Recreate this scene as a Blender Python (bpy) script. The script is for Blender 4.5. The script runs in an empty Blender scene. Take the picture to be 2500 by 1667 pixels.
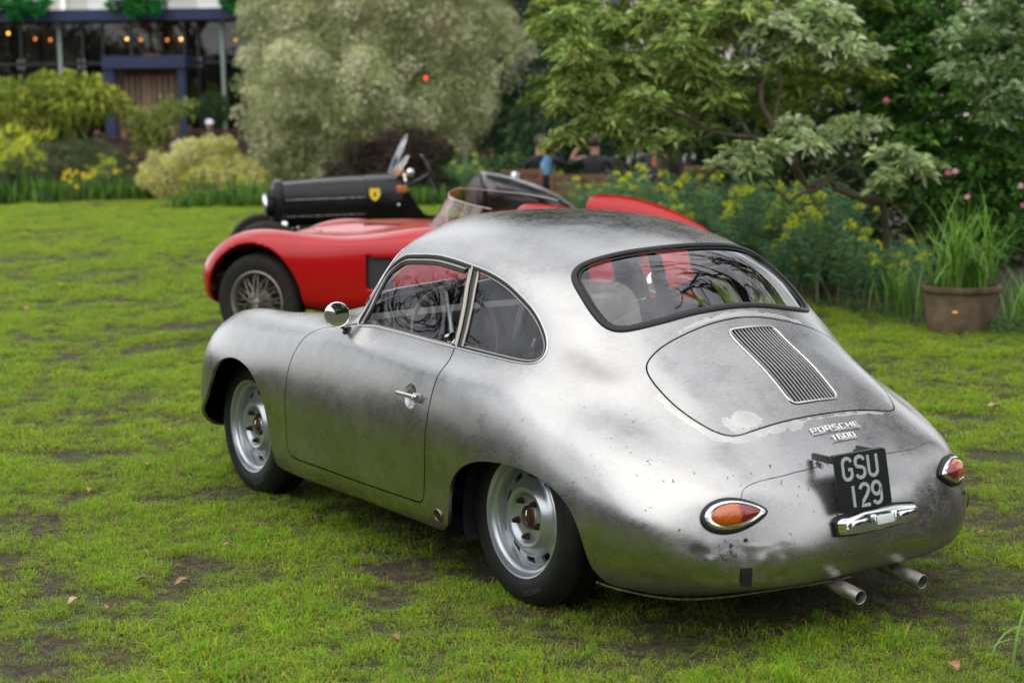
import bpy, bmesh, math, random
import numpy as np
from mathutils import Vector, Matrix, noise
from mathutils.geometry import delaunay_2d_cdt
random.seed(7); RNG = np.random.default_rng(7)
R = math.radians
scene = bpy.context.scene
COL = scene.collection
# ------------------------------------------------------------------ camera
CAM = np.array([-4.508, 3.813, 1.6755]); YAW, PIT, ROL = R(-34.39), R(-7.932), R(-.6955)
FPX = 4029.4                                     # focal length in photo pixels (photo 2500 wide)
_f = np.array([math.cos(PIT)*math.cos(YAW), math.cos(PIT)*math.sin(YAW), math.sin(PIT)])
_r = np.cross(_f, [0, 0, 1]); _r /= np.linalg.norm(_r); _u = np.cross(_r, _f)
RGT = _r*math.cos(ROL)+_u*math.sin(ROL); UPV = -_r*math.sin(ROL)+_u*math.cos(ROL); FWD = _f
cd = bpy.data.cameras.new('camera'); cam = bpy.data.objects.new('camera', cd); COL.objects.link(cam)
cam.matrix_world = Matrix([[RGT[i], UPV[i], -FWD[i], CAM[i]] for i in range(3)]+[[0, 0, 0, 1]])
cd.sensor_width = 36; cd.lens = FPX/2500*36; cd.clip_end = 500; cd.clip_start = .1
cd.dof.use_dof = True; cd.dof.focus_distance = 5.9; cd.dof.aperture_fstop = 2.7
scene.camera = cam
# ------------------------------------------------------------------ sky and sun (bright overcast)
SUN_EL, SUN_AZ = R(58), R(115)                   # azimuth measured from +x towards +y
w = bpy.data.worlds.new('World'); scene.world = w; w.use_nodes = True
nt = w.node_tree; nt.nodes.clear()
def N_(nt, t, **k):
    n = nt.nodes.new(t)
    for a, b in k.items(): setattr(n, a, b)
    return n
sky = N_(nt, 'ShaderNodeTexSky', sky_type='NISHITA'); sky.sun_disc = False
sky.sun_elevation = SUN_EL; sky.sun_rotation = R(90)-SUN_AZ; sky.air_density = 1.3; sky.dust_density = 2.5
tc = N_(nt, 'ShaderNodeTexCoord'); mp = N_(nt, 'ShaderNodeMapping'); mp.inputs['Scale'].default_value = (1, 1, 2.2)
nz = N_(nt, 'ShaderNodeTexNoise'); nz.inputs['Scale'].default_value = 1.9; nz.inputs['Detail'].default_value = 7; nz.inputs['Roughness'].default_value = .62
cr = N_(nt, 'ShaderNodeValToRGB'); cr.color_ramp.elements[0].position = .43; cr.color_ramp.elements[1].position = .56
cr.color_ramp.elements[0].color = (.50, .50, .50, 1); cr.color_ramp.elements[1].color = (1, 1, 1, 1)
cl = N_(nt, 'ShaderNodeMixRGB', blend_type='MIX'); cl.inputs['Color2'].default_value = (15.0, 15.2, 15.8, 1)
bg = N_(nt, 'ShaderNodeBackground'); bg.inputs['Strength'].default_value = .10
ow = N_(nt, 'ShaderNodeOutputWorld'); L = nt.links.new
L(tc.outputs['Generated'], mp.inputs['Vector']); L(mp.outputs[0], nz.inputs['Vector']); L(nz.outputs['Fac'], cr.inputs[0])
L(cr.outputs[0], cl.inputs['Fac']); L(sky.outputs[0], cl.inputs['Color1']); L(cl.outputs[0], bg.inputs['Color']); L(bg.outputs[0], ow.inputs[0])
sl = bpy.data.lights.new('sun', 'SUN'); sl.energy = 1.0; sl.angle = R(80); sl.color = (1, .97, .92)
so = bpy.data.objects.new('sun', sl); COL.objects.link(so)
sd = Vector((math.cos(SUN_EL)*math.cos(SUN_AZ), math.cos(SUN_EL)*math.sin(SUN_AZ), math.sin(SUN_EL)))
so.rotation_euler = sd.to_track_quat('Z', 'Y').to_euler()
vs = scene.view_settings; vs.view_transform = 'Standard'; vs.look = 'None'; vs.exposure = 0.2; vs.gamma = 1; vs.use_curve_mapping = False
scene.cycles.max_bounces = 10; scene.cycles.transparent_max_bounces = 24
def at(px, py, d):
    """world point seen at photo pixel (px,py) at depth d metres"""
    return CAM + FWD*d + RGT*((px-1250)/FPX*d) - UPV*((py-833.5)/FPX*d)
def on_z(px, py, z=0.):
    v = FWD + RGT*((px-1250)/FPX) - UPV*((py-833.5)/FPX); return CAM + v*((z-CAM[2])/v[2])
# ------------------------------------------------------------------ materials
MATS = {}
def mat(name, col=(.5, .5, .5), rough=.5, metal=0., spec=.5, noise_=0., nscale=20, bump=0., bscale=60, coat=0., emit=None, attr=None, trans=0., alpha=1., rvar=0.):
    if name in MATS: return MATS[name]
    m = bpy.data.materials.new(name); m.use_nodes = True; t = m.node_tree; b = t.nodes['Principled BSDF']; L = t.links.new
    b.inputs['Base Color'].default_value = (*col, 1); b.inputs['Roughness'].default_value = rough; b.inputs['Metallic'].default_value = metal
    b.inputs['Specular IOR Level'].default_value = spec; b.inputs['Coat Weight'].default_value = coat
    src = None
    if attr:
        a = N_(t, 'ShaderNodeAttribute', attribute_name=attr); src = a.outputs['Color']
    if noise_ or rvar:
        tc = N_(t, 'ShaderNodeTexCoord'); n = N_(t, 'ShaderNodeTexNoise'); n.inputs['Scale'].default_value = nscale; n.inputs['Detail'].default_value = 6
        L(tc.outputs['Object'], n.inputs['Vector'])
        if noise_:
            mr = N_(t, 'ShaderNodeMapRange'); mr.inputs['From Min'].default_value = .3; mr.inputs['From Max'].default_value = .7
            mr.inputs['To Min'].default_value = 1-noise_; mr.inputs['To Max'].default_value = 1+noise_; L(n.outputs['Fac'], mr.inputs[0])
            mx = N_(t, 'ShaderNodeMixRGB', blend_type='MULTIPLY'); mx.inputs['Fac'].default_value = 1
            if src: L(src, mx.inputs[1])
            else: mx.inputs[1].default_value = (*col, 1)
            L(mr.outputs[0], mx.inputs[2]); src = mx.outputs[0]
        if rvar:
            m2 = N_(t, 'ShaderNodeMapRange'); m2.inputs['From Min'].default_value = .3; m2.inputs['From Max'].default_value = .7
            m2.inputs['To Min'].default_value = max(0.02, rough-rvar); m2.inputs['To Max'].default_value = rough+rvar
            L(n.outputs['Fac'], m2.inputs[0]); L(m2.outputs[0], b.inputs['Roughness'])
    if src: L(src, b.inputs['Base Color'])
    if bump:
        tc2 = N_(t, 'ShaderNodeTexCoord'); n2 = N_(t, 'ShaderNodeTexNoise'); n2.inputs['Scale'].default_value = bscale; n2.inputs['Detail'].default_value = 5
        bp = N_(t, 'ShaderNodeBump'); bp.inputs['Distance'].default_value = bump; L(tc2.outputs['Object'], n2.inputs['Vector']); L(n2.outputs['Fac'], bp.inputs['Height']); L(bp.outputs[0], b.inputs['Normal'])
    if emit:
        b.inputs['Emission Color'].default_value = (*emit[:3], 1); b.inputs['Emission Strength'].default_value = emit[3]
    if trans:
        b.inputs['Transmission Weight'].default_value = trans
    MATS[name] = m; return m
def leaf_mat(name, translucent=.35, rough=.45, attr='tint', spec=.09):
    m = bpy.data.materials.new(name); m.use_nodes = True; t = m.node_tree; b = t.nodes['Principled BSDF']; L = t.links.new
    a = N_(t, 'ShaderNodeAttribute', attribute_name=attr); L(a.outputs['Color'], b.inputs['Base Color']); b.inputs['Roughness'].default_value = rough
    b.inputs['Specular IOR Level'].default_value = spec
    tr = N_(t, 'ShaderNodeBsdfTranslucent'); L(a.outputs['Color'], tr.inputs[0])
    mx = N_(t, 'ShaderNodeMixShader'); mx.inputs[0].default_value = translucent
    L(b.outputs[0], mx.inputs[1]); L(tr.outputs[0], mx.inputs[2]); L(mx.outputs[0], t.nodes['Material Output'].inputs[0])
    return m
def glass_mat(name, tint=(1, 1, 1), refl=1.0, rough=.0):
    m = bpy.data.materials.new(name); m.use_nodes = True; t = m.node_tree; t.nodes.remove(t.nodes['Principled BSDF']); L = t.links.new
    tr = N_(t, 'ShaderNodeBsdfTransparent'); tr.inputs[0].default_value = (*tint, 1)
    gl = N_(t, 'ShaderNodeBsdfGlossy'); gl.inputs['Roughness'].default_value = rough; gl.inputs[0].default_value = (1, 1, 1, 1)
    # Schlick reflectance, the same from either side of the thin pane
    geo = N_(t, 'ShaderNodeNewGeometry'); dt = N_(t, 'ShaderNodeVectorMath', operation='DOT_PRODUCT'); L(geo.outputs['Incoming'], dt.inputs[0]); L(geo.outputs['Normal'], dt.inputs[1])
    ab = N_(t, 'ShaderNodeMath', operation='ABSOLUTE'); L(dt.outputs['Value'], ab.inputs[0]); om = N_(t, 'ShaderNodeMath', operation='SUBTRACT'); om.inputs[0].default_value = 1; L(ab.outputs[0], om.inputs[1])
    p5 = N_(t, 'ShaderNodeMath', operation='POWER'); L(om.outputs[0], p5.inputs[0]); p5.inputs[1].default_value = 5
    mu = N_(t, 'ShaderNodeMath', operation='MULTIPLY_ADD'); mu.inputs[1].default_value = .9; mu.inputs[2].default_value = .08*refl; mu.use_clamp = True
    mx = N_(t, 'ShaderNodeMixShader'); L(p5.outputs[0], mu.inputs[0]); L(mu.outputs[0], mx.inputs[0]); L(tr.outputs[0], mx.inputs[1]); L(gl.outputs[0], mx.inputs[2])
    L(mx.outputs[0], t.nodes['Material Output'].inputs[0]); return m
chrome = mat('chrome', (.80, .80, .80), .06, 1)
satin = mat('satin_silver', (.60, .61, .62), .28, 1, rvar=.06, nscale=30)
wheel_silver = mat('wheel_silver_paint', (.40, .43, .45), .28, .75, coat=.4, noise_=.06, nscale=14)
rubber = mat('black_rubber', (.010, .010, .011), .40, spec=.35, noise_=.25, nscale=60)
blackp = mat('black_paint', (.012, .012, .013), .25, noise_=.1)
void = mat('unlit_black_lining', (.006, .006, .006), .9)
rusty = mat('rusty_steel', (.10, .045, .025), .65, .6, noise_=.5, nscale=90, bump=.002, bscale=120)
# ------------------------------------------------------------------ object helpers
def mesh_obj(name, V, F, m=None, parent=None, smooth=False, normals=None, cols=None, colname='tint', mats=None, midx=None):
    me = bpy.data.meshes.new(name)
    V = np.asarray(V, np.float32).reshape(-1, 3)
    if isinstance(F, np.ndarray) and F.ndim == 2:
        k = F.shape[1]; me.vertices.add(len(V)); me.vertices.foreach_set('co', V.ravel()); me.loops.add(F.size); me.polygons.add(len(F))
        me.loops.foreach_set('vertex_index', F.ravel().astype(np.int32)); me.polygons.foreach_set('loop_start', np.arange(0, F.size, k, dtype=np.int32))
        me.update(calc_edges=True)
    else:
        me.from_pydata(V.tolist(), [], [list(map(int, f)) for f in F])
    me.validate()
    if smooth: me.polygons.foreach_set('use_smooth', np.ones(len(me.polygons), bool))
    if normals is not None: me.normals_split_custom_set_from_vertices([tuple(n) for n in normals])
    if cols is not None:
        a = me.color_attributes.new(colname, 'FLOAT_COLOR', 'POINT'); c = np.ones((len(V), 4), np.float32); c[:, :3] = cols; a.data.foreach_set('color', c.ravel())
    for mm in (mats or ([m] if m else [])): me.materials.append(mm)
    if midx is not None: me.polygons.foreach_set('material_index', np.asarray(midx, np.int32))
    o = bpy.data.objects.new(name, me); COL.objects.link(o)
    if parent is not None: o.parent = parent
    return o
def empty(name, loc=(0, 0, 0), rz=0., label=None, cat=None, group=None):
    o = bpy.data.objects.new(name, None); o.location = loc; o.rotation_euler = (0, 0, rz); COL.objects.link(o); o.empty_display_size = .1
    tag(o, label, cat, group); return o
def tag(o, label=None, cat=None, group=None, kind=None):
    if label: o['label'] = label
    if cat: o['category'] = cat
    if group: o['group'] = group
    if kind: o['kind'] = kind
    return o
def copy_tree(o, parent=None):
    c = o.copy(); COL.objects.link(c)
    if parent is not None: c.parent = parent
    for ch in list(o.children): copy_tree(ch, c)
    return c
class MB:
    """collects shapes for one mesh object"""
    def __init__(s): s.V = []; s.F = []; s.n = 0
    def add(s, V, F):
        V = [tuple(v) for v in V]; s.V += V; s.F += [tuple(i+s.n for i in f) for f in F]; s.n += len(V); return s
    def box(s, c, size, M=None, bev=0.):
        x, y, z = [a/2 for a in size]
        if bev <= 0:
            P = [(sx*x, sy*y, sz*z) for sx in (-1, 1) for sy in (-1, 1) for sz in (-1, 1)]
            F = [(0, 1, 3, 2), (4, 6, 7, 5), (0, 4, 5, 1), (2, 3, 7, 6), (0, 2, 6, 4), (1, 5, 7, 3)]
        else:
            bm = bmesh.new(); bmesh.ops.create_cube(bm, size=1); bmesh.ops.scale(bm, vec=(2*x, 2*y, 2*z), verts=bm.verts)
            bmesh.ops.bevel(bm, geom=bm.edges[:], offset=bev, segments=2, affect='EDGES', profile=.5)
            bm.verts.index_update(); P = [tuple(v.co) for v in bm.verts]; F = [tuple(v.index for v in f.verts) for f in bm.faces]; bm.free()
        P = [Vector(p) for p in P]
        if M is not None: P = [M @ p for p in P]
        return s.add([p+Vector(c) for p in P], F)
    def tube(s, pts, r, seg=10, closed=False, caps=True, flat=None, up=None):
        """round (or flattened) sweep along a polyline; r a number or one per point"""
        P = [Vector(p) for p in pts]; n = len(P); rr = r if hasattr(r, '__len__') else [r]*n
        prev = None; V = []
        for i, p in enumerate(P):
            a = P[(i-1) % n] if (closed or i > 0) else p; b = P[(i+1) % n] if (closed or i < n-1) else p
            t = (b-a).normalized() if (b-a).length > 1e-9 else Vector((0, 0, 1))
            if up is not None: 
                uu = Vector(up[i] if not isinstance(up, Vector) else up); nn = (uu - t*uu.dot(t)).normalized()
            elif prev is None:
                h = Vector((0, 0, 1)) if abs(t.z) < .9 else Vector((1, 0, 0)); nn = (h-t*h.dot(t)).normalized()
            else: nn = (prev-t*prev.dot(t)).normalized()
            prev = nn; bb = t.cross(nn); fl = flat if flat else 1.
            for k in range(seg):
                a_ = 2*math.pi*k/seg; V.append(p+nn*math.cos(a_)*rr[i]*fl+bb*math.sin(a_)*rr[i])
        F = []
        m = n if closed else n-1
        for i in range(m):
            j = (i+1) % n
            for k in range(seg): F.append((i*seg+k, i*seg+(k+1) % seg, j*seg+(k+1) % seg, j*seg+k))
        if caps and not closed: F.append(tuple(range(seg))[::-1]); F.append(tuple((n-1)*seg+k for k in range(seg)))
        return s.add(V, F)
    def lathe(s, prof, seg=48, M=None, closed=False):
        """prof: (r, h) pairs, axis = local z"""
        V = []; F = []; n = len(prof)
        for k in range(seg):
            a = 2*math.pi*k/seg; c, q = math.cos(a), math.sin(a)
            V += [Vector((r*c, r*q, h)) for r, h in prof]
        for k in range(seg):
            j = (k+1) % seg
            for i in range(n if closed else n-1): 
                i2 = (i+1) % n
                F.append((k*n+i, j*n+i, j*n+i2, k*n+i2))
        if M is not None: V = [M @ v for v in V]
        return s.add(V, F)
    def ball(s, c, r, seg=16, ring=10, sc=(1, 1, 1), M=None):
        V = []; F = []
        for i in range(ring+1):
            th = math.pi*i/ring
            for k in range(seg):
                a = 2*math.pi*k/seg; p = Vector((r*math.sin(th)*math.cos(a)*sc[0], r*math.sin(th)*math.sin(a)*sc[1], r*math.cos(th)*sc[2]))
                if M is not None: p = M @ p
                V.append(p+Vector(c))
        for i in range(ring):
            for k in range(seg): F.append((i*seg+k, (i+1)*seg+k, (i+1)*seg+(k+1) % seg, i*seg+(k+1) % seg))
        return s.add(V, F)
    def build(s, name, m, parent=None, smooth=True, **k):
        o = mesh_obj(name, s.V, s.F, m, parent, smooth=False, **k)
        if smooth:
            me = o.data; me.polygons.foreach_set('use_smooth', np.ones(len(me.polygons), bool))
            try: me.set_sharp_from_angle(angle=R(38))
            except Exception: pass
        return o
def axis_M(loc, zdir, xdir=(0, 0, 1)):
    z = Vector(zdir).normalized(); x = Vector(xdir); x = (x-z*x.dot(z)).normalized(); y = z.cross(x)
    return Matrix([[x[i], y[i], z[i], loc[i]] for i in range(3)]+[[0, 0, 0, 1]])
def catmull(P, step=.01, closed=False):
    P = np.asarray(P, float); n = len(P); out = []
    rng = range(n) if closed else range(n-1)
    for i in rng:
        p0 = P[(i-1) % n] if (closed or i > 0) else 2*P[0]-P[1]; p1 = P[i]; p2 = P[(i+1) % n]
        p3 = P[(i+2) % n] if (closed or i < n-2) else 2*P[-1]-P[-2]
        d = np.linalg.norm(p2-p1); k = max(1, int(round(d/step)))
        a = [np.linalg.norm(p1-p0)**.5+1e-6, d**.5+1e-6, np.linalg.norm(p3-p2)**.5+1e-6]
        t0 = 0; t1 = a[0]; t2 = t1+a[1]; t3 = t2+a[2]
        for q in range(k):
            t = t1+(t2-t1)*q/k
            A1 = (t1-t)/(t1-t0)*p0+(t-t0)/(t1-t0)*p1; A2 = (t2-t)/(t2-t1)*p1+(t-t1)/(t2-t1)*p2; A3 = (t3-t)/(t3-t2)*p2+(t-t2)/(t3-t2)*p3
            B1 = (t2-t)/(t2-t0)*A1+(t-t0)/(t2-t0)*A2; B2 = (t3-t)/(t3-t1)*A2+(t-t1)/(t3-t1)*A3
            out.append((t2-t)/(t2-t1)*B1+(t-t1)/(t2-t1)*B2)
    if not closed: out.append(P[-1])
    return np.array(out)
def gsmooth(P, k=3, it=2, closed=False):
    P = P.copy()
    for _ in range(it*k):
        if closed: P = .5*P+.25*(np.roll(P, 1, 0)+np.roll(P, -1, 0))
        else:
            Q = P.copy(); Q[1:-1] = .5*P[1:-1]+.25*(P[:-2]+P[2:]); P = Q
    return P
def text_mesh(body, size=1., extrude=0., bevel=0., space=1.):
    cu = bpy.data.curves.new('t', 'FONT'); cu.body = body; cu.size = size; cu.extrude = extrude; cu.bevel_depth = bevel; cu.space_character = space
    cu.align_x = 'CENTER'; cu.align_y = 'CENTER'; cu.resolution_u = 4
    o = bpy.data.objects.new('t', cu); COL.objects.link(o); dg = bpy.context.evaluated_depsgraph_get(); dg.update()
    me = bpy.data.meshes.new_from_object(o.evaluated_get(dg)); V = [tuple(v.co) for v in me.vertices]; F = [tuple(p.vertices) for p in me.polygons]
    bpy.data.objects.remove(o); bpy.data.curves.remove(cu); bpy.data.meshes.remove(me)
    return np.array(V), F

# ================================================================== bare metal coupe
GNET = np.array([[[-0.9537,-0.0,0.4474],[-0.9527,0.0791,0.4401],[-0.9517,0.1485,0.423],[-0.9523,0.1885,0.4016],[-0.9541,0.2147,0.3812],[-0.9573,0.2242,0.3622],[-0.961,0.227,0.3446],[-0.9631,0.2166,0.323],[-0.963,0.1811,0.3016],[-0.9612,0.1035,0.2848],[-0.9591,0.0,0.2806]],[[-0.9022,-0.0,0.5295],[-0.9006,0.1684,0.5196],[-0.8974,0.2823,0.4954],[-0.8943,0.3473,0.4656],[-0.895,0.3839,0.4317],[-0.9017,0.3981,0.3936],[-0.9115,0.3992,0.3537],[-0.9227,0.3781,0.3006],[-0.9291,0.321,0.2511],[-0.9332,0.1859,0.2243],[-0.9318,0.0,0.2222]],[[-0.7897,-0.0,0.6324],[-0.787,0.2382,0.6148],[-0.7837,0.3969,0.5833],[-0.7846,0.4967,0.5461],[-0.7823,0.5631,0.5029],[-0.7832,0.6019,0.4454],[-0.7997,0.6159,0.3785],[-0.824,0.5979,0.2942],[-0.8449,0.5231,0.2194],[-0.8505,0.3068,0.1981],[-0.8463,0.0,0.1967]],[[-0.6925,-0.0,0.7061],[-0.6893,0.2488,0.6862],[-0.6844,0.4176,0.6422],[-0.6805,0.5273,0.5968],[-0.6736,0.6139,0.5463],[-0.669,0.6823,0.4805],[-0.6778,0.7086,0.4006],[-0.7044,0.6877,0.2939],[-0.7248,0.6106,0.193],[-0.7324,0.3558,0.1842],[-0.7292,0.0,0.1898]],[[-0.5382,0.0,0.8216],[-0.5342,0.2401,0.8],[-0.525,0.4195,0.7487],[-0.5111,0.5389,0.6761],[-0.5044,0.6357,0.632],[-0.4987,0.7231,0.5587],[-0.5086,0.7707,0.4299],[-0.5281,0.7575,0.3049],[-0.5604,0.6868,0.1906],[-0.5608,0.454,0.1791],[-0.5601,0.0,0.1868]],[[-0.3652,-0.0,0.9259],[-0.362,0.2314,0.9012],[-0.35,0.4232,0.8507],[-0.3221,0.5532,0.767],[-0.3001,0.6627,0.6984],[-0.2944,0.751,0.6164],[-0.3084,0.8032,0.4615],[-0.3221,0.7891,0.3174],[-0.3351,0.7338,0.193],[-0.3372,0.5023,0.1829],[-0.3388,0.0,0.1922]],[[-0.1994,-0.0,1.0688],[-0.1963,0.2212,1.0385],[-0.1803,0.4041,0.9838],[-0.1524,0.5652,0.8875],[-0.1296,0.6789,0.7608],[-0.1206,0.7671,0.6729],[-0.1235,0.8143,0.4866],[-0.1368,0.7922,0.3317],[-0.1399,0.7418,0.2067],[-0.1429,0.501,0.1834],[-0.1456,0.0,0.1959]],[[-0.0215,0.0,1.1944],[-0.0234,0.2207,1.1691],[-0.0144,0.3999,1.1111],[0.0109,0.5583,0.9937],[0.0254,0.6867,0.8192],[0.043,0.7802,0.7151],[0.0504,0.8283,0.5152],[0.0476,0.8067,0.3377],[0.0446,0.7556,0.2012],[0.0417,0.5001,0.1848],[0.0387,-0.0,0.1982]],[[0.2167,-0.0,1.26],[0.2142,0.2319,1.2362],[0.2116,0.4236,1.18],[0.2072,0.5767,1.06],[0.2014,0.7044,0.8378],[0.1971,0.788,0.7421],[0.1939,0.833,0.5444],[0.1912,0.8121,0.3546],[0.1887,0.7701,0.1968],[0.1861,0.4997,0.1831],[0.1834,-0.0,0.1944]],[[0.5038,0.0,1.2916],[0.5005,0.2443,1.2731],[0.4964,0.448,1.2181],[0.4914,0.5985,1.0911],[0.4856,0.7219,0.85],[0.4807,0.795,0.7616],[0.4771,0.8346,0.5619],[0.4745,0.8182,0.3605],[0.4723,0.7807,0.2009],[0.4702,0.4999,0.1804],[0.4681,-0.0,0.1897]],[[0.8683,0.0,1.2887],[0.865,0.247,1.275],[0.8403,0.4518,1.2221],[0.8139,0.6012,1.0967],[0.808,0.7184,0.8575],[0.8034,0.7913,0.7777],[0.8001,0.8363,0.5671],[0.7977,0.82,0.3646],[0.7959,0.7823,0.2034],[0.7942,0.5008,0.1816],[0.7925,-0.0,0.1893]],[[1.1495,0.0,1.2349],[1.1363,0.2484,1.2251],[1.0813,0.4437,1.175],[1.0041,0.599,1.0837],[0.9691,0.7239,0.8596],[1.0056,0.7878,0.7857],[1.0331,0.8366,0.5706],[1.0311,0.8227,0.3675],[1.0295,0.7844,0.2054],[1.028,0.502,0.1819],[1.0265,-0.0,0.188]],[[1.3177,0.0,1.0842],[1.2983,0.2569,1.0693],[1.228,0.4612,1.0315],[1.0875,0.658,0.9485],[1.095,0.7249,0.8593],[1.1479,0.7852,0.7878],[1.2063,0.8359,0.5732],[1.2047,0.8232,0.3695],[1.2032,0.7877,0.2057],[1.2016,0.5039,0.1811],[1.2001,0.0,0.186]],[[1.4536,0.0,0.9252],[1.4299,0.2562,0.9082],[1.3663,0.4712,0.8817],[1.2334,0.655,0.8584],[1.2319,0.7179,0.8404],[1.2909,0.7841,0.7853],[1.3599,0.8383,0.576],[1.3686,0.8256,0.3712],[1.367,0.7913,0.2058],[1.3651,0.506,0.1798],[1.3631,0.0,0.1835]],[[1.6689,0.0,0.8694],[1.657,0.2564,0.8559],[1.6154,0.4425,0.8392],[1.5747,0.588,0.8389],[1.5647,0.7019,0.8239],[1.5747,0.7839,0.7695],[1.614,0.8384,0.5794],[1.6327,0.8204,0.3732],[1.6307,0.785,0.2061],[1.6282,0.5079,0.1785],[1.6256,0.0,0.1807]],[[1.9648,-0.0,0.8096],[1.965,0.2468,0.7978],[1.9455,0.4337,0.7918],[1.9366,0.5804,0.8242],[1.938,0.6956,0.8154],[1.9487,0.7737,0.7601],[1.9683,0.8385,0.5833],[1.9767,0.8248,0.3753],[1.974,0.7781,0.2264],[1.9709,0.5094,0.1772],[1.9676,0.0,0.178]],[[2.2122,-0.0,0.7424],[2.2139,0.2368,0.7346],[2.206,0.4138,0.748],[2.1985,0.5608,0.8087],[2.2009,0.6775,0.8033],[2.2123,0.7569,0.7458],[2.2422,0.8173,0.577],[2.25,0.8026,0.3771],[2.2466,0.7795,0.2367],[2.2129,0.46,0.1862],[2.2092,0.0,0.1858]],[[2.4312,-0.0,0.6635],[2.4337,0.2161,0.6579],[2.4263,0.3824,0.6878],[2.4291,0.5191,0.7481],[2.4319,0.6256,0.7424],[2.4438,0.7105,0.6793],[2.4641,0.7619,0.5492],[2.4716,0.7717,0.388],[2.458,0.7284,0.2567],[2.4344,0.4094,0.2155],[2.4108,0.0,0.2144]],[[2.6318,-0.0,0.5775],[2.634,0.1846,0.5769],[2.6164,0.3295,0.6012],[2.6087,0.4446,0.635],[2.6108,0.5394,0.6228],[2.6222,0.5978,0.579],[2.6323,0.6384,0.4989],[2.6308,0.6402,0.3878],[2.6182,0.5943,0.2964],[2.6153,0.3273,0.2502],[2.5924,0.0,0.2439]],[[2.7836,-0.0,0.5084],[2.7849,0.1225,0.511],[2.7762,0.2252,0.5134],[2.7675,0.2979,0.5154],[2.7687,0.3504,0.5018],[2.7694,0.3821,0.4774],[2.7694,0.3823,0.4473],[2.7687,0.3607,0.3967],[2.7674,0.2978,0.3459],[2.7558,0.174,0.3051],[2.7442,0.0,0.2943]]], float)
GNET = np.concatenate([np.tile(np.array([[-0.9673, 0.0, 0.3658]]), (1, 11, 1)), GNET, np.tile(np.array([[2.8561, 0.0, 0.4352]]), (1, 11, 1))], 0)
def ncs(t, Y):
    n = len(t); h = np.diff(t); A = np.zeros((n, n)); B = np.zeros_like(Y); A[0, 0] = A[-1, -1] = 1
    for i in range(1, n-1):
        A[i, i-1] = h[i-1]; A[i, i] = 2*(h[i-1]+h[i]); A[i, i+1] = h[i]; B[i] = 6*((Y[i+1]-Y[i])/h[i]-(Y[i]-Y[i-1])/h[i-1])
    return np.linalg.solve(A, B)
def sev(t, Y, M, s):
    i = np.clip(np.searchsorted(t, s, side='right')-1, 0, len(t)-2)
    h = t[i+1]-t[i]; a = ((t[i+1]-s)/h)[:, None]; b = ((s-t[i])/h)[:, None]; h = h[:, None]
    return a*Y[i]+b*Y[i+1]+((a**3-a)*M[i]+(b**3-b)*M[i+1])*h*h/6
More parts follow.
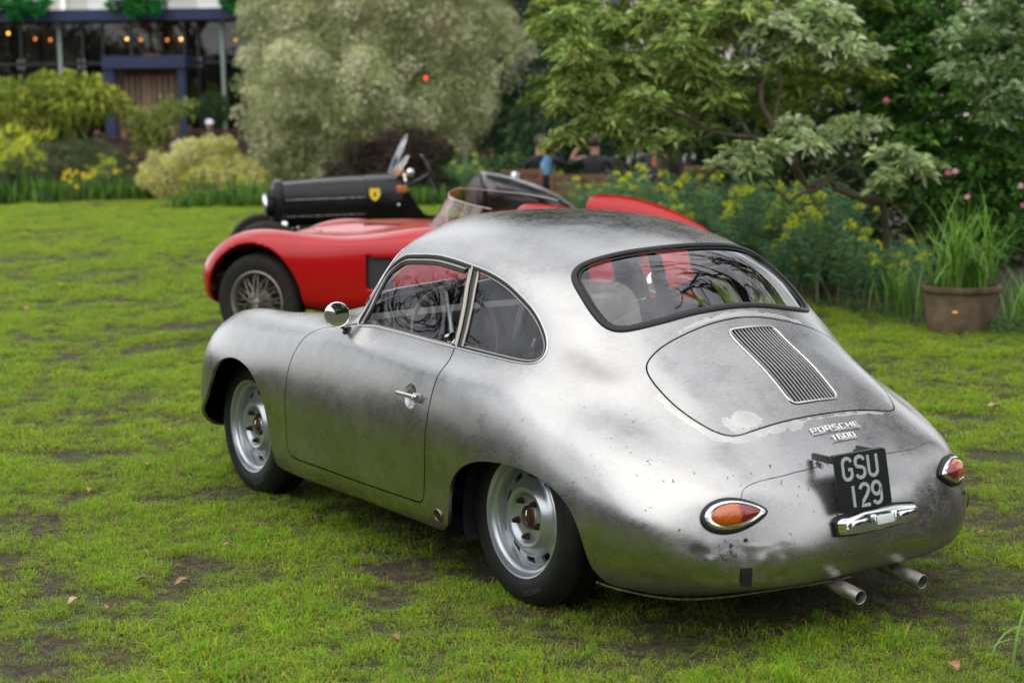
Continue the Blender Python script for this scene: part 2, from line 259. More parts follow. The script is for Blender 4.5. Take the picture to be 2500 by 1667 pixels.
class Surf:
    """loft through the control net; u runs tail to nose, v runs round from roof centre (0) to floor centre (V); v<0 = right side"""
    def __init__(s, G, UK, VK):
        K = G.shape[0]; mir = np.array([1, -1, 1.])
        a = G[1:4, ::-1]*mir; b = G[K-4:K-1, ::-1]*mir; G = np.concatenate([a[::-1], G, b[::-1]], 0)
        G = np.concatenate([G[:, 1:4][:, ::-1]*mir, G, G[:, 7:10][:, ::-1]*mir], 1)
        s.u = np.array(UK); s.v = np.array(VK); s.U = s.u[-4]; s.V = s.v[-4]
        s.nu, s.nv = 620, 300
        uu = np.linspace(0, s.U, s.nu); vv = np.linspace(0, s.V, s.nv); n, m, _ = G.shape
        A = sev(s.u, G.reshape(n, -1), ncs(s.u, G.reshape(n, -1)), uu).reshape(len(uu), m, 3)
        B = A.transpose(1, 0, 2).reshape(m, -1); Cc = sev(s.v, B, ncs(s.v, B), vv).reshape(len(vv), len(uu), 3).transpose(1, 0, 2)
        s.P = np.concatenate([Cc[:, :0:-1]*mir, Cc], 1); s.m = s.P.shape[1]     # v index nv-1 is v=0
        pu = np.gradient(s.P, axis=0); pv = np.gradient(s.P, axis=1); nn = np.cross(pu, pv); nn /= np.linalg.norm(nn, axis=2, keepdims=True)+1e-9
        mid = nn[s.nu//2, s.nv-1]
        s.N = nn if mid[2] > 0 else -nn
        from mathutils.kdtree import KDTree
        s.kd = KDTree(s.P.shape[0]*s.m)
        for i, p in enumerate(s.P.reshape(-1, 3)): s.kd.insert(p, i)
        s.kd.balance()
    def ev(s, fu, fv, A=None):
        A = s.P if A is None else A
        fu = np.clip(fu, 0, s.nu-1.001); fv = np.clip(fv, 0, s.m-1.001); i = fu.astype(int); j = fv.astype(int); a = (fu-i)[:, None]; b = (fv-j)[:, None]
        return A[i, j]*(1-a)*(1-b)+A[i+1, j]*a*(1-b)+A[i, j+1]*(1-a)*b+A[i+1, j+1]*a*b
    def inv(s, X):
        """nearest surface parameters (float grid indices) for world points"""
        X = np.asarray(X, float).reshape(-1, 3); k = np.array([s.kd.find(x)[1] for x in X]); fu = (k//s.m).astype(float); fv = (k % s.m).astype(float)
        for _ in range(3):
            e = .5; p = s.ev(fu, fv); du = (s.ev(fu+e, fv)-s.ev(fu-e, fv)); dv = (s.ev(fu, fv+e)-s.ev(fu, fv-e)); d = X-p
            a = (du*du).sum(1)+1e-12; b = (du*dv).sum(1); c = (dv*dv).sum(1)+1e-12; g = (du*d).sum(1); h = (dv*d).sum(1); det = a*c-b*b+1e-16
            fu = np.clip(fu+np.clip((c*g-b*h)/det, -1, 1), 1, s.nu-2); fv = np.clip(fv+np.clip((a*h-b*g)/det, -1, 1), 0, s.m-1.01)
        return fu, fv
    def chart(s, fu, fv):
        th = (fv-(s.nv-1))/(s.nv-1)*math.pi; r = fu/(s.nu-1)*s.U; return np.stack([r*np.cos(th), r*np.sin(th)], -1)
    def unchart(s, q):
        r = np.hypot(q[:, 0], q[:, 1]); th = np.arctan2(q[:, 1], q[:, 0]); return r/s.U*(s.nu-1), th/math.pi*(s.nv-1)+s.nv-1
    def proj(s, X): fu, fv = s.inv(X); return s.ev(fu, fv), s.ev(fu, fv, s.N)
SF = Surf(GNET, [-0.6065, -0.3837, -0.2069, 0.0, 0.2123, 0.3876, 0.6167, 0.7578, 0.9451, 1.1593, 1.3497, 1.5293, 1.6923, 1.9769, 2.2999, 2.5089, 2.6687, 2.8244, 3.1158, 3.4745, 3.7436, 3.9826, 4.2046, 4.4737, 4.8355, 5.1854, 5.4449, 5.6664], [-0.671, -0.4588, -0.2396, 0.0, 0.2396, 0.4588, 0.671, 0.8762, 1.0512, 1.269, 1.4803, 1.6768, 1.9285, 2.2963, 2.664, 2.9157, 3.1122])
def mirY(P): return np.asarray(P)*np.array([1, -1, 1.])
# --- feature lines of the left side (metres, car frame: x forward from the rear axle, y left, z up)
W_OPEN = [(1.066,.722,.869),(1.052,.687,.931),(1.052,.640,1.001),(1.04,.600,1.058),(1.001,.588,1.100),(.948,.573,1.130),(.844,.570,1.142),(.720,.565,1.146),(.614,.568,1.141),(.475,.573,1.127),(.351,.573,1.107),(.250,.573,1.079),(.160,.576,1.041),(.076,.58,.997),(.007,.592,.947),(-.031,.605,.911),(-.050,.620,.881),(-.051,.639,.855),(-.028,.658,.838),(.023,.675,.834),(.151,.695,.840),(.262,.707,.846),(.379,.715,.852),(.523,.719,.857),(.755,.716,.865),(.93,.718,.870)]
W_DOOR = [(1.068,.722,.867),(1.150,.720,.854),(1.228,.716,.841),(1.276,.720,.835),(1.331,.735,.825),(1.371,.762,.806),(1.398,.781,.785),(1.421,.801,.750),(1.439,.813,.716),(1.452,.826,.673),(1.462,.835,.620),(1.470,.838,.567),(1.485,.836,.492),(1.500,.827,.418),(1.508,.823,.362),(1.502,.822,.318),(1.484,.821,.295),(1.435,.822,.288),(1.264,.821,.286),(.994,.817,.283),(.736,.815,.283),(.551,.815,.285),(.480,.814,.286),(.456,.814,.292),(.446,.815,.306),(.434,.818,.363),(.412,.828,.459),(.392,.834,.556),(.381,.830,.621),(.374,.821,.678),(.370,.807,.728),(.368,.786,.768),(.366,.761,.794),(.368,.735,.822),(.379,.715,.852)]
W_LID = [(-.312,.0,.965),(-.313,.06,.962),(-.314,.129,.955),(-.318,.238,.932),(-.325,.344,.899),(-.333,.393,.876),(-.341,.424,.854),(-.352,.439,.841),(-.375,.448,.822),(-.407,.452,.799),(-.451,.453,.772),(-.514,.450,.737),(-.562,.441,.713),(-.600,.429,.695),(-.630,.416,.680),(-.660,.399,.668),(-.683,.378,.660),(-.697,.350,.658),(-.703,.307,.664),(-.709,.209,.678),(-.712,.111,.686),(-.714,.0,.689)]
W_REAR = [(-.281,.0,.997),(-.280,.06,.995),(-.271,.164,.985),(-.260,.291,.966),(-.240,.376,.951),(-.218,.426,.944),(-.198,.450,.944),(-.178,.463,.951),(-.159,.471,.962),(-.105,.477,1.001),(-.034,.470,1.054),(.015,.460,1.087),(.044,.446,1.110),(.060,.427,1.129),(.064,.399,1.146),(.055,.355,1.160),(.038,.295,1.174),(.020,.220,1.186),(.0,.130,1.193),(-.008,.06,1.196),(-.010,.0,1.197)]
W_RARCH = [(.389,.60,.17),(.389,.74,.175),(.385,.768,.191),(.33,.795,.215),(.300,.804,.24),(.285,.809,.284),(.279,.812,.332),(.264,.815,.376),(.233,.821,.420),(.189,.826,.455),(.135,.830,.483),(.080,.830,.502),(.024,.826,.512),(-.042,.820,.518),(-.102,.814,.519),(-.163,.809,.515),(-.223,.806,.507),(-.280,.801,.494),(-.330,.798,.476),(-.371,.796,.454),(-.406,.793,.426),(-.430,.789,.392),(-.445,.784,.356),(-.452,.777,.320),(-.458,.767,.284),(-.464,.757,.252),(-.474,.745,.230),(-.49,.725,.205),(-.50,.68,.18),(-.50,.60,.175)]
W_RARCH = [p if i < 3 or i > 26 else p for i, p in enumerate(W_RARCH)]
W_FARCH = [(2.52,.45,.19),(2.50,.62,.235),(2.47,.68,.29),(2.43,.735,.35),(2.365,.775,.405),(2.288,.80,.475),(2.215,.82,.544),(2.155,.829,.590),(2.095,.829,.618),(2.026,.828,.633),(1.955,.830,.636),(1.884,.833,.627),(1.812,.836,.606),(1.755,.840,.571),(1.714,.839,.530),(1.692,.833,.477),(1.684,.825,.414),(1.676,.819,.357),(1.664,.816,.301),(1.657,.81,.256),(1.660,.794,.222),(1.668,.769,.196),(1.68,.70,.17),(1.68,.45,.16)]
W_SCREEN = [(1.405,.0,.94),(1.385,.20,.932),(1.335,.38,.918),(1.26,.51,.908),(1.185,.60,.905),(1.150,.625,.93),(1.125,.60,1.0),(1.105,.55,1.075),(1.10,.49,1.13),(1.115,.40,1.165),(1.135,.28,1.185),(1.15,.14,1.195),(1.155,.0,1.20)]
def sym(W, sm=2): 
    P = catmull(W, .011); P = gsmooth(P, sm); P[0, 1] = P[-1, 1] = 0
    return np.concatenate([P, mirY(P[-2:0:-1])])
lw = gsmooth(catmull(W_OPEN, .011, True), 2, 1, True)
ld = gsmooth(catmull(W_DOOR, .011), 2)
# join door ends to the window loop
for e in (0, -1): ld[e] = lw[np.argmin(((lw-ld[e])**2).sum(1))]
kA = int(np.argmin(((lw-ld[0])**2).sum(1))); kB = int(np.argmin(((lw-ld[-1])**2).sum(1)))
lra, lfa = catmull(W_RARCH, .011), catmull(W_FARCH, .011)
lra = gsmooth(lra, 2); lfa = gsmooth(lfa, 2)
LOOPS = {'win_l': (lw, 1), 'win_r': (mirY(lw), 1), 'door_l': (ld, 0), 'door_r': (mirY(ld), 0), 'lid': (sym(W_LID), 1), 'rear': (sym(W_REAR), 1), 'screen': (sym(W_SCREEN), 1),
         'ra_l': (lra, 1), 'ra_r': (mirY(lra), 1), 'fa_l': (lfa, 1), 'fa_r': (mirY(lfa), 1)}
# grille opening in the lid
gx = [(-.352, .937), (-.668, .723)]; gw = .108; gyc = -.022
GR = []
def lid_z(x, y): return np.interp(x, [-.75, -.714, -.668, -.5, -.352, -.312], [.66, .689, .726, .85, .936, .965])-(y*y)*.30
for cx, cy, a0 in ((gx[0][0]-.022, gw-.022, 0), (gx[1][0]+.022, gw-.022, 90), (gx[1][0]+.022, -gw+.022, 180), (gx[0][0]-.022, -gw+.022, 270)):
    for k in range(5):
        a = R(a0+k*22.5); GR.append((cx+.022*math.cos(a), gyc+cy*1.+.022*math.sin(a), 0))
GR = np.array(GR); GR[:, 2] = lid_z(GR[:, 0], GR[:, 1]); Q = []
for i in range(len(GR)):
    a, b = GR[i], GR[(i+1) % len(GR)]; k = max(1, int(np.linalg.norm(b-a)/.011)); Q += [a+(b-a)*t/k for t in range(k)]
LOOPS['grille'] = (np.array(Q), 1)
pts, cons, polys, chart = [], [], {}, {}
allc = []; LP = {}
nv = 0
for k, (P, closed) in LOOPS.items():
    fu, fv = SF.inv(P); q = SF.chart(fu, fv); X = SF.ev(fu, fv); LP[k] = (X, SF.ev(fu, fv, SF.N)); chart[k] = q; allc.append(X)
    pts.append(q); n = len(q); cons += [(nv+i, nv+i+1) for i in range(n-1)]
    if closed: cons.append((nv+n-1, nv))
    nv += n
allc = np.concatenate(allc)
from mathutils.kdtree import KDTree
kc = KDTree(len(allc)); [kc.insert(p, i) for i, p in enumerate(allc)]; kc.balance()
gp = []; du = .0135
ulen = np.concatenate([[0], np.cumsum(np.linalg.norm(np.diff(SF.P[:, SF.nv-1+SF.nv//2], axis=0), axis=1))])
fus = np.interp(np.arange(.006, ulen[-1]-.02, du), ulen, np.arange(SF.nu))
for ri, fu in enumerate(fus):
    ring = SF.ev(np.full(SF.m, fu), np.arange(SF.m, dtype=float)); sl_ = np.concatenate([[0], np.cumsum(np.linalg.norm(np.diff(ring, axis=0), axis=1))])
    step = du*(1.0 if fu < SF.nu*.8 else 1.8); n = max(8, int(sl_[-1]/step)); s_ = (np.arange(n)+(.5 if ri % 2 else 0.02))/n*sl_[-1]
    fv = np.interp(s_, sl_, np.arange(SF.m)); gp.append(np.stack([np.full(n, fu), fv], 1))
gp = np.concatenate(gp)
# finer points round the dished finger recess of the door handle
HC = {1: np.array([.508, .824, .671]), -1: np.array([.508, -.824, .671])}
ex = []
for sg in (1,):
    a_, b_ = np.meshgrid(np.arange(-.05, .051, .005), np.arange(-.05, .051, .005)); X = HC[sg]+np.stack([a_.ravel(), 0*a_.ravel(), b_.ravel()], 1); ex.append(np.stack(SF.inv(X), 1))
gX = SF.ev(gp[:, 0], gp[:, 1])
keep = np.array([kc.find(x)[2] > .0065 for x in gX]) & (((gX-HC[1])**2).sum(1) > .053**2)
gp = np.concatenate([gp[keep]]+ex); q = SF.chart(gp[:, 0], gp[:, 1]); pts.append(q)
allq = np.concatenate(pts)
cv, ce, cf, ov, oe, of = delaunay_2d_cdt([Vector(p) for p in allq], cons, [], 0, 1e-7)
cv = np.array([tuple(v) for v in cv]); cf = np.array(cf, dtype=np.int64)
BU = SF.unchart(cv); BX = SF.ev(*BU)
def inpoly(q, poly):
    x, y = q[:, 0], q[:, 1]; r = np.zeros(len(q), bool); n = len(poly)
    for i in range(n):
        x1, y1 = poly[i]; x2, y2 = poly[(i+1) % n]
        c = ((y1 > y) != (y2 > y))
        if y1 != y2: r ^= c & (x < (x2-x1)*(y-y1)/(y2-y1)+x1)
    return r
cen = cv[cf].mean(1)
cx3 = BX[cf].mean(1)
reg = np.zeros(len(cf), int)
REG = dict(body=0, door_l=1, door_r=2, lid=3, win_l=4, win_r=5, rear=6, screen=7, arch=8, grille=9)
def bottompath(lw_, a, b):
    n = len(lw_); i = b; out = [i]
    while i != a: i = (i+1) % n; out.append(i)
    return out
for s_, nm in ((1, 'l'), (-1, 'r')):
    seg = bottompath(lw, kA, kB)                  # from B post along the sill back to the A pillar
    poly = np.concatenate([chart['door_'+nm], chart['win_'+nm][seg]]); reg[inpoly(cen, poly)] = REG['door_'+nm]
    reg[inpoly(cen, chart['win_'+nm])] = REG['win_'+nm]
    for a in ('ra_', 'fa_'): reg[inpoly(cen, chart[a+nm])] = REG['arch']
for k in ('lid', 'rear', 'screen', 'grille'): reg[inpoly(cen, chart[k])] = REG[k]
area = np.linalg.norm(np.cross(BX[cf[:, 1]]-BX[cf[:, 0]], BX[cf[:, 2]]-BX[cf[:, 0]]), axis=1)
cf = cf[area > 1e-9]; reg = reg[area > 1e-9]
# relax the tail where the loft has its pole, and keep the rest
nb_i = np.concatenate([cf[:, 0], cf[:, 1], cf[:, 2], cf[:, 1], cf[:, 2], cf[:, 0]]); nb_j = np.concatenate([cf[:, 1], cf[:, 2], cf[:, 0], cf[:, 0], cf[:, 1], cf[:, 2]])
cnt = np.bincount(nb_i, minlength=len(BX)).astype(float)+1e-9
def lap(X):
    return np.stack([np.bincount(nb_i, X[nb_j, c], minlength=len(X))/cnt for c in range(3)], 1)-X
wt = np.clip((-.62-BX[:, 0])/.14, 0, 1)*np.clip((.69-BX[:, 2])/.06, 0, 1)
def vn0(X):
    fn = np.cross(X[cf[:, 1]]-X[cf[:, 0]], X[cf[:, 2]]-X[cf[:, 0]]); n = np.zeros_like(X)
    for k in range(3): np.add.at(n, cf[:, k], fn)
    return n/(np.linalg.norm(n, axis=1, keepdims=True)+1e-12)
for _ in range(30):
    N0 = vn0(BX); l_ = lap(BX); BX = BX+.5*wt[:, None]*N0*(l_*N0).sum(1, keepdims=True)
wt2 = np.clip((.9-BX[:, 0])/.3, .35, 1)
for _ in range(4): N0 = vn0(BX); l_ = lap(BX); BX = BX+.4*wt2[:, None]*N0*(l_*N0).sum(1, keepdims=True)
# hand-beaten panels: gentle low waves, and the dished recess
def vnorm(X):
    fn = np.cross(X[cf[:, 1]]-X[cf[:, 0]], X[cf[:, 2]]-X[cf[:, 0]]); n = np.zeros_like(X)
    for k in range(3): np.add.at(n, cf[:, k], fn)
    n /= np.linalg.norm(n, axis=1, keepdims=True)+1e-12; return n
BN = vnorm(BX)
if BN[np.argmax(BX[:, 2])][2] < 0: cf = cf[:, ::-1]; BN = -BN
dent = np.zeros(len(BX))
for i, p in enumerate(BX):
    if p[2] > .25:
        v = Vector(p); a = .0009 if p[0] > -.35 else .0016
        dent[i] = a*noise.noise(v*5.)+.5*a*noise.noise(v*11.+Vector((3, 1, 2)))
        if p[0] < -.80 and .24 < p[2] < .36 and p[1] > .35: dent[i] += .004*noise.noise(v*26.)
def gdent(c, r, d, sc=(1, 1, 1)):
    global dent
    dd = (((BX-np.array(c))/np.array(sc))**2).sum(1); dent = dent+d*np.exp(-dd/(r*r))
gdent((-.15,.575,.84), .05, -.007, (1.6, 1, 1)); gdent((-.24,.535,.815), .03, -.005, (1.6, 1, 1)); gdent((-.62,.60,.45), .05, -.004)
gdent((-.12,.565,.90), .06, -.002)
rr_ = np.linalg.norm((BX-HC[1])*[1, 1, .9], axis=1); dent -= .013*np.clip(1-(rr_/.036)**2, 0, 1)**.6
rr_ = np.linalg.norm((BX-np.array([-.878,.476,.378])), axis=1)
BX = BX+BN*dent[:, None]; BN = vnorm(BX)
# wear attributes: r = filler, g = rust, b = grime and painted crease shade
wear_shade = np.zeros((len(BX), 3))
lidc = LP['lid'][0]; kl = KDTree(len(lidc)); [kl.insert(p, i) for i, p in enumerate(lidc)]; kl.balance()
def ginf(c, r, a=1.): 
    d = BX-np.array(c); return a*np.exp(-((d/np.array(r))**2).sum(1))
inlid = np.zeros(len(BX), bool); inlid[cf[reg == 3].ravel()] = True
for i in np.where((BX[:, 0] < -.2) & (BX[:, 0] > -.9) & (BX[:, 2] > .55))[0]:
    d = kl.find(BX[i])[2]; p = BX[i]
    if not inlid[i]:
        if p[0] > -.36 and abs(p[1]) < .30: wear_shade[i, 0] = max(0, 1-d/.050)*(1 if p[1] < .24 else .6)
        elif p[1] > .1 and p[0] < -.42: wear_shade[i, 0] = max(0, 1-d/.060)
        elif p[0] < -.66 and p[1] > -.30: wear_shade[i, 0] = max(0, 1-d/.034)
wear_shade[:, 0] = np.clip(wear_shade[:, 0]+np.where(inlid, ginf((-.665,.30,.69), (.05, .09, .05), .9), 0), 0, 1)
for c, r, a in [((-.93,-.23,.33), (.06,.06,.035), 1.), ((-.92,-.30,.40), (.05,.03,.06), .95), ((-.90,-.38,.36), (.06,.045,.03), .95), ((-.945,.13,.31), (.05,.02,.07), .8), ((-.94,.16,.40), (.05,.02,.06), .75), ((-.85,.52,.34), (.06,.06,.05), .62), ((-.88,.45,.26), (.06,.10,.03), .6), ((-.95,-.05,.33), (.05,.2,.025), .55),
                ((-.83,.60,.46), (.03,.02,.04), .7), ((-.56,.70,.42), (.05,.04,.05), .55), ((-.66,.66,.33), (.05,.05,.04), .62), ((-.86,.14,.57), (.03,.06,.03), .66), ((-.86,-.02,.60), (.03,.06,.02), .6), ((-.89,.20,.50), (.04,.02,.05), .66)]:
    wear_shade[:, 1] = np.maximum(wear_shade[:, 1], ginf(c, r, a))
wear_shade[:, 2] = np.clip((.26-BX[:, 2])/.07, 0, 1)*(BX[:, 0] < -.45)*.9+ginf((-.15,.57,.845), (.14,.05,.045), .45)+ginf((-.25,.53,.82), (.12,.05,.03), .4)+ginf((-.93,.17,.47), (.04,.03,.08), .6)+ginf((-.5,.72,.40), (.12,.05,.06), .45)  # darker low tail band; quarter-window blobs paint the crease's dark reflection
wear_shade = np.clip(wear_shade, 0, 1)
# ---- bare metal material
def bare_metal():
    m = bpy.data.materials.new('bare_brushed_metal'); m.use_nodes = True; t = m.node_tree; b = t.nodes['Principled BSDF']; L = t.links.new
    tc = N_(t, 'ShaderNodeTexCoord')
    def ns(scale, det=6, rough=.55, sc=(1, 1, 1), rot=(0, 0, 0), dist=0.):
        mp = N_(t, 'ShaderNodeMapping'); mp.inputs['Scale'].default_value = sc; mp.inputs['Rotation'].default_value = rot
        n = N_(t, 'ShaderNodeTexNoise'); n.inputs['Scale'].default_value = scale; n.inputs['Detail'].default_value = det; n.inputs['Roughness'].default_value = rough; n.inputs['Distortion'].default_value = dist
        L(tc.outputs['Object'], mp.inputs[0]); L(mp.outputs[0], n.inputs['Vector']); return n.outputs['Fac']
    def mr(x, a, b_, c, d, cl=True):
        n = N_(t, 'ShaderNodeMapRange'); n.clamp = cl
        for i, v in enumerate((a, b_, c, d)): n.inputs[i+1].default_value = v
        L(x, n.inputs[0]); return n.outputs[0]
    def mth(op, a, b_=None, c=None):
        n = N_(t, 'ShaderNodeMath', operation=op)
        for i, v in enumerate((a, b_, c)):
            if v is None: continue
            if isinstance(v, (int, float)): n.inputs[i].default_value = v
            else: L(v, n.inputs[i])
        return n.outputs[0]
    def mix(f, a, b_, blend='MIX'):
        n = N_(t, 'ShaderNodeMixRGB', blend_type=blend)
        for i, v in enumerate((f, a, b_)):
            if isinstance(v, (int, float)): n.inputs[i].default_value = v
            elif isinstance(v, tuple): n.inputs[i].default_value = (*v, 1)
            else: L(v, n.inputs[i])
        return n.outputs[0]
    at_ = N_(t, 'ShaderNodeAttribute', attribute_name='wear_shade'); sp = N_(t, 'ShaderNodeSeparateColor'); L(at_.outputs['Color'], sp.inputs[0])
    big = ns(2.6, 5, .6, dist=.6); med = ns(11, 6, .65); fine = ns(70, 5, .7); s1 = ns(38, 4, .65, (1, 1, 12), (.2, .5, .1)); s2 = ns(44, 4, .65, (12, 1, 1.5), (.6, .1, .9)); speck = ns(55, 2, .5); spk2 = ns(19, 3, .6)
    v = mth('MULTIPLY', mr(big, .3, .7, .84, 1.08), mr(med, .3, .7, .93, 1.05)); v = mth('MULTIPLY', v, mr(s1, .35, .65, .93, 1.05)); v = mth('MULTIPLY', v, mr(s2, .35, .65, .93, 1.05))
    base = mix(1., (.435, .43, .418), v, 'MULTIPLY')
    stain = mth('MULTIPLY', mr(big, .50, .66, 0, 1), mr(med, .40, .62, 0, .3))
    base = mix(stain, base, (.40, .385, .36))
    rough = mth('ADD', mr(med, .3, .7, .21, .31), mr(s1, .35, .65, -.035, .035)); rough = mth('ADD', rough, mr(big, .35, .65, -.02, .06))
    fil = mr(mth('ADD', sp.outputs[0], mr(med, .3, .7, -.32, .32, False)), .40, .44, 0, 1); fil = mth('MULTIPLY', fil, mr(sp.outputs[0], .02, .08, 0, 1))
    fed = mr(mth('ADD', sp.outputs[0], mr(med, .3, .7, -.32, .32, False)), .36, .42, 0, 1); fed = mth('MULTIPLY', mth('SUBTRACT', fed, fil), mr(sp.outputs[0], .02, .08, 0, 1))
    base = mix(fil, base, mix(mr(med, .4, .6, 0, 1), (.56, .55, .52), (.46, .44, .42))); base = mix(mth('MULTIPLY', fed, .6), base, (.33, .31, .28))
    rst = mr(mth('ADD', sp.outputs[1], mr(fine, .3, .7, -.42, .42, False)), .52, .66, 0, 1); rst = mth('MULTIPLY', rst, mr(sp.outputs[1], .08, .3, 0, 1))
    spots = mr(mth('ADD', speck, mr(spk2, .3, .7, -.10, .10, False)), .715, .77, 0, .85)
    px = N_(t, 'ShaderNodeSeparateXYZ'); L(tc.outputs['Object'], px.inputs[0]); rearw = mth('MULTIPLY', mr(px.outputs[0], .3, -.4, .0, 1.), mr(px.outputs[2], .80, .58, .12, 1.))
    rst = mth('MAXIMUM', rst, mth('MULTIPLY', spots, rearw))
    base = mix(rst, base, mix(mr(fine, .4, .6, 0, 1), (.085, .050, .032), (.035, .028, .024)))
    gr = mth('MULTIPLY', sp.outputs[2], mr(med, .25, .6, .45, 1)); base = mix(gr, base, (.13, .12, .105))
    L(base, b.inputs['Base Color'])
    L(mth('SUBTRACT', 1., mth('MAXIMUM', mth('MULTIPLY', rst, .85), mth('MAXIMUM', mth('MULTIPLY', fil, .45), mth('MULTIPLY', gr, .3)))), b.inputs['Metallic'])
    rr = mth('ADD', rough, mth('MULTIPLY', rst, .4)); rr = mth('ADD', rr, mth('MULTIPLY', gr, .10)); rr = mth('ADD', rr, mth('MULTIPLY', fil, .12)); L(rr, b.inputs['Roughness'])
    h = mth('ADD', mth('MULTIPLY', s1, .25), mth('MULTIPLY', s2, .25)); h = mth('ADD', h, mth('MULTIPLY', fine, .2)); h = mth('ADD', h, mth('MULTIPLY', rst, -.7)); h = mth('ADD', h, mth('MULTIPLY', fil, .5))
    bp = N_(t, 'ShaderNodeBump'); bp.inputs['Distance'].default_value = .0005; bp.inputs['Strength'].default_value = .22; L(h, bp.inputs['Height'])
    h2 = mth('MULTIPLY', ns(7, 3, .5), 1.); bp2 = N_(t, 'ShaderNodeBump'); bp2.inputs['Distance'].default_value = .005; bp2.inputs['Strength'].default_value = .35; L(h2, bp2.inputs['Height']); L(bp.outputs[0], bp2.inputs['Normal'])
    L(bp2.outputs[0], b.inputs['Normal'])
    ins = N_(t, 'ShaderNodeBsdfDiffuse'); ins.inputs[0].default_value = (.02, .02, .02, 1); geo = N_(t, 'ShaderNodeNewGeometry'); mx = N_(t, 'ShaderNodeMixShader')
    L(geo.outputs['Backfacing'], mx.inputs[0]); L(b.outputs[0], mx.inputs[1]); L(ins.outputs[0], mx.inputs[2]); L(mx.outputs[0], t.nodes['Material Output'].inputs[0])
    return m
METAL = bare_metal()
CAR = empty('coupe', (0, 0, 0), 0, 'bare brushed metal vintage coupe with worn panels standing nearest on the lawn', 'car')
def panel(name, regs, parent, m, gap=.0028, flange=.014, off=0., keepv=None):
    """cut one panel out of the skin, shrink it by the shut-line gap and fold its edge inwards"""
    sel = cf[np.isin(reg, regs)]
    if keepv is not None: sel = sel[keepv(BX[sel].mean(1))]
    vs, invx = np.unique(sel, return_inverse=True); F = invx.reshape(-1, 3); V = BX[vs].copy(); Nn = BN[vs].copy(); Wc = wear_shade[vs]
    e = np.concatenate([F[:, [0, 1]], F[:, [1, 2]], F[:, [2, 0]]]); opp = np.concatenate([F[:, 2], F[:, 0], F[:, 1]])
    key = np.sort(e, 1); kk = key[:, 0].astype(np.int64)*len(V)+key[:, 1]; u, idx, c = np.unique(kk, return_index=True, return_counts=True)
    be = e[idx[c == 1]]; bo = opp[idx[c == 1]]
    mv = np.zeros_like(V)
    t = V[be[:, 1]]-V[be[:, 0]]; nn = (Nn[be[:, 0]]+Nn[be[:, 1]])/2; inn = np.cross(nn, t); inn /= np.linalg.norm(inn, axis=1, keepdims=True)+1e-12
    sgn = np.sign(((V[bo]-V[be[:, 0]])*inn).sum(1)); inn *= sgn[:, None]
    for k in (0, 1): np.add.at(mv, be[:, k], inn)
    ln = np.linalg.norm(mv, axis=1); bset = ln > 1e-6; mv[bset] /= ln[bset][:, None]
    V = V+mv*gap+Nn*off
    if flange:
        bi = np.unique(be); mp_ = -np.ones(len(V), int)
        A = V[bi]-Nn[bi]*.0012+mv[bi]*-.0; B = V[bi]-Nn[bi]*flange
        n0 = len(V); mp_[bi] = n0+np.arange(len(bi)); n1 = n0+len(bi)
        V = np.concatenate([V, V[bi], B]); on = -mv[bi]
        Nn = np.concatenate([Nn, on, on]); Wc = np.concatenate([Wc, Wc[bi], Wc[bi]])
        q0 = mp_[be[:, 0]]; q1 = mp_[be[:, 1]]; m_ = len(bi)
        fl = np.concatenate([np.stack([q1, q0, q0+m_], 1), np.stack([q1, q0+m_, q1+m_], 1)]); F = np.concatenate([F, fl])
    return mesh_obj(name, V, F, m, parent, smooth=True, normals=Nn, cols=Wc, colname='wear_shade')
body = panel('body_shell', [0], CAR, METAL)
door_l = panel('door', [1], CAR, METAL); door_r = panel('door', [2], CAR, METAL)
lid = panel('engine_lid', [3], CAR, METAL)
# glass panes: same curved surface, set in by a centimetre
gl_side = glass_mat('side_glass', (.93, .95, .94), .85); gl_rear = glass_mat('rear_glass', (.96, .97, .98), 1.35)
gl_screen = glass_mat('windscreen_glass', (.95, .96, .95), .6)
def bpost_x(z, xs): return np.interp(z, [.852, .988, 1.127], xs)
for s_, nm, dr in ((1, 'win_l', door_l), (-1, 'win_r', door_r)):
    r_ = REG[nm]
    panel('door_window', [r_], dr, gl_side, 0, 0, -.012, lambda c: c[:, 0] >= bpost_x(c[:, 2], [.37, .405, .46]))
    panel('quarter_window', [r_], CAR, gl_side, 0, 0, -.012, lambda c: c[:, 0] < bpost_x(c[:, 2], [.37, .405, .46]))
rg = panel('rear_window', [6], CAR, gl_rear, 0, 0, -.008); ws = panel('windscreen', [7], CAR, gl_screen, 0, 0, -.008)
# seals and window frames
def inset(X, Nn, d, depth, closed=True, sgn=None):
    t = np.roll(X, -1, 0)-np.roll(X, 1, 0) if closed else np.gradient(X, axis=0)
    i_ = np.cross(Nn, t); i_ /= np.linalg.norm(i_, axis=1, keepdims=True)+1e-12
    if sgn is None:
        c = X.mean(0); sgn = np.sign(((c-X)*i_).sum())
    return X+i_*sgn*d-Nn*depth
def seal(name, loop, d, depth, r, flat, m, parent, seg=10):
    X, Nn = LP[loop]; P = gsmooth(inset(X, Nn, d, depth), 2, 1, True); return MB().tube(P, r, seg, True, flat=flat, up=[tuple(n) for n in Nn]).build(name, m, parent)
seal('window_seal', 'rear', .009, -.001, .0115, .55, rubber, rg, 12)
seal('window_seal_lip', 'rear', .024, .006, .006, .6, rubber, rg)
seal('window_seal', 'screen', .008, -.002, .010, .6, rubber, ws); seal('bright_trim', 'screen', .008, -.008, .0035, .7, chrome, ws, 8)
bright = mat('aged_bright_trim', (.36, .33, .27), .25, 1, rvar=.08, nscale=40)
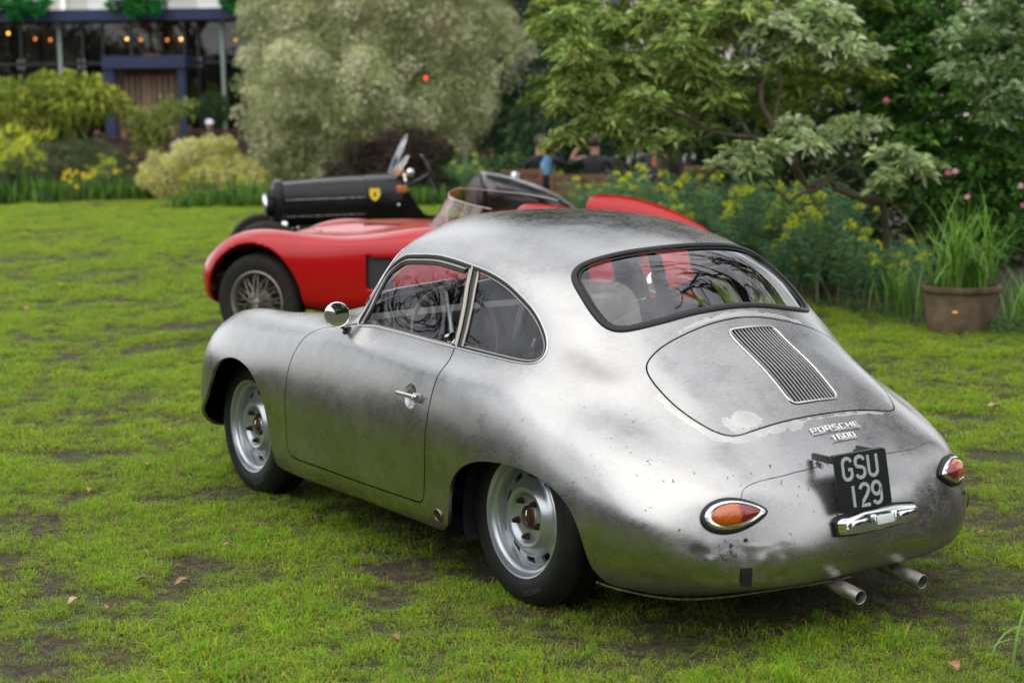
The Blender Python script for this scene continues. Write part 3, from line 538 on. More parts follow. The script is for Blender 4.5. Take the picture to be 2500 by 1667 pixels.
for s_, nm, dr in ((1, 'win_l', door_l), (-1, 'win_r', door_r)):
    X, Nn = LP[nm]; n = len(X)
    seal('window_seal', nm, .006, .006, .0075, .8, rubber, CAR)
    P = inset(X, Nn, .014, .010)
    up_i = [i for i in range(n) if X[i, 2] > bpost_z if False] if False else None
    xb = bpost_x(X[:, 2], [.385, .424, .487]); xq = bpost_x(X[:, 2], [.345, .378, .423])
    # order: loop starts at the A pillar foot, goes up and back, then returns along the sill
    top = [i for i in range(n) if (i < n*.62)]
    kb = next(i for i in range(n) if X[i, 2] > 1.0 and X[i, 0] < xb[i]); kq = next(i for i in range(n) if X[i, 2] > 1.0 and X[i, 0] < xq[i])
    kb2 = next(i for i in range(kb+40, n) if X[i, 0] > xb[i]); kq2 = next(i for i in range(kq+40, n) if X[i, 0] > xq[i])
    pb = SF.proj(np.array([(x, s_*y, z) for x, y, z in [(.487,.574,1.127),(.455,.615,1.06),(.424,.649,.988),(.403,.684,.92),(.385,.716,.852)]]))
    pq = SF.proj(np.array([(x, s_*y, z) for x, y, z in [(.430,.578,1.114),(.402,.615,1.05),(.378,.647,.987),(.36,.68,.92),(.345,.710,.856)]]))
    cb, nb = catmull(pb[0], .02), catmull(pb[1], .5*0+.2); cb = pb[0]; nb = pb[1]
    frame = np.concatenate([inset(X, Nn, .019, .008)[1:kb-1], cb-nb*.006, inset(X, Nn, .004, .004)[kb2+1:n-1]]); fn = np.concatenate([Nn[1:kb-1], nb, Nn[kb2+1:n-1]])
    fr = MB().tube(frame, .0065, 10, True, flat=.7, up=[tuple(a) for a in fn]).build('window_frame', bright, dr)
    inner = np.concatenate([inset(X, Nn, .030, .014)[3:kb-1], cb-nb*.013+np.array([.012, 0, 0]), inset(X, Nn, .006, .010)[kb2+1:n-3]])
    MB().tube(inner, .007, 8, True, flat=.8, up=[tuple(a) for a in np.concatenate([Nn[3:kb-1], nb, Nn[kb2+1:n-3]])]).build('glass_channel', rubber, dr)
    # B post: black pillar behind the frame with a bright strip
    midp = (pb[0]+pq[0])/2; MB().tube(midp-pb[1]*.010, .021, 10, flat=.35, up=[tuple(a) for a in pb[1]]).build('door_pillar', blackp, CAR)
    MB().tube(pb[0]-pb[1]*.0+np.array([-.016, 0, 0]), .0045, 8, flat=.8, up=[tuple(a) for a in pb[1]]).build('pillar_strip', bright, CAR)
    qf = np.concatenate([inset(X, Nn, .013, .008)[kq+1:kq2-1], (pq[0]-pq[1]*.006)[::-1]]); qn = np.concatenate([Nn[kq+1:kq2-1], pq[1][::-1]])
    MB().tube(qf, .0055, 8, True, flat=.8, up=[tuple(a) for a in qn]).build('quarter_window_frame', bright if s_ > 0 else rubber, CAR)
    seal('drip_rail', nm, -.001, -.001, .0032, .8, satin, CAR, 6)
# grille: bright rim, slats, dark tray
X, Nn = LP['grille']
MB().tube(gsmooth(X+Nn*.002, 1, 1, True), .0042, 8, True, flat=.7, up=[tuple(a) for a in Nn]).build('grille_rim', bpy.data.materials['aged_bright_trim'] if 0 else chrome, lid)
xs = np.linspace(gx[0][0]-.004, gx[1][0]+.004, 16)
slatm = mat('anodised_slat', (.66, .65, .62), .3, 1, noise_=.1, nscale=50)
for k in range(13):
    y = gyc-gw+.0135+(2*gw-.027)*k/12; yy = abs(y-gyc); sh = max(0, (yy-(gw-.022))/.022); cutx = .022*(1-math.sqrt(max(0, 1-min(1, sh)**2)))
    xx = np.linspace(gx[0][0]-.003-cutx, gx[1][0]+.003+cutx, 14); P = np.array([(x, y, lid_z(x, y)) for x in xx]); P, Pn = SF.proj(P)
    MB().tube(P-Pn*.002, .0068, 6, flat=.22 if False else 1., up=[tuple(np.cross((1, 0, -.7), (0, 0, 1)))]*14 if 0 else [tuple(a) for a in Pn]).build('slat', slatm, lid) if 0 else None
    b_ = MB(); V = []; 
    for p, q_ in zip(P, Pn):
        q_ = q_/np.linalg.norm(q_); sd_ = np.array([0, 1, 0.]); 
        V += [p+q_*.0015-sd_*.0018, p+q_*.0015+sd_*.0018, p-q_*.011+sd_*.0045, p-q_*.011+sd_*.0015]
    F = []
    for i in range(len(P)-1):
        for a in range(4): F.append((i*4+a, i*4+(a+1) % 4, (i+1)*4+(a+1) % 4, (i+1)*4+a))
    b_.add(V, F+[(0, 1, 2, 3), tuple(len(V)-4+a for a in (3, 2, 1, 0))]); b_.build('slat', slatm, lid, smooth=False)
for xk in (-.405, -.51, -.615):
    P, Pn = SF.proj(np.array([(xk, y, lid_z(xk, y)) for y in np.linspace(gyc-gw+.004, gyc+gw-.004, 8)])); MB().tube(P-Pn*.013, .003, 6).build('cross_bar', blackp, lid)
P, Pn = SF.proj(np.array([(x, y, lid_z(x, y)) for x in np.linspace(-.33, -.69, 8) for y in (gyc-.125, gyc, gyc+.125)])); P = P-Pn*.035
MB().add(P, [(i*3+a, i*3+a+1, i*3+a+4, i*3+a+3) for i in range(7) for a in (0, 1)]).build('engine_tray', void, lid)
# script lettering on the tail
def letters_on(txt, c, width, h, parent, m, depth=.006, under=True, rot=0.):
    V, F = text_mesh(txt, 1., .02); V = V-(V.max(0)+V.min(0))/2; V[:, 0] *= width/np.ptp(V[:, 0]); V[:, 1] *= h/np.ptp(V[:, 1]); V[:, 2] *= depth/np.ptp(V[:, 2])
    c0, n0 = SF.proj(np.array([c])); n0 = n0[0]; up = np.array([0, 0, 1.])-n0*n0[2]; up /= np.linalg.norm(up); rt = np.cross(up, n0); rt /= np.linalg.norm(rt)
    X = c0[0]+rt*V[:, :1]+up*V[:, 1:2]; S, Sn = SF.proj(X); return mesh_obj('lettering', S+Sn*(V[:, 2:3]+depth*.6), F, m, parent), (c0[0], rt, up, n0)
badge_m = mat('bright_badge_metal', (.85, .85, .84), .35, .6)
STROKES = {'P': [[(0, 0), (0, 1), (1, 1), (1, .45), (0, .45)]], 'O': [[(0, 0), (0, 1), (1, 1), (1, 0), (0, 0)]], 'R': [[(0, 0), (0, 1), (1, 1), (1, .45), (0, .45)], [(.45, .45), (1, 0)]], 'S': [[(1, 1), (0, 1), (0, .5), (1, .5), (1, 0), (0, 0)]], 'C': [[(1, 1), (0, 1), (0, 0), (1, 0)]],
    'H': [[(0, 0), (0, 1)], [(0, .5), (1, .5)], [(1, 0), (1, 1)]], 'E': [[(1, 1), (0, 1), (0, 0), (1, 0)], [(0, .5), (.9, .5)]], '1': [[(.2, .75), (.6, 1), (.6, 0)]], '6': [[(1, 1), (0, 1), (0, 0), (1, 0), (1, .55), (0, .55)]], '0': [[(0, 0), (0, 1), (1, 1), (1, 0), (0, 0)]]}
for txt, c, wd, hh in (('P O R S C H E', (-.770, -.010, .657), .222, .019), ('1 6 0 0', (-.800, -.012, .628), .112, .019)):
    c0, n0 = SF.proj(np.array([c])); c0, n0 = c0[0], n0[0]; up = np.array([0, 0, 1.])-n0*n0[2]; up /= np.linalg.norm(up); rt = np.cross(up, n0); rt /= np.linalg.norm(rt); tx = txt.replace(' ', ''); lw_ = wd/len(tx)
    for i_, ch in enumerate(tx):
        mb = MB()
        for st in STROKES[ch]:
            P = np.array([(x, y) for a_, b_2 in zip(st[:-1], st[1:]) for x, y in [(a_[0]+(b_2[0]-a_[0])*q_/3, a_[1]+(b_2[1]-a_[1])*q_/3) for q_ in range(3)]]+[st[-1]]); X = c0+rt*((-wd/2+lw_*(i_+.18)+P[:, :1]*lw_*.64))+up*((P[:, 1:]-.5)*hh); S, Sn = SF.proj(X); mb.tube(S+Sn*.0042, .0019, 5, up=[tuple(a) for a in Sn])
        mb.build('letter', badge_m, CAR)
    k = np.linspace(-wd/2, wd/2, 9)[:, None]; S, Sn = SF.proj(c0+rt*k-up*(hh*.80)); MB().tube(S+Sn*.003, .0016, 6).build('lettering_bar', chrome, CAR)
# tail lamps (teardrop)
amber = mat('amber_lens', (.46, .085, .004), .08, 0, coat=1, bump=.0015, bscale=150); redl = mat('red_lens', (.20, .008, .006), .06, 0, coat=1, bump=.001, bscale=150)
def tail_lamp(c, s_):
    c0, n0 = SF.proj(np.array([c])); c0, n0 = c0[0], n0[0]
    ax = np.array([-.36, -s_*.93, .045]); ax = ax-n0*ax.dot(n0) if False else ax; ax -= n0*np.dot(ax, n0); ax /= np.linalg.norm(ax)      # towards the pointed inner end
    upv = np.cross(n0, ax)*1.; upv = upv if upv[2] > 0 else -upv
    a = .094; b = .040
    def outline(k, n=48):
        out = []
        for i in range(n):
            t = 2*math.pi*i/n; x = math.cos(t); y = math.sin(t)*(1-.30*x-.12*x*x); out.append((x*a*k if k <= 1 else x*(a+(k-1)*.06), y*b*k if k <= 1 else y*(b+(k-1)*.06)))
        return out
    def ring(lv):
        V = []; n = 48
        for k, h in lv:
            for x, y in outline(k, n):
                s0, sn = c0+ax*x+upv*y, n0; V.append(s0+sn*h)
        F = [(i*n+j, i*n+(j+1) % n, (i+1)*n+(j+1) % n, (i+1)*n+j) for i in range(len(lv)-1) for j in range(n)]; return V, F
    def conform(V, F, name, m, par):
        V = np.array(V); h = ((V-c0)*n0).sum(1); S, Sn = SF.proj(V-n0*h[:, None]); b_ = MB().add(S+Sn*h[:, None]*1., F); return b_.build(name, m, par)
    V, F = ring([(1.16, -.004), (1.24, .004), (1.16, .010), (.98, .012)]); base = conform(V, F, 'tail_lamp', rubber, CAR)
    V, F = ring([(1.06, .006), (1.05, .013), (.98, .019), (.88, .021), (.80, .019), (.77, .014)]); conform(V, F, 'lamp_bezel', chrome, base)
    V, F = [], []; n = 40; rs = np.linspace(0, .79, 9)
    for r_ in rs:
        for i in range(n):
            t = 2*math.pi*i/n; x = math.cos(t)*r_; y = math.sin(t)*r_*(1-.30*math.cos(t)-.12*math.cos(t)**2); V.append(c0+ax*x*a+upv*y*b+n0*(.015+.024*math.sqrt(max(0, 1-(r_/.80)**2))))
    F = [(i*n+j, i*n+(j+1) % n, (i+1)*n+(j+1) % n, (i+1)*n+j) for i in range(8) for j in range(n)]
    V = np.array(V); h = ((V-c0)*n0).sum(1); S, Sn = SF.proj(V-n0*h[:, None]); V = S+Sn*h[:, None]
    cut = [((V[list(f)].mean(0)-c0) @ ax) < (.010 if s_ > 0 else .030) for f in F]
    MB().add(V, [f for f, q_ in zip(F, cut) if q_]).build('amber_lens', amber, base); MB().add(V, [f for f, q_ in zip(F, cut) if not q_]).build('red_lens', redl, base)
    for e in (-.93, .93):
        p, pn = SF.proj(np.array([c0+ax*a*e])); MB().lathe([(0, .023), (.0045, .0225), (.005, .018)], 10, axis_M(p[0], pn[0])).build('screw', satin, base)
tail_lamp((-.846,.495,.453), 1); tail_lamp((-.855,-.470,.462), -1)
# number plate on its bracket, lamp bar, small fittings
PN = np.array([-math.cos(.192), 0, math.sin(.192)]); PU = np.array([math.sin(.192), 0, math.cos(.192)]); PC = np.array([-.962, .066, .522])
PM = Matrix([[0, PU[0], PN[0], PC[0]], [-1, PU[1], PN[1], PC[1]], [0, PU[2], PN[2], PC[2]], [0, 0, 0, 1]])
pw, ph, pr = .232, .178, .012; ol = []
for cx, cy, a0 in ((pw/2-pr, ph/2-pr, 0), (-pw/2+pr, ph/2-pr, 90), (-pw/2+pr, -ph/2+pr, 180), (pw/2-pr, -ph/2+pr, 270)):
    for k in range(5): a = R(a0+k*22.5); ol.append((cx+pr*math.cos(a), cy+pr*math.sin(a)))
n = len(ol); V = [PM @ Vector((x, y, z)) for z in (.0015, -.0015) for x, y in ol]
plate = MB().add(V, [tuple(range(n)), tuple(range(2*n-1, n-1, -1))]+[(i, i+n, (i+1) % n+n, (i+1) % n) for i in range(n)]).build('number_plate', mat('plate_black', (.008, .009, .010), .28, noise_=.2), CAR)
digit = mat('plate_silver_grey', (.40, .43, .40), .38, .2); V_ = None
def glyph_path(ch):
    """centre line strokes of the tall narrow plate characters in a 1 x 2 box"""
    A = lambda cx, cy, rx, ry, a, b, n=14: [(cx+rx*math.cos(R(a+(b-a)*i/n)), cy+ry*math.sin(R(a+(b-a)*i/n))) for i in range(n+1)]
    if ch == 'G': return [A(.5, 1.5, .5, .5, 15, 180)+A(.5, .5, .5, .5, 180, 360)[0:]+[(1, .92), (.56, .92)]]
    if ch == 'S': return [A(.5, 1.52, .5, .48, 12, 180)+A(.5, 1.40, .5, .38, 190, 240, 5)+A(.5, .60, .5, .42, 60, 0, 6)+A(.5, .48, .5, .48, 0, -168)]
    if ch == 'U': return [[(0, 2), (0, .5)]+A(.5, .5, .5, .5, 180, 360)+[(1, 2)]]
    if ch == '1': return [[(.5, 2), (.5, 0)]]
    if ch == '2': return [A(.5, 1.5, .5, .5, 172, -25)+[(.72, .92), (.30, .48), (.02, 0), (1, 0)]]
    if ch == '9': return [A(.5, 1.42, .5, .58, 0, 360, 22)+[(1, .55)]+A(.5, .5, .5, .5, 0, -160)]
def plate_char(ch, x0, y0, wd, ht, st):
    mb = MB()
    for path in glyph_path(ch):
        P = [(x0+p[0]*wd, y0+p[1]*ht/2) for p in path]; n = len(P); V = []
        for i, p in enumerate(P):
            a = np.array(P[max(0, i-1)]); b = np.array(P[min(n-1, i+1)]); t = (b-a)/np.linalg.norm(b-a); q_ = np.array([-t[1], t[0]])*st/2
            pp = np.array(p)
            V += [(*(pp+q_), .0012), (*(pp+q_*.86), .0032), (*(pp-q_*.86), .0032), (*(pp-q_), .0012)]
        mb.add([PM @ Vector(v) for v in V], [(i*4+a, (i+1)*4+a, (i+1)*4+a+1, i*4+a+1) for i in range(n-1) for a in range(3)])
    mb.build('plate_character', digit, plate, smooth=False)
for ch, x in zip('GSU', (-.080, -.024, .032)): plate_char(ch, x, .010, .037, .066, .0118)
for ch, x in zip('129', (-.066, -.017, .036)): plate_char(ch, x, -.077, .037, .066, .0118)
MB().box((-.892, .165, .592), (.10, .012, .022), None, .003).box((-.892, -.03, .592), (.10, .012, .022), None, .003).box((-.934, .066, .600), (.012, .22, .020), None, .003).build('plate_bracket', blackp, CAR)
bc = np.array([-.962, .008, .392]); BM = axis_M(bc, (-.985, 0, .17), (0, -1, 0))   # local x = to the right, z = outwards, y = up-ish
BM = Matrix([[0, .17, -.985, bc[0]], [-1, 0, 0, bc[1]], [0, .985, .17, bc[2]], [0, 0, 0, 1]])
def lbox(mb, c, size, bev): return mb.box((0, 0, 0), size, BM @ Matrix.Translation(Vector(c)), bev)
def prism(outl, z0, z1, M, top=.9):
    n = len(outl); V = [M @ Vector((x, y, z0)) for x, y in outl]+[M @ Vector((x*top, y*top, z1)) for x, y in outl]; return V, [tuple(range(n, 2*n))]+[(i, (i+1) % n, (i+1) % n+n, i+n) for i in range(n)]
bo = [(-.172, -.028), (-.175, .012), (-.160, .024), (-.08, .034), (.08, .034), (.160, .026), (.176, .010), (.172, -.020), (.10, -.030), (-.10, -.034)]
bar = MB().add(*prism([(x*1.04, y*1.15) for x, y in bo], -.02, .008, BM, 1.)).build('plate_lamp', rubber, CAR, smooth=False)
mb = MB(); mb.add(*prism(bo, .0, .036, BM, .93)); MBar = mb.build('lamp_housing', chrome, bar, smooth=False)
bv = MBar.modifiers.new('bevel', 'BEVEL'); bv.width = .006; bv.segments = 3; MBar.data.polygons.foreach_set('use_smooth', np.ones(len(MBar.data.polygons), bool))
for x0 in (-.105, .108): lbox(MB(), (x0, -.001, .037), (.072, .026, .006), .0028).build('housing_panel', chrome, bar)
for x0 in (-.046, .046): lbox(MB(), (x0+.005, 0, .040), (.010, .040, .012), .003).build('lamp_rib', chrome, bar)
lbox(MB(), (.005, -.001, .040), (.078, .028, .006), .002).build('lamp_lens', mat('frosted_white_lens', (.62, .66, .66), .35, coat=.5), bar)
for x0 in (-.158,): 
    MB().lathe([(0, .041), (.004, .040), (.005, .034)], 10, BM @ Matrix.Translation((x0, -.010, 0))).build('screw', satin, bar)
def disc_on(c, r, name, m, h=.003, seg=20, par=CAR, ring=None):
    p, n_ = SF.proj(np.array([c])); M = axis_M(p[0], n_[0]); MB().lathe([(0, h), (r*.8, h), (r, h*.4), (r, -.004)], seg, M).build(name, m, par)
    if ring: MB().lathe([(r*1.0, .001), (r*1.08, .006), (r*1.25, .006), (r*1.35, .000)], seg+8, M).build(ring, mat('bronze_ring', (.20, .17, .12), .35, .9), par)
for c in ((-.878,.476,.378), (-.80,-.535,.36)): disc_on(c, .006, 'bumper_hole_plug', rubber)
for c in ((.355,.809,.262), (.355,-.809,.262)): disc_on(c, .0195, 'jacking_point', void, .0022, 24, CAR, 'jacking_point_ring')
for ys, zc in ((1, .262), (-1, .33)):                                # open bumper bracket slots in the tail
    yy = [.462, .500] if ys > 0 else [-.60, -.64]; xx = -.885 if ys > 0 else -.78; P, Pn = SF.proj(np.array([(xx, y, z) for y in yy for z in (zc-.028, zc, zc+.030)]))
    MB().add(P+Pn*.0022, [(0, 1, 4, 3), (1, 2, 5, 4)]).build('bracket_slot', void, CAR)
# weld seam across the tail
seam = catmull([(-.846,.468,.491),(-.833,.447,.521),(-.831,.421,.534),(-.842,.355,.545),(-.850,.309,.549),(-.858,.233,.557),(-.863,.152,.563)], .008)
for i in range(len(seam)): seam[i] += np.array([0, 0, .002*noise.noise(Vector(seam[i])*90)])
seamm = mat('cracked_seam', (.07, .055, .045), .8, .3, noise_=.6, nscale=150)
S, Sn = SF.proj(seam); MB().tube(S+Sn*.0002, [.0006+.0010*abs(noise.noise(Vector(p)*60)) for p in S], 5).build('weld_seam', seamm, CAR)
seam = catmull([(-.862,-.11,.563),(-.855,-.2,.56),(-.835,-.31,.553),(-.80,-.40,.55),(-.79,-.45,.535)], .008); S, Sn = SF.proj(seam); MB().tube(S+Sn*.0002, [.0005+.0007*abs(noise.noise(Vector(p)*60)) for p in S], 5).build('weld_seam', seamm, CAR)
# rolled lower edge of the tail valance
S, Sn = SF.proj(catmull([(-.46,.735,.19),(-.56,.68,.175),(-.68,.60,.17),(-.80,.45,.19),(-.87,.25,.205),(-.90,.05,.21)], .02)); MB().tube(S+Sn*.004-np.array([0, 0, .004]), .0035, 6).build('valance_edge', mat('worn_edge', (.16, .13, .10), .6, .6, noise_=.5, nscale=60), CAR)
# exhaust tips
pipe = mat('exhaust_steel', (.40, .37, .34), .45, .9, noise_=.35, nscale=28, rvar=.12)
for e, b_ in (((-1.012, .118, .166), (-.62, .085, .205)), ((-.985, -.195, .155), (-.62, -.20, .195))):
    e, b_ = Vector(e), Vector(b_); M = axis_M(e, e-b_); l = (e-b_).length
    t = MB().lathe([(.0205, -.12), (.0205, -.001), (.0225, .0), (.0240, -.003), (.0240, -l)], 28, M).build('exhaust_pipe', pipe, CAR); MB().lathe([(0, -.10), (.0208, -.10)], 20, M).build('pipe_bore', void, t)
MB().box((-.60, -.06, .215), (.16, .62, .12), None, .03).build('silencer', mat('dark_steel', (.05, .045, .04), .6, .7, noise_=.3), CAR)
# door handle
def door_handle(s_, par):
    P = lambda x, z, o: (SF.proj(np.array([(x, s_*.824, z)]))[0][0]+SF.proj(np.array([(x, s_*.824, z)]))[1][0]*o)
    h = MB().tube([P(.572, .676, .020), P(.560, .676, .021), P(.50, .675, .022), P(.455, .674, .020), P(.440, .674, .016)], [.005, .0085, .0075, .0085, .007], 12).build('door_handle', satin, par)
    b1 = MB(); c = P(.452, .672, .006); b1.box(c, (.042, .014, .034), None, .004); c = P(.462, .673, .014); b1.box(c, (.020, .016, .020), None, .004); b1.build('handle_base', satin, h)
    MB().tube([P(.572, .676, .022), P(.576, .676, .024)], [.007, .002], 10).build('handle_tip', chrome, h)
    MB().lathe([(0, .006), (.005, .006), (.0065, 0)], 14, axis_M(P(.455, .670, .022), (0, s_, 0))).build('lock_barrel', chrome, h)
door_handle(1, door_l); door_handle(-1, door_r)
# round door mirrors
mirror_g = mat('mirror_silver', (.88, .88, .88), .0, 1)
def door_mirror(c, foot, s_, par):
    d = Vector((-1, .42*s_ if s_ > 0 else -.32*s_*-1*.9, -.02)); d = Vector((-.93, .36, .02)) if s_ > 0 else Vector((-.95, .28, .06)); M = axis_M(c, d)
    h = MB().lathe([(0, -.072), (.012, -.070), (.028, -.055), (.041, -.030), (.048, -.008), (.050, .0), (.050, .005), (.0475, .007), (.046, .004)], 36, M).build('door_mirror', chrome, par)
    MB().lathe([(0, .0045), (.030, .0035), (.0462, .002)], 32, M).build('mirror_glass', mirror_g, h)
    f = Vector(foot); cc = Vector(c); MB().tube([f, f*.6+(cc+Vector((.03, 0, -.03)))*.4, cc+Vector((.03, 0, -.035))], [.008, .006, .006], 8).build('mirror_stalk', blackp, h)
    p, n_ = SF.proj(np.array([foot])); MB().lathe([(0, .012), (.012, .011), (.020, .005), (.022, -.003)], 20, axis_M(p[0], n_[0])).build('mirror_foot', blackp, h)
door_mirror((1.105, .790, .905), (1.115, .745, .842), 1, door_l); door_mirror((1.10, -.80, .925), (1.10, -.745, .845), -1, door_r)
# ---- wheels
tyre_m = mat('tyre_rubber', (.009, .009, .010), .5, spec=.28, noise_=.25, nscale=25, bump=.0008, bscale=140)
nut_m = mat('rusty_nut', (.055, .032, .022), .55, .7, noise_=.4, nscale=200)
RO, RL = .306, .205
def ring_text(txt, rad, a0, size, M, m, par, depth=.0012, off=0.):
    V, F = text_mesh(txt, 1., .03); V = V-(V.max(0)+V.min(0))/2; k = size/np.ptp(V[:, 1]); V[:, :2] *= k; V[:, 2] *= depth/np.ptp(V[:, 2]); out = []
    for x, y, z in V: a = a0-x/rad; out.append(M @ Vector(((rad+y)*math.cos(a), (rad+y)*math.sin(a), z+off)))
    return mesh_obj('sidewall_lettering', [tuple(v) for v in out], F, m, par)
def steel_wheel(loc, s_, camber, full=True):
    wz = Vector((0, s_*math.cos(camber), -math.sin(camber)*1.)); xd = Vector((0, 0, 1)); M = axis_M(loc, wz, xd)     # local z = outboard
    # loc = centre of the outer lip plane
    W = empty('wheel', (0, 0, 0)); W.parent = CAR
    tp = [(RL-.004, -.002), (.214, .004), (.235, .010), (.258, .010), (.276, .004), (.290, -.008), (.300, -.022), (RO, -.034)]
    ty = tp+[(RO, -.055), (.2985, -.056), (.2985, -.060), (RO, -.061), (RO, -.088), (.2985, -.089), (.2985, -.093), (RO, -.094), (RO, -.121), (.2985, -.122), (.2985, -.126), (RO, -.127), (RO-.002, -.146), (.294, -.160), (.270, -.176), (.235, -.178), (RL-.004, -.16)]
    tyre = MB().lathe(ty, 96, M).build('tyre', tyre_m, W)
    # lateral tread grooves and shoulder blocks
    mb = MB()
    for k in range(72 if full else 0):
        a = 2*math.pi*k/72; ca, sa = math.cos(a), math.sin(a)
        for z0, z1, sk in ((-.034, -.054, .05), (-.062, -.087, -.04), (-.095, -.120, .04), (-.128, -.148, -.05)):
            V = []
            for zz, aa in ((z0, a), (z1, a+sk)):
                for da in (-.006, .006):
                    for rr_2 in (RO-.002, RO+.0016): V.append(M @ Vector((rr_2*math.cos(aa+da+.043), rr_2*math.sin(aa+da+.043), zz)))
            mb.add(V, [(1, 3, 7, 5), (0, 1, 5, 4), (2, 6, 7, 3), (0, 2, 3, 1), (4, 5, 7, 6)])
    if full: mb.build('tread_ribs', tyre_m, tyre, smooth=False)
    if full:
        for tx, a0, sz, rd in (('Reduces CO2 - Emission', R(-62), .011, .262), ('Silica Full', R(95), .010, .270), ('WINTER', R(200), .020, .250)):
            ring_text(tx, rd, a0, sz, M, mat('tyre_letter', (.035, .035, .036), .45), W if False else tyre, .0015, .0098 if rd < .266 else .0066)
    rp = [(RL, -.001), (RL+.003, .002), (RL, .005), (.199, .003), (.196, -.006), (.192, -.016), (.186, -.020), (.180, -.022), (.176, -.030), (.173, -.045), (.170, -.055), (.168, -.070), (.163, -.080)]
    rim = MB().lathe(rp, 96, M).build('rim', wheel_silver, W)
    # ventilated disc: ring of ten slots
    ns_, sub = 10, 8; A_ = ns_*sub; radii = [(.170, -.052), (.160, -.050), (.152, -.046), (.139, -.044), (.131, -.040), (.124, -.032), (.114, -.020), (.104, -.012), (.094, -.012), (.085, -.018), (.078, -.027), (.070, -.031), (.060, -.032), (.046, -.032), (.044, -.028), (.041, -.028), (.040, -.036), (.040, -.060)]
    V, F = [], []
    for r_, h in radii:
        for k in range(A_): a = 2*math.pi*k/A_+.3; V.append(M @ Vector((r_*math.cos(a), r_*math.sin(a), h)))
    for i in range(len(radii)-1):
        for k in range(A_):
            kk = k % sub
            if i in (1, 2) and kk in (2, 3, 4, 5): continue
            if i == 3 and kk in (3, 4) and False: continue
            F.append((i*A_+k, i*A_+(k+1) % A_, (i+1)*A_+(k+1) % A_, (i+1)*A_+k))
    # folded-in slot walls
    for s0 in range(ns_):
        ks = [s0*sub+2+j for j in range(5)]; loop = [(1, k) for k in ks]+[(2, ks[-1])]+[(3, k) for k in ks[::-1]]+[(2, ks[0])]
        idx = [i*A_+(k % A_) for i, k in loop]; b0 = len(V); V += [V[i]-wz*.012 for i in idx]; m_ = len(idx)
        F += [(idx[j], idx[(j+1) % m_], b0+(j+1) % m_, b0+j) for j in range(m_)]
    MB().add(V, F).build('wheel_disc', wheel_silver, W)
    MB().lathe([(0, -.085), (.168, -.085)], 40, M).build('brake_drum', mat('dark_drum', (.02, .02, .02), .6, .4), W)
    hb = MB().lathe([(0, -.022), (.010, -.021), (.018, -.024), (.022, -.034), (.030, -.036), (.036, -.040), (.040, -.050)], 24, M).build('hub', rusty, W)
    if full: MB().tube([M @ Vector(p) for p in ((-.022, -.004, -.024), (-.008, .003, -.018), (.008, -.002, -.018), (.024, .004, -.024))], .0018, 6).build('split_pin', satin, hb)
    mb = MB(); nut = None
    for k in range(5):
        a = R(90-90)+2*math.pi*k/5+(R(0) if s_ < 0 else R(198-90))
        c = M @ Vector((.065*math.cos(a), .065*math.sin(a), 0)); Mn = M @ Matrix.Translation((.065*math.cos(a), .065*math.sin(a), -.030))
        MB().lathe([(0, .024), (.006, .024), (.0085, .020), (.0085, .013), (.0105, .013), (.0105, .004), (.013, 0)], 12, Mn).build('wheel_nut', nut_m, W)
    if full: MB().tube([M @ Vector(p) for p in ((.16*math.cos(R(-85)), .16*math.sin(R(-85)), -.045), (.165*math.cos(R(-85)), .165*math.sin(R(-85)), -.022))], [.004, .0025], 8).build('tyre_valve', nut_m, W)
    if full:
        a = R(-165)
        for d_ in (0, .085): 
            c = M @ Vector(((RL-.004)*math.cos(a+d_), (RL-.004)*math.sin(a+d_), .004)); MB().box(c, (.006, .020, .012), None, .002).build('balance_weight', mat('dull_zinc', (.35, .36, .30), .5, .5), W) if 0 else None
    # inner arch tub (dark) so the cabin is closed off
    return W
steel_wheel((0, .698, .305), 1, R(-2.2)); steel_wheel((2.1, .700, .305), 1, R(-1.)); steel_wheel((0, -.698, .305), -1, R(-2.2), False); steel_wheel((2.1, -.70, .305), -1, R(-1.), False)
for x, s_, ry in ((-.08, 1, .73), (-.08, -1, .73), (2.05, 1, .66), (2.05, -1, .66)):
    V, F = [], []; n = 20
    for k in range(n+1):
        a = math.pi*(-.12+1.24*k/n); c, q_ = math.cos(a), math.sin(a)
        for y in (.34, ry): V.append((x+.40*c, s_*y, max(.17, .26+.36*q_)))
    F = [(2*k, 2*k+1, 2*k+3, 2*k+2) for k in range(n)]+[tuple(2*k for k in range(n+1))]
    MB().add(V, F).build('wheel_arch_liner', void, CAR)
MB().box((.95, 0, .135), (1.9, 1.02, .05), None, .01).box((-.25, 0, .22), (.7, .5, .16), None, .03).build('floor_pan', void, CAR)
# ---- cabin
dashm = mat('dash_grey', (.10, .10, .095), .5, noise_=.1); seatm = mat('black_seat_leather', (.010, .010, .011), .9, spec=.05, bump=.001, bscale=80, noise_=.2); cream = mat('cream_trim', (.45, .42, .35), .5, noise_=.1)
V = []
for k in range(13):
    y = -.62+1.24*k/12; bow = .10*(1-(y/.62)**2); V += [(1.30+bow, y, .865), (1.18+bow*.6, y, .885), (1.12+bow*.5, y, .870), (1.10+bow*.5, y, .83), (1.11+bow*.5, y, .68)]
MB().add(V, [(k*5+a, (k+1)*5+a, (k+1)*5+a+1, k*5+a+1) for k in range(12) for a in range(4)]).build('dashboard', dashm, CAR)
for y, r_ in ((.28, .05), (.40, .05), (.52, .045)): MB().lathe([(0, .01), (r_, .01), (r_+.006, .014), (r_+.01, .0)], 24, axis_M((1.135, y, .795), (-1, 0, .25))).build('gauge', blackp, CAR)
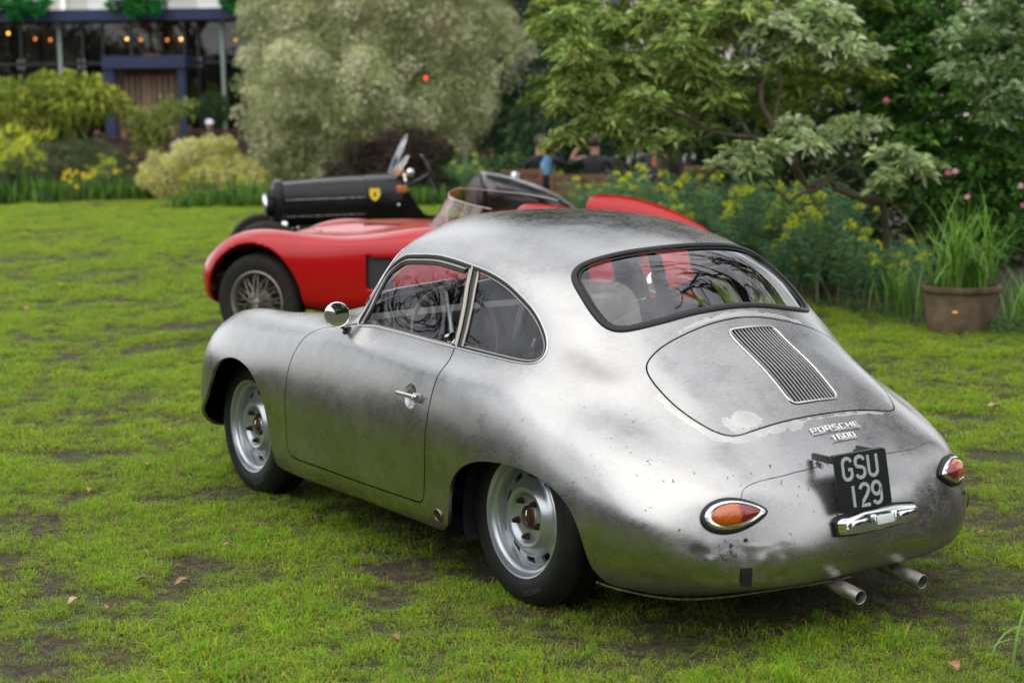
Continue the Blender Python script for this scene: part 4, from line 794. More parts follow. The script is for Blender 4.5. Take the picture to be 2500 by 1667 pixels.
sw = MB().tube([Vector((.93, .36, .80))+Vector((.26*-0, 1, 0))*(.195*math.cos(a))+Vector((.34, 0, .94))*(.195*math.sin(a)) for a in np.linspace(0, 2*math.pi, 41)[:-1]], .009, 10, True).build('steering_wheel', mat('dark_wood_rim', (.10, .05, .025), .3, coat=.5), CAR)
mb = MB(); c = Vector((.955, .36, .785))
for a in (0, 120, 240):
    a = R(a+90); mb.tube([c, Vector((.93, .36, .80))+Vector((0, 1, 0))*(.19*math.cos(a))+Vector((.34, 0, .94))*(.19*math.sin(a))], [.012, .005], 6)
mb.build('spokes', satin, sw); MB().tube([c, (1.15, .36, .70)], .02, 10).build('steering_column', blackp, sw); MB().lathe([(0, .02), (.028, .015), (.032, -.01)], 20, axis_M(c, (-.94, 0, .34))).build('horn_button', chrome, sw)
def seat(y):
    s_ = MB(); s_.box((.62, y, .34), (.50, .46, .16), None, .05); o = s_.build('seat', seatm, CAR)
    M = Matrix.Rotation(R(-18), 4, 'Y'); MB().box((.36, y, .60), (.12, .44, .50), M, .05).build('seat_back', seatm, o); MB().box((.50, y+.21, .44), (.30, .06, .16), None, .02).box((.50, y-.21, .44), (.30, .06, .16), None, .02).build('seat_bolster', seatm, o)
    MB().tube([(.30, y+.1, .80), (.27, y+.1, .86), (.27, y-.1, .86), (.30, y-.1, .80)], .014, 8).build('seat_hoop', satin, o)
seat(.34); seat(-.34)
MB().box((-.02, 0, .83), (.36, .98, .03), None, .01).build('parcel_shelf', mat('grey_carpet', (.03, .034, .04), .95, spec=.1, bump=.003, bscale=200), CAR); MB().box((.15, 0, .66), (.04, 1.1, .36), None, .01).build('rear_bulkhead', blackp, CAR)
MB().tube([(.22, .56, .30), (.22, .56, .86), (.22, .50, 1.07), (.22, .36, 1.17), (.22, 0, 1.20), (.22, -.36, 1.17), (.22, -.50, 1.07), (.22, -.56, .86), (.22, -.56, .30)], .02, 12).build('roll_bar', blackp, CAR)
MB().tube([(.22, -.48, 1.09), (.20, .50, .80)], .019, 10).build('roll_bar_brace', blackp, CAR)
belt = mat('black_webbing', (.012, .012, .014), .7, bump=.0008, bscale=300)
def strap(P, wd=.05): 
    return MB().tube(P, wd/2, 6, flat=.06, up=Vector((-1, 0, .5))).build('harness_strap', belt, CAR)
strap([(.30, -.13, 1.14), (.16, -.06, 1.0), (.0, .02, .86)], .075); strap([(.34, .18, 1.13), (.28, .20, .95), (.22, .23, .84)], .06); strap([(.26, -.30, 1.16), (.24, -.33, 1.0), (.1, -.36, .86)], .10); strap([(.33, .34, .90), (.10, .30, .86)], .05); strap([(.33, -.34, .90), (.10, -.3, .86)], .05)
# wipers on the cowl, windscreen mirror
for y in (.05, .42):
    MB().tube([(1.44, y, .93), (1.36, y-.05, .955), (1.30, y-.28, .985)], [.005, .004, .002], 6).build('wiper', satin, CAR)
MB().box((1.09, 0, 1.12), (.02, .16, .05), None, .01).build('interior_mirror', blackp, CAR)

# ================================================================== ground
def vnoise(x, y, s, seed=0, oct_=3):
    out = np.zeros_like(x, float); amp = 1.; tot = 0
    for o in range(oct_):
        rg = np.random.default_rng(seed+o*17); T = rg.random((256, 256)); fx = x*s*2**o+500; fy = y*s*2**o+500
        i = np.floor(fx).astype(int); j = np.floor(fy).astype(int); a = fx-i; b = fy-j; a = a*a*(3-2*a); b = b*b*(3-2*b); i %= 256; j %= 256; i1 = (i+1) % 256; j1 = (j+1) % 256
        out += amp*(T[i, j]*(1-a)*(1-b)+T[i1, j]*a*(1-b)+T[i, j1]*(1-a)*b+T[i1, j1]*a*b); tot += amp; amp *= .5
    return out/tot
def soil_mat():
    m = bpy.data.materials.new('soil_and_turf'); m.use_nodes = True; t = m.node_tree; b = t.nodes['Principled BSDF']; L = t.links.new
    tc = N_(t, 'ShaderNodeTexCoord'); n = N_(t, 'ShaderNodeTexNoise'); n.inputs['Scale'].default_value = 1.7; n.inputs['Detail'].default_value = 9; n.inputs['Roughness'].default_value = .65; L(tc.outputs['Object'], n.inputs['Vector'])
    n2 = N_(t, 'ShaderNodeTexNoise'); n2.inputs['Scale'].default_value = 30; n2.inputs['Detail'].default_value = 8; L(tc.outputs['Object'], n2.inputs['Vector'])
    c = N_(t, 'ShaderNodeValToRGB'); c.color_ramp.elements[0].position = .42; c.color_ramp.elements[1].position = .58; c.color_ramp.elements[0].color = (.055, .042, .031, 1); c.color_ramp.elements[1].color = (.060, .070, .022, 1)
    L(n.outputs['Fac'], c.inputs[0]); x = N_(t, 'ShaderNodeMixRGB', blend_type='MULTIPLY'); x.inputs[0].default_value = 1; r = N_(t, 'ShaderNodeMapRange'); r.inputs[1].default_value = .3; r.inputs[2].default_value = .7; r.inputs[3].default_value = .6; r.inputs[4].default_value = 1.4
    L(n2.outputs['Fac'], r.inputs[0]); L(c.outputs[0], x.inputs[1]); L(r.outputs[0], x.inputs[2]); L(x.outputs[0], b.inputs['Base Color']); b.inputs['Roughness'].default_value = .9; b.inputs['Specular IOR Level'].default_value = .2
    bp = N_(t, 'ShaderNodeBump'); bp.inputs['Distance'].default_value = .012; L(n2.outputs['Fac'], bp.inputs['Height']); L(bp.outputs[0], b.inputs['Normal']); return m
gr = mesh_obj('ground', [(-120, -120, -.004), (140, -120, -.004), (140, 120, -.004), (-120, 120, -.004)], [(0, 1, 2, 3)], soil_mat()); gr['kind'] = 'structure'
# border of the flower beds (lawn lies on the camera side of this line)
BED = np.array([(2.2, -5.9), (3.2, -5.95), (4.0, -5.95), (5.2, -6.15), (7.0, -6.6), (9.5, -7.6), (13, -9.2), (18, -12.5), (24, -15.0), (27.0, -12.5), (26.9, -9.0), (27.3, -6.4), (28, 0), (28, 14)])
def in_lawn(x, y):
    poly = np.concatenate([BED, [(28, 24), (-30, 24), (-30, -5.6)]]); return inpoly(np.stack([x, y], 1), poly)
V = [(x, y, .0) for x, y in BED]+[(60, 14, 0), (60, -60, 0), (2, -60, 0)]
bed = mesh_obj('flower_bed_soil', V, [tuple(range(len(V)))], mat('dark_bed_soil', (.030, .020, .014), .95, noise_=.5, nscale=12, bump=.03, bscale=14)); bed['kind'] = 'structure'
# ---- grass
def tuft(nb, hmin, hmax, rad, wd, seed, flat=1.):
    rg = np.random.default_rng(seed); V, C_ = [], []
    for i in range(nb):
        a = rg.uniform(0, 6.283); r_ = rad*math.sqrt(rg.random()); p = np.array([r_*math.cos(a), r_*math.sin(a), -.002]); h = rg.uniform(hmin, hmax); b = rg.uniform(0, 6.283); ln = rg.uniform(.25, 1.5)*flat
        d = np.array([math.cos(b), math.sin(b), 0]); s = np.array([-d[1], d[0], 0])*wd*rg.uniform(.6, 1.2)/2
        m_ = p+d*h*.35*ln+np.array([0, 0, h*.6]); e = p+d*h*ln*.95+np.array([0, 0, h*max(.12, 1-.42*ln)])
        V += [p-s, p+s, m_-s*.85, m_+s*.85, e]; t = rg.random(); dry = rg.random() < .14
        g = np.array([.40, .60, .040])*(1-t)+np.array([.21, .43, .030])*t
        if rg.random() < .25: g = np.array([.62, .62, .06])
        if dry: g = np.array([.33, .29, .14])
        C_ += [g*.50, g*.50, g*1.0, g*1.0, g*1.25]  # root shade painted in: blades darker at the base, lighter at the tip
    F = []
    for i in range(nb): k = 5*i; F += [(k, k+1, k+3), (k, k+3, k+2), (k+2, k+3, k+4)]
    return np.array(V), np.array(F), np.array(C_)
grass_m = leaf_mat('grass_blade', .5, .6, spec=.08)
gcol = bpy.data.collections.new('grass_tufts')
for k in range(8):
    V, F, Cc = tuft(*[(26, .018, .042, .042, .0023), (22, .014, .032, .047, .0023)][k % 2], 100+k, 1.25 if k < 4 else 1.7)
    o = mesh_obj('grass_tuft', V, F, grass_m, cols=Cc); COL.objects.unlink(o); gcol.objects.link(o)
gcol2 = bpy.data.collections.new('long_tufts')
for k in range(3):
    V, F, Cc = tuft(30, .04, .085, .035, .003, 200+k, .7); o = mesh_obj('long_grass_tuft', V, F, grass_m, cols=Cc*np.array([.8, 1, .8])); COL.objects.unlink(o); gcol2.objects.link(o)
def scatter(name, P, sc, coll, seed):
    me = bpy.data.meshes.new(name); me.vertices.add(len(P)); me.vertices.foreach_set('co', np.asarray(P, np.float32).ravel())
    rg = np.random.default_rng(seed); a = me.attributes.new('sc', 'FLOAT', 'POINT'); a.data.foreach_set('value', np.asarray(sc, np.float32))
    r_ = me.attributes.new('rt', 'FLOAT_VECTOR', 'POINT'); rv = np.zeros((len(P), 3), np.float32); rv[:, 2] = rg.uniform(0, 6.283, len(P)); rv[:, :2] = rg.normal(0, .14, (len(P), 2)); r_.data.foreach_set('vector', rv.ravel())
    o = bpy.data.objects.new(name, me); COL.objects.link(o)
    ng = bpy.data.node_groups.new(name, 'GeometryNodeTree'); ng.interface.new_socket('Geometry', in_out='INPUT', socket_type='NodeSocketGeometry'); ng.interface.new_socket('Geometry', in_out='OUTPUT', socket_type='NodeSocketGeometry')
    gi = ng.nodes.new('NodeGroupInput'); go = ng.nodes.new('NodeGroupOutput'); ip = ng.nodes.new('GeometryNodeInstanceOnPoints'); ci = ng.nodes.new('GeometryNodeCollectionInfo')
    ci.inputs['Collection'].default_value = coll; ci.inputs['Separate Children'].default_value = True; ci.inputs['Reset Children'].default_value = True
    def na(nm, ty):
        n = ng.nodes.new('GeometryNodeInputNamedAttribute'); n.data_type = ty; n.inputs['Name'].default_value = nm; return n.outputs['Attribute']
    l = ng.links.new; l(gi.outputs[0], ip.inputs['Points']); l(ci.outputs[0], ip.inputs['Instance']); ip.inputs['Pick Instance'].default_value = True
    l(na('rt', 'FLOAT_VECTOR'), ip.inputs['Rotation']); l(na('sc', 'FLOAT'), ip.inputs['Scale']); l(ip.outputs[0], go.inputs[0])
    o.modifiers.new('scatter', 'NODES').node_group = ng; return o
def lawn_points(d0, d1, dens, seed, bare=True):
    rg = np.random.default_rng(seed); out = []
    A = .5*(d1**2-d0**2)*(2900/FPX); n = int(A*dens); d = np.sqrt(rg.uniform(d0*d0, d1*d1, n)); x = rg.uniform(-1450, 1450, n)/FPX*d
    f2 = np.array([FWD[0], FWD[1]]); f2 /= np.linalg.norm(f2); r2 = np.array([f2[1], -f2[0]]); P = CAM[:2]+f2*d[:, None]+r2*x[:, None]
    k = in_lawn(P[:, 0], P[:, 1]); P = P[k]
    a = vnoise(P[:, 0], P[:, 1], 3.6, 5, 4); b = vnoise(P[:, 0], P[:, 1], .55, 9, 2); c = vnoise(P[:, 0], P[:, 1], 9., 15, 2)
    v = a*.60+c*.40+.16*(b-.5)
    und = (P[:, 0] > -.8) & (P[:, 0] < 2.6) & (np.abs(P[:, 1]) < .62)
    pk = np.clip((v-.335)/.14, .10, 1); pk[und] *= .30; k = rg.random(len(P)) < pk; P = P[k]; v = v[k]
    s = (.60+1.0*np.clip((v-.36)*2.8, 0, 1))*rg.uniform(.75, 1.25, len(P)); return np.concatenate([P, np.zeros((len(P), 1))], 1), s
P, s = lawn_points(2.6, 8.2, 900, 1); g1 = scatter('grass_blades', P, s*.80, gcol, 3); tag(g1, 'short trodden green lawn grass under and around the bare metal coupe', 'grass', kind='stuff')
P2, s2 = lawn_points(8.2, 15, 430, 2); g2 = scatter('grass_blades', P2, s2*1.1, gcol, 4); tag(g2, 'short green lawn grass round the red roadster', 'grass', kind='stuff')
P3, s3 = lawn_points(15, 34, 130, 3); g3 = scatter('grass_blades', P3, s3*1.7, gcol, 5); tag(g3, 'far green lawn grass in front of the flower border', 'grass', kind='stuff')
k = RNG.random(len(P)) < .035; g4 = scatter('taller_grass', P[k], s[k]*.7, gcol2, 6); tag(g4, 'scattered taller grass tufts on the near lawn', 'grass', kind='stuff')
gcol3 = bpy.data.collections.new('straw_bits')
for k_ in range(4):
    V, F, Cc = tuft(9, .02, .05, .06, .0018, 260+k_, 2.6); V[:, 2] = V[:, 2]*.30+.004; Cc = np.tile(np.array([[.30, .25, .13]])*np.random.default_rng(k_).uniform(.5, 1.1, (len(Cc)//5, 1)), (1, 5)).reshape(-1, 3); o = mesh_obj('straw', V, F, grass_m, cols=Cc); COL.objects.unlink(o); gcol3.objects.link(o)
rg9 = np.random.default_rng(77); f2 = np.array([FWD[0], FWD[1]]); f2 /= np.linalg.norm(f2); r2 = np.array([f2[1], -f2[0]]); d9 = np.sqrt(rg9.uniform(2.6**2, 10**2, 9000)); x9 = rg9.uniform(-1400, 1400, 9000)/FPX*d9; P9 = CAM[:2]+f2*d9[:, None]+r2*x9[:, None]; P9 = P9[in_lawn(P9[:, 0], P9[:, 1])]
g5 = scatter('dead_grass', np.concatenate([P9, np.zeros((len(P9), 1))], 1), rg9.uniform(.6, 1.2, len(P9)), gcol3, 8); tag(g5, 'dry straw-coloured grass bits lying among the near lawn', 'grass', kind='stuff')
# ---- dead leaves lying on the lawn
dl = [mat('dry_leaf_%s' % n_, c, .7, bump=.001, bscale=60, noise_=.25, nscale=40) for n_, c in (('tan', (.34, .17, .085)), ('brown', (.13, .06, .035)), ('pale', (.42, .30, .18)))]
def dead_leaf(px, py, sz, mi, label):
    c = on_z(px, py, .022); rg = np.random.default_rng(int(px)); a = rg.uniform(0, 6.28); V = []; n = 8
    for i in range(n+1):
        t = i/n; w_ = .34*math.sin(math.pi*min(1, t*.96+.04))**.8; z = .25*math.sin(t*2.6+rg.uniform(-.2, .2)); curl = .35*w_
        V += [(t-.5, w_, z+curl), (t-.5, 0, z-.02), (t-.5, -w_, z+curl*1.2)]
    V = np.array(V)*sz; M = np.array([[math.cos(a), -math.sin(a)], [math.sin(a), math.cos(a)]]); V[:, :2] = V[:, :2] @ M.T; V += c
    o = mesh_obj('dead_leaf', V, [(3*i+a_, 3*i+a_+1, 3*i+a_+4, 3*i+a_+3) for i in range(n) for a_ in (0, 1)], dl[mi], smooth=True); tag(o, label, 'leaf', 'dead leaves on the lawn')
    sm = o.modifiers.new('t', 'SOLIDIFY'); sm.thickness = .0008
for px, py, sz, mi, lb in [(446, 1425, .060, 0, 'curled tan dead leaf on the grass, the largest of those left of the coupe'), (351, 1417, .050, 1, 'dark brown dead leaf lying just left of the largest tan one'), (181, 1470, .050, 2, 'pale dead leaf lying flat in the grass at lower left'),
    (264, 1484, .035, 0, 'small tan dead leaf right of the pale flat one at lower left'), (619, 1210, .055, 1, 'brown dead leaf close behind the front wheel of the coupe'), (555, 1334, .04, 0, 'tan dead leaf between the front wheel and the largest curled leaf'), (359, 1135, .05, 0, 'tan dead leaf on the lawn left of the coupe front wheel'),
    (469, 1161, .04, 1, 'small brown dead leaf nearest the coupe front wheel'), (220, 1197, .04, 0, 'tan dead leaf on the mud patch left of the front wheel'), (274, 1226, .03, 1, 'tiny brown dead leaf below the tan leaf on the mud patch'), (773, 1270, .05, 1, 'brown dead leaf in the shade beside the coupe sill'),
    (88, 1308, .035, 1, 'small dark dead leaf near the left edge of the lawn'), (66, 755, .08, 0, 'tan dead leaf far out on the lawn left of the red roadster'), (2427, 996, .075, 2, 'pale pinkish dead leaf on the lawn right of the coupe tail'), (2398, 1302, .04, 0, 'tan dead leaf on the lawn right of the exhaust pipes'), (2328, 1628, .05, 0, 'tan dead leaf beside the strappy green plant in the corner'), (413, 1052, .04, 0, 'tan dead leaf far left of the front wheel on bright grass'), (965, 1558, .035, 0, 'tiny tan dead leaf in the near grass below the coupe sill')]:
    dead_leaf(px, py, sz, mi, lb)
# ================================================================== foliage builder
def leaf_arrays(P, D, ln, wd, col, rg, fold=.25, droop=.2):
    """P base points, D unit directions, per-leaf length; rhombic folded leaves"""
    n = len(P); rnd = rg.normal(0, 1, (n, 3)); S = np.cross(D, rnd); S /= np.linalg.norm(S, axis=1, keepdims=True)+1e-9; U = np.cross(S, D); U[U[:, 2] < 0] *= -1
    ln = np.asarray(ln).reshape(-1, 1)*np.ones((n, 1)); wd = np.asarray(wd).reshape(-1, 1)*np.ones((n, 1)); tip = P+D*ln; tip[:, 2] -= droop*ln[:, 0]
    mid = P+D*ln*.5+U*wd*fold; V = np.stack([P, mid+S*wd*.5, tip, mid-S*wd*.5], 1).reshape(-1, 3); b = np.arange(n)*4
    F = np.concatenate([np.stack([b, b+1, b+2], 1), np.stack([b, b+2, b+3], 1)]); C_ = np.repeat(col, 4, 0); return V, F, C_
def rdir(n, rg): d = rg.normal(0, 1, (n, 3)); return d/np.linalg.norm(d, axis=1, keepdims=True)
LEAFM = leaf_mat('broad_leaf', .30, .42); LEAFD = leaf_mat('glossy_leaf', .18, .30)
def crown(name, blobs, parent, cols, dens=26, per=40, cr=.16, ln=.05, wd=.02, seed=0, m=None, jit=.25, droop=.2, outer=.75, cvar=.16, mode='clump', extra=None):
    """blobs: (centre, (rx,ry,rz)); clumps of leaves cover and half fill each blob"""
    rg = np.random.default_rng(seed); PP, DD, CC = [], [], []; cols = np.array(cols)
    B = [(np.array(c, float), np.array(r, float)*np.ones(3)) for c, r in blobs]
    for c, r in B:
        area = 4*math.pi*(np.prod(r)**(2/3)); n = max(3, int(area*dens)); d = rdir(n, rg); rad = rg.uniform(outer, 1.06, (n, 1))*(1+jit*rg.normal(0, .35, (n, 1))); p = c+d*r*rad
        ok = np.ones(n, bool)
        for c2, r2 in B:
            if c2 is c: continue
            ok &= (((p-c2)/(r2*.80))**2).sum(1) > 1
        p, d = p[ok], d[ok]
        for q, dd in zip(p, d):
            k = max(3, int(per*rg.uniform(.6, 1.3))); cc = cols[rg.integers(len(cols))]*(1+cvar*rg.normal())
            if mode == 'clump':
                l = rdir(k, rg); l[:, 2] = l[:, 2]*.8+.2; pos = q+l*cr*rg.uniform(.25, 1., (k, 1)); dr = l*.7+dd*.5+rdir(k, rg)*.5
            elif mode == 'puff':
                l = rdir(k, rg); l = l+dd*.55; l /= np.linalg.norm(l, axis=1, keepdims=True); pos = q+l*cr*rg.uniform(.55, 1.08, (k, 1))*np.array([1, 1, .85]); dr = np.cross(l, rdir(k, rg))+l*.45
            else:                                        # rosettes at twig ends
                a = rg.uniform(0, 6.28)+np.arange(k)*2.4; ax = dd*.5+np.array([0, 0, .75]); ax /= np.linalg.norm(ax); s1 = np.cross(ax, [.3, .8, .2]); s1 /= np.linalg.norm(s1); s2 = np.cross(ax, s1)
                l = (s1*np.cos(a)[:, None]+s2*np.sin(a)[:, None])*rg.uniform(.55, 1, (k, 1))+ax*rg.uniform(.0, .75, (k, 1)); pos = q+l*cr*.12; dr = l
            dr = dr/(np.linalg.norm(dr, axis=1, keepdims=True)+1e-9); PP.append(pos); DD.append(dr); CC.append(cc*(1+cvar*.8*rg.normal(0, 1, (k, 1)))*np.ones((k, 3)))
    P, D, C_ = np.concatenate(PP), np.concatenate(DD), np.clip(np.concatenate(CC), .004, .8); lnv = ln*rg.uniform(.6, 1.25, len(P))
    V, F, Cv = leaf_arrays(P, D, lnv, lnv*wd/ln, C_, rg, droop=droop)
    o = mesh_obj(name, V, F, m or LEAFM, parent, cols=Cv); return o
barkm = mat('bark', (.085, .065, .045), .9, noise_=.35, nscale=14, bump=.01, bscale=30)
barkp = mat('mossy_bark', (.060, .050, .026), .85, noise_=.4, nscale=10, bump=.01, bscale=30)
def pb(px, py, d, r, ry=None, rd=None): s_ = d/FPX; return (at(px, py, d), (r*s_*(rd or 1.), r*s_*(rd or 1.), (ry or r)*s_))
NLEAF = 0
def shrub(name, label, cat, d, blobs, cols, group=None, stems=2, sc=1., **k):
    for q_, dv in (('cr', .16), ('ln', .05), ('wd', .02)): k[q_] = k.get(q_, dv)*sc
    k['dens'] = k.get('dens', 26)/sc**1.7
    bl = [pb(b[0], b[1], d+(b[4] if len(b) > 4 else 0), b[2], b[3] if len(b) > 3 else None) for b in blobs]; c = np.mean([b[0] for b in bl], 0); base = (c[0], c[1], 0)
    t = empty(name, base, 0, label, cat, group); rg = np.random.default_rng(k.get('seed', 0)+5)
    k2 = [(b[0]-np.array(base), b[1]) for b in bl]; crown('foliage', k2, t, cols, **k)
    mb = MB()
    for b, r_ in k2[:stems*2]:
        e = b+np.array([0, 0, .2*r_[2]]); mb.tube([(rg.uniform(-.1, .1), rg.uniform(-.1, .1), -.03), tuple(e*.5+np.array([rg.uniform(-.1, .1), 0, -.05])), tuple(e)], [.03, .02, .008], 6)
    if mb.V: mb.build('stem', barkm, t)
    return t
# --- mid-distance shrubs
shrub('variegated_shrub', 'huge billowing grey-green variegated shrub behind the black roadster', 'shrub', 33.5, [(715, 55, 95), (695, 190, 80), (700, 310, 80), (725, 400, 74, 60), (790, 110, 120), (800, 260, 130), (830, 370, 120, 80), (900, 20, 140), (930, 170, 140, 130, .8), (960, 320, 130, 100, -.5), (1050, 60, 150), (1090, 190, 110), (1070, 300, 100), (1165, 110, 95), (800, -60, 150), (980, -110, 170), (1120, -70, 130), (740, 200, 90, 90, -1.2), (870, 230, 90, 90, -1.4)],
      [(.60, .62, .35), (.50, .53, .27), (.70, .70, .44), (.30, .35, .15)], dens=15, per=150, cr=.25, ln=.062, wd=.028, seed=11, sc=1.38, droop=.1, cvar=.17, stems=2, mode='puff')
shrub('evergreen_shrub', 'dark bluish green evergreen shrub right of the huge grey-green one', 'shrub', 35.5, [(1235, 60, 90), (1215, 190, 90), (1280, 150, 110), (1245, 300, 95), (1200, 390, 80), (1310, 290, 100), (1340, 60, 110), (1300, 400, 90), (1180, 290, 60), (1280, -60, 120), (1390, 180, 110), (1390, 330, 90)],
      [(.055, .13, .070), (.085, .18, .10), (.035, .085, .045), (.13, .23, .13)], dens=24, per=46, cr=.20, ln=.085, wd=.034, seed=12, sc=1.3)
shrub('purple_shrub', 'low dark purple-leaved shrub behind the black roadster windscreen', 'shrub', 31., [(985, 385, 75, 60), (920, 410, 60, 50), (1045, 400, 60, 55), (860, 435, 50, 35), (1085, 430, 40, 35), (985, 440, 100, 40)],
      [(.075, .048, .042), (.050, .030, .030), (.10, .066, .055), (.055, .05, .035)], dens=30, per=70, cr=.17, ln=.060, wd=.030, seed=13, sc=1.4, mode='puff')
shrub('cream_shrub', 'rounded cream and yellow variegated shrub left of the black roadster', 'shrub', 32.7, [(480, 405, 62, 50), (545, 425, 62, 50), (425, 435, 58, 45), (595, 440, 45, 38), (385, 420, 36, 32), (500, 450, 70, 40), (455, 385, 35, 28), (525, 375, 42, 32)],
      [(.80, .74, .28), (.70, .66, .22), (.85, .80, .40), (.45, .48, .12)], dens=34, per=80, cr=.15, ln=.060, wd=.028, seed=14, sc=1.2, mode='puff')
shrub('yellow_green_shrub', 'large yellow-green broad-leaved shrub drooping over the fence at left', 'shrub', 35.5, [(55, 250, 60, 45), (130, 240, 62, 45), (200, 245, 55, 38), (245, 245, 42, 30), (-10, 270, 60, 50), (80, 300, 60, 34), (-60, 260, 80, 60), (150, 285, 60, 30), (20, 310, 60, 30)],
      [(.42, .47, .07), (.32, .40, .06), (.50, .52, .12), (.20, .29, .05)], dens=24, per=18, cr=.22, ln=.17, wd=.055, seed=15, sc=1.2, droop=.55)
shrub('dark_undergrowth_shrub', 'dark-leaved shrub under the yellow-green one at far left', 'shrub', 36, [(40, 345, 70, 40), (120, 345, 60, 34), (-30, 350, 60, 40)], [(.035, .06, .02), (.06, .09, .03)], dens=22, per=26, cr=.18, ln=.11, wd=.04, seed=16, sc=1.2)
shrub('grey_green_shrub', 'soft grey-green shrub before the brown fence, left of the cream one', 'shrub', 34.8, [(170, 400, 70, 42), (235, 395, 55, 42), (100, 405, 60, 40), (280, 420, 35, 30)], [(.13, .17, .075), (.10, .14, .06), (.17, .21, .09)], dens=34, per=70, cr=.16, ln=.055, wd=.022, seed=17, sc=1.2, mode='puff')
shrub('young_tree', 'slim young tree with light green leaves in front of the doorway', 'tree', 36.3, [(345, 285, 26, 22), (385, 310, 34, 22), (420, 260, 28, 14), (360, 350, 24, 22), (400, 290, 24, 18), (455, 262, 16, 14), (330, 310, 14, 14)], [(.34, .42, .09), (.25, .34, .07), (.42, .47, .15)], dens=34, per=11, cr=.15, ln=.14, wd=.05, seed=18, sc=1.2, droop=.4, outer=.3)
t = empty('topiary_ball', tuple(at(520, 268, 43.)*[1, 1, 0]), 0, 'clipped round green topiary ball right of the doorway', 'topiary'); z0 = at(520, 268, 43.)[2]
crown('foliage', [((0, 0, z0), (.41, .41, .41))], t, [(.07, .12, .045), (.10, .16, .06)], dens=260, per=22, cr=.05, ln=.04, wd=.018, seed=19); MB().tube([(0, 0, 0), (0, 0, z0)], .03, 8).build('trunk', barkm, t)
# --- tall euphorbias, daffodils and low border plants
EUC = [(.12, .25, .14), (.16, .32, .16), (.22, .38, .13)]
def euphorbia_mesh(seed, nst=9, h=.8, yellow=True, gcols=EUC, hw=.07, lnl=.085):
    rg = np.random.default_rng(seed); PP, DD, CC, LL, WW = [], [], [], [], []; stems = MB(); heads = ([], [], [], [])
    for i in range(nst):
        a = rg.uniform(0, 6.28); lean = rg.uniform(.05, .55); hh = h*rg.uniform(.6, 1.05); b = np.array([rg.normal(0, .07), rg.normal(0, .07), 0]); tip = b+np.array([math.cos(a)*lean*hh, math.sin(a)*lean*hh, hh*(1-.18*lean)]); mid = b*.5+tip*.5+np.array([-math.cos(a), -math.sin(a), .3])*.06*hh
        stems.tube([tuple(b), tuple(mid), tuple(tip)], [.006, .005, .003], 5); n = 54; ts = rg.uniform(.30, 1., n)[:, None]; p = b*(1-ts)**2+2*mid*ts*(1-ts)+tip*ts**2
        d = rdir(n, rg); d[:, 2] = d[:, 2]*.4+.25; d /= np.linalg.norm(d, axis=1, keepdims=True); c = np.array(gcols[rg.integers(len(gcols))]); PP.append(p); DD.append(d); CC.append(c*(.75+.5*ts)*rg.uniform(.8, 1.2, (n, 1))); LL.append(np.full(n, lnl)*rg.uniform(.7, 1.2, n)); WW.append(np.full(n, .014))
        if yellow and rg.random() < yellow:
            k = 34; l = rdir(k, rg); l[:, 2] = np.abs(l[:, 2]); pp = tip+l*hw*rg.uniform(.3, 1, (k, 1)); heads[0].append(pp); heads[1].append(l); heads[2].append(np.array([.75, .80, .06])*rg.uniform(.7, 1.25, (k, 1))); heads[3].append(np.full(k, .026))
    return stems, (np.concatenate(PP), np.concatenate(DD), np.concatenate(LL), np.concatenate(WW), np.concatenate(CC)), heads, rg
def euphorbia(seed, label, group=None, **k):
    st, (P, D, L_, W_, C_), hd, rg = euphorbia_mesh(seed, **k); t = empty('euphorbia', (0, 0, 0), 0, label, 'plant', group); st.build('stems', mat('green_stem', (.16, .17, .07), .7), t)
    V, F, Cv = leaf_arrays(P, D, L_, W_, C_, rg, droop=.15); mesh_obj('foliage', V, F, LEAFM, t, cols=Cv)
    if hd[0]:
        P, D, C_, L_ = [np.concatenate(a) for a in hd]; V, F, Cv = leaf_arrays(P, D, L_, L_*.9, C_, rg); mesh_obj('flower_heads', V, F, LEAFM, t, cols=Cv)['kind'] = 'stuff'
    return t
protos = {}
def plants(kind, label, group, spots, maker):
    if kind not in protos: protos[kind] = [maker(s_) for s_ in range(3)]; first = [True]*3
    else: first = [False]*3
    rg = np.random.default_rng(len(label))
    for i, (p, sc) in enumerate(spots):
        pr = protos[kind][i % 3]
        if first[i % 3]: o = pr; first[i % 3] = False
        else: o = copy_tree(pr)
        o.location = (p[0], p[1], 0); o.rotation_euler = (0, 0, rg.uniform(0, 6.28)); o.scale = (sc, sc, sc*rg.uniform(.9, 1.1)); tag(o, label, 'plant', group)
rg = np.random.default_rng(4)
def edge_depth(x):
    for d in np.arange(8, 34, .1):
        p = CAM+FWD*d+RGT*((x-1250)/FPX*d)
        if not in_lawn(np.array([p[0]]), np.array([p[1]]))[0]: return d
    return 30.
def band(n, o0, o1, x0, x1, s0, s1):
    out = []
    for i in range(n):
        x = rg.uniform(x0, x1); d = edge_depth(x)+rg.uniform(o0, o1); out.append((CAM+FWD*d+RGT*((x-1250)/FPX*d), rg.uniform(s0, s1)))
    return out
lbl = 'euphorbia with blue-green needle leaves and yellow-green heads in the border behind the cars'
lb2 = 'euphorbia with blue-green needle leaves and yellow heads in the dense bed under the rhododendron'; lb3 = 'lower blue-green euphorbia at the lawn edge between the coupe tail and the stone pot'
plants('eu', lbl, 'euphorbias in the border', band(44, .2, 2.6, 1060, 1560, .8, 1.08)+band(22, .2, 2.4, 1500, 1700, .9, 1.25), lambda s_: euphorbia(30+s_, lbl, 'euphorbias in the border', nst=12, h=.85, yellow=.34, hw=.052))
plants('eu', lb2, 'euphorbias under the rhododendron', band(44, .2, 2.4, 1680, 2060, .85, 1.25), None)
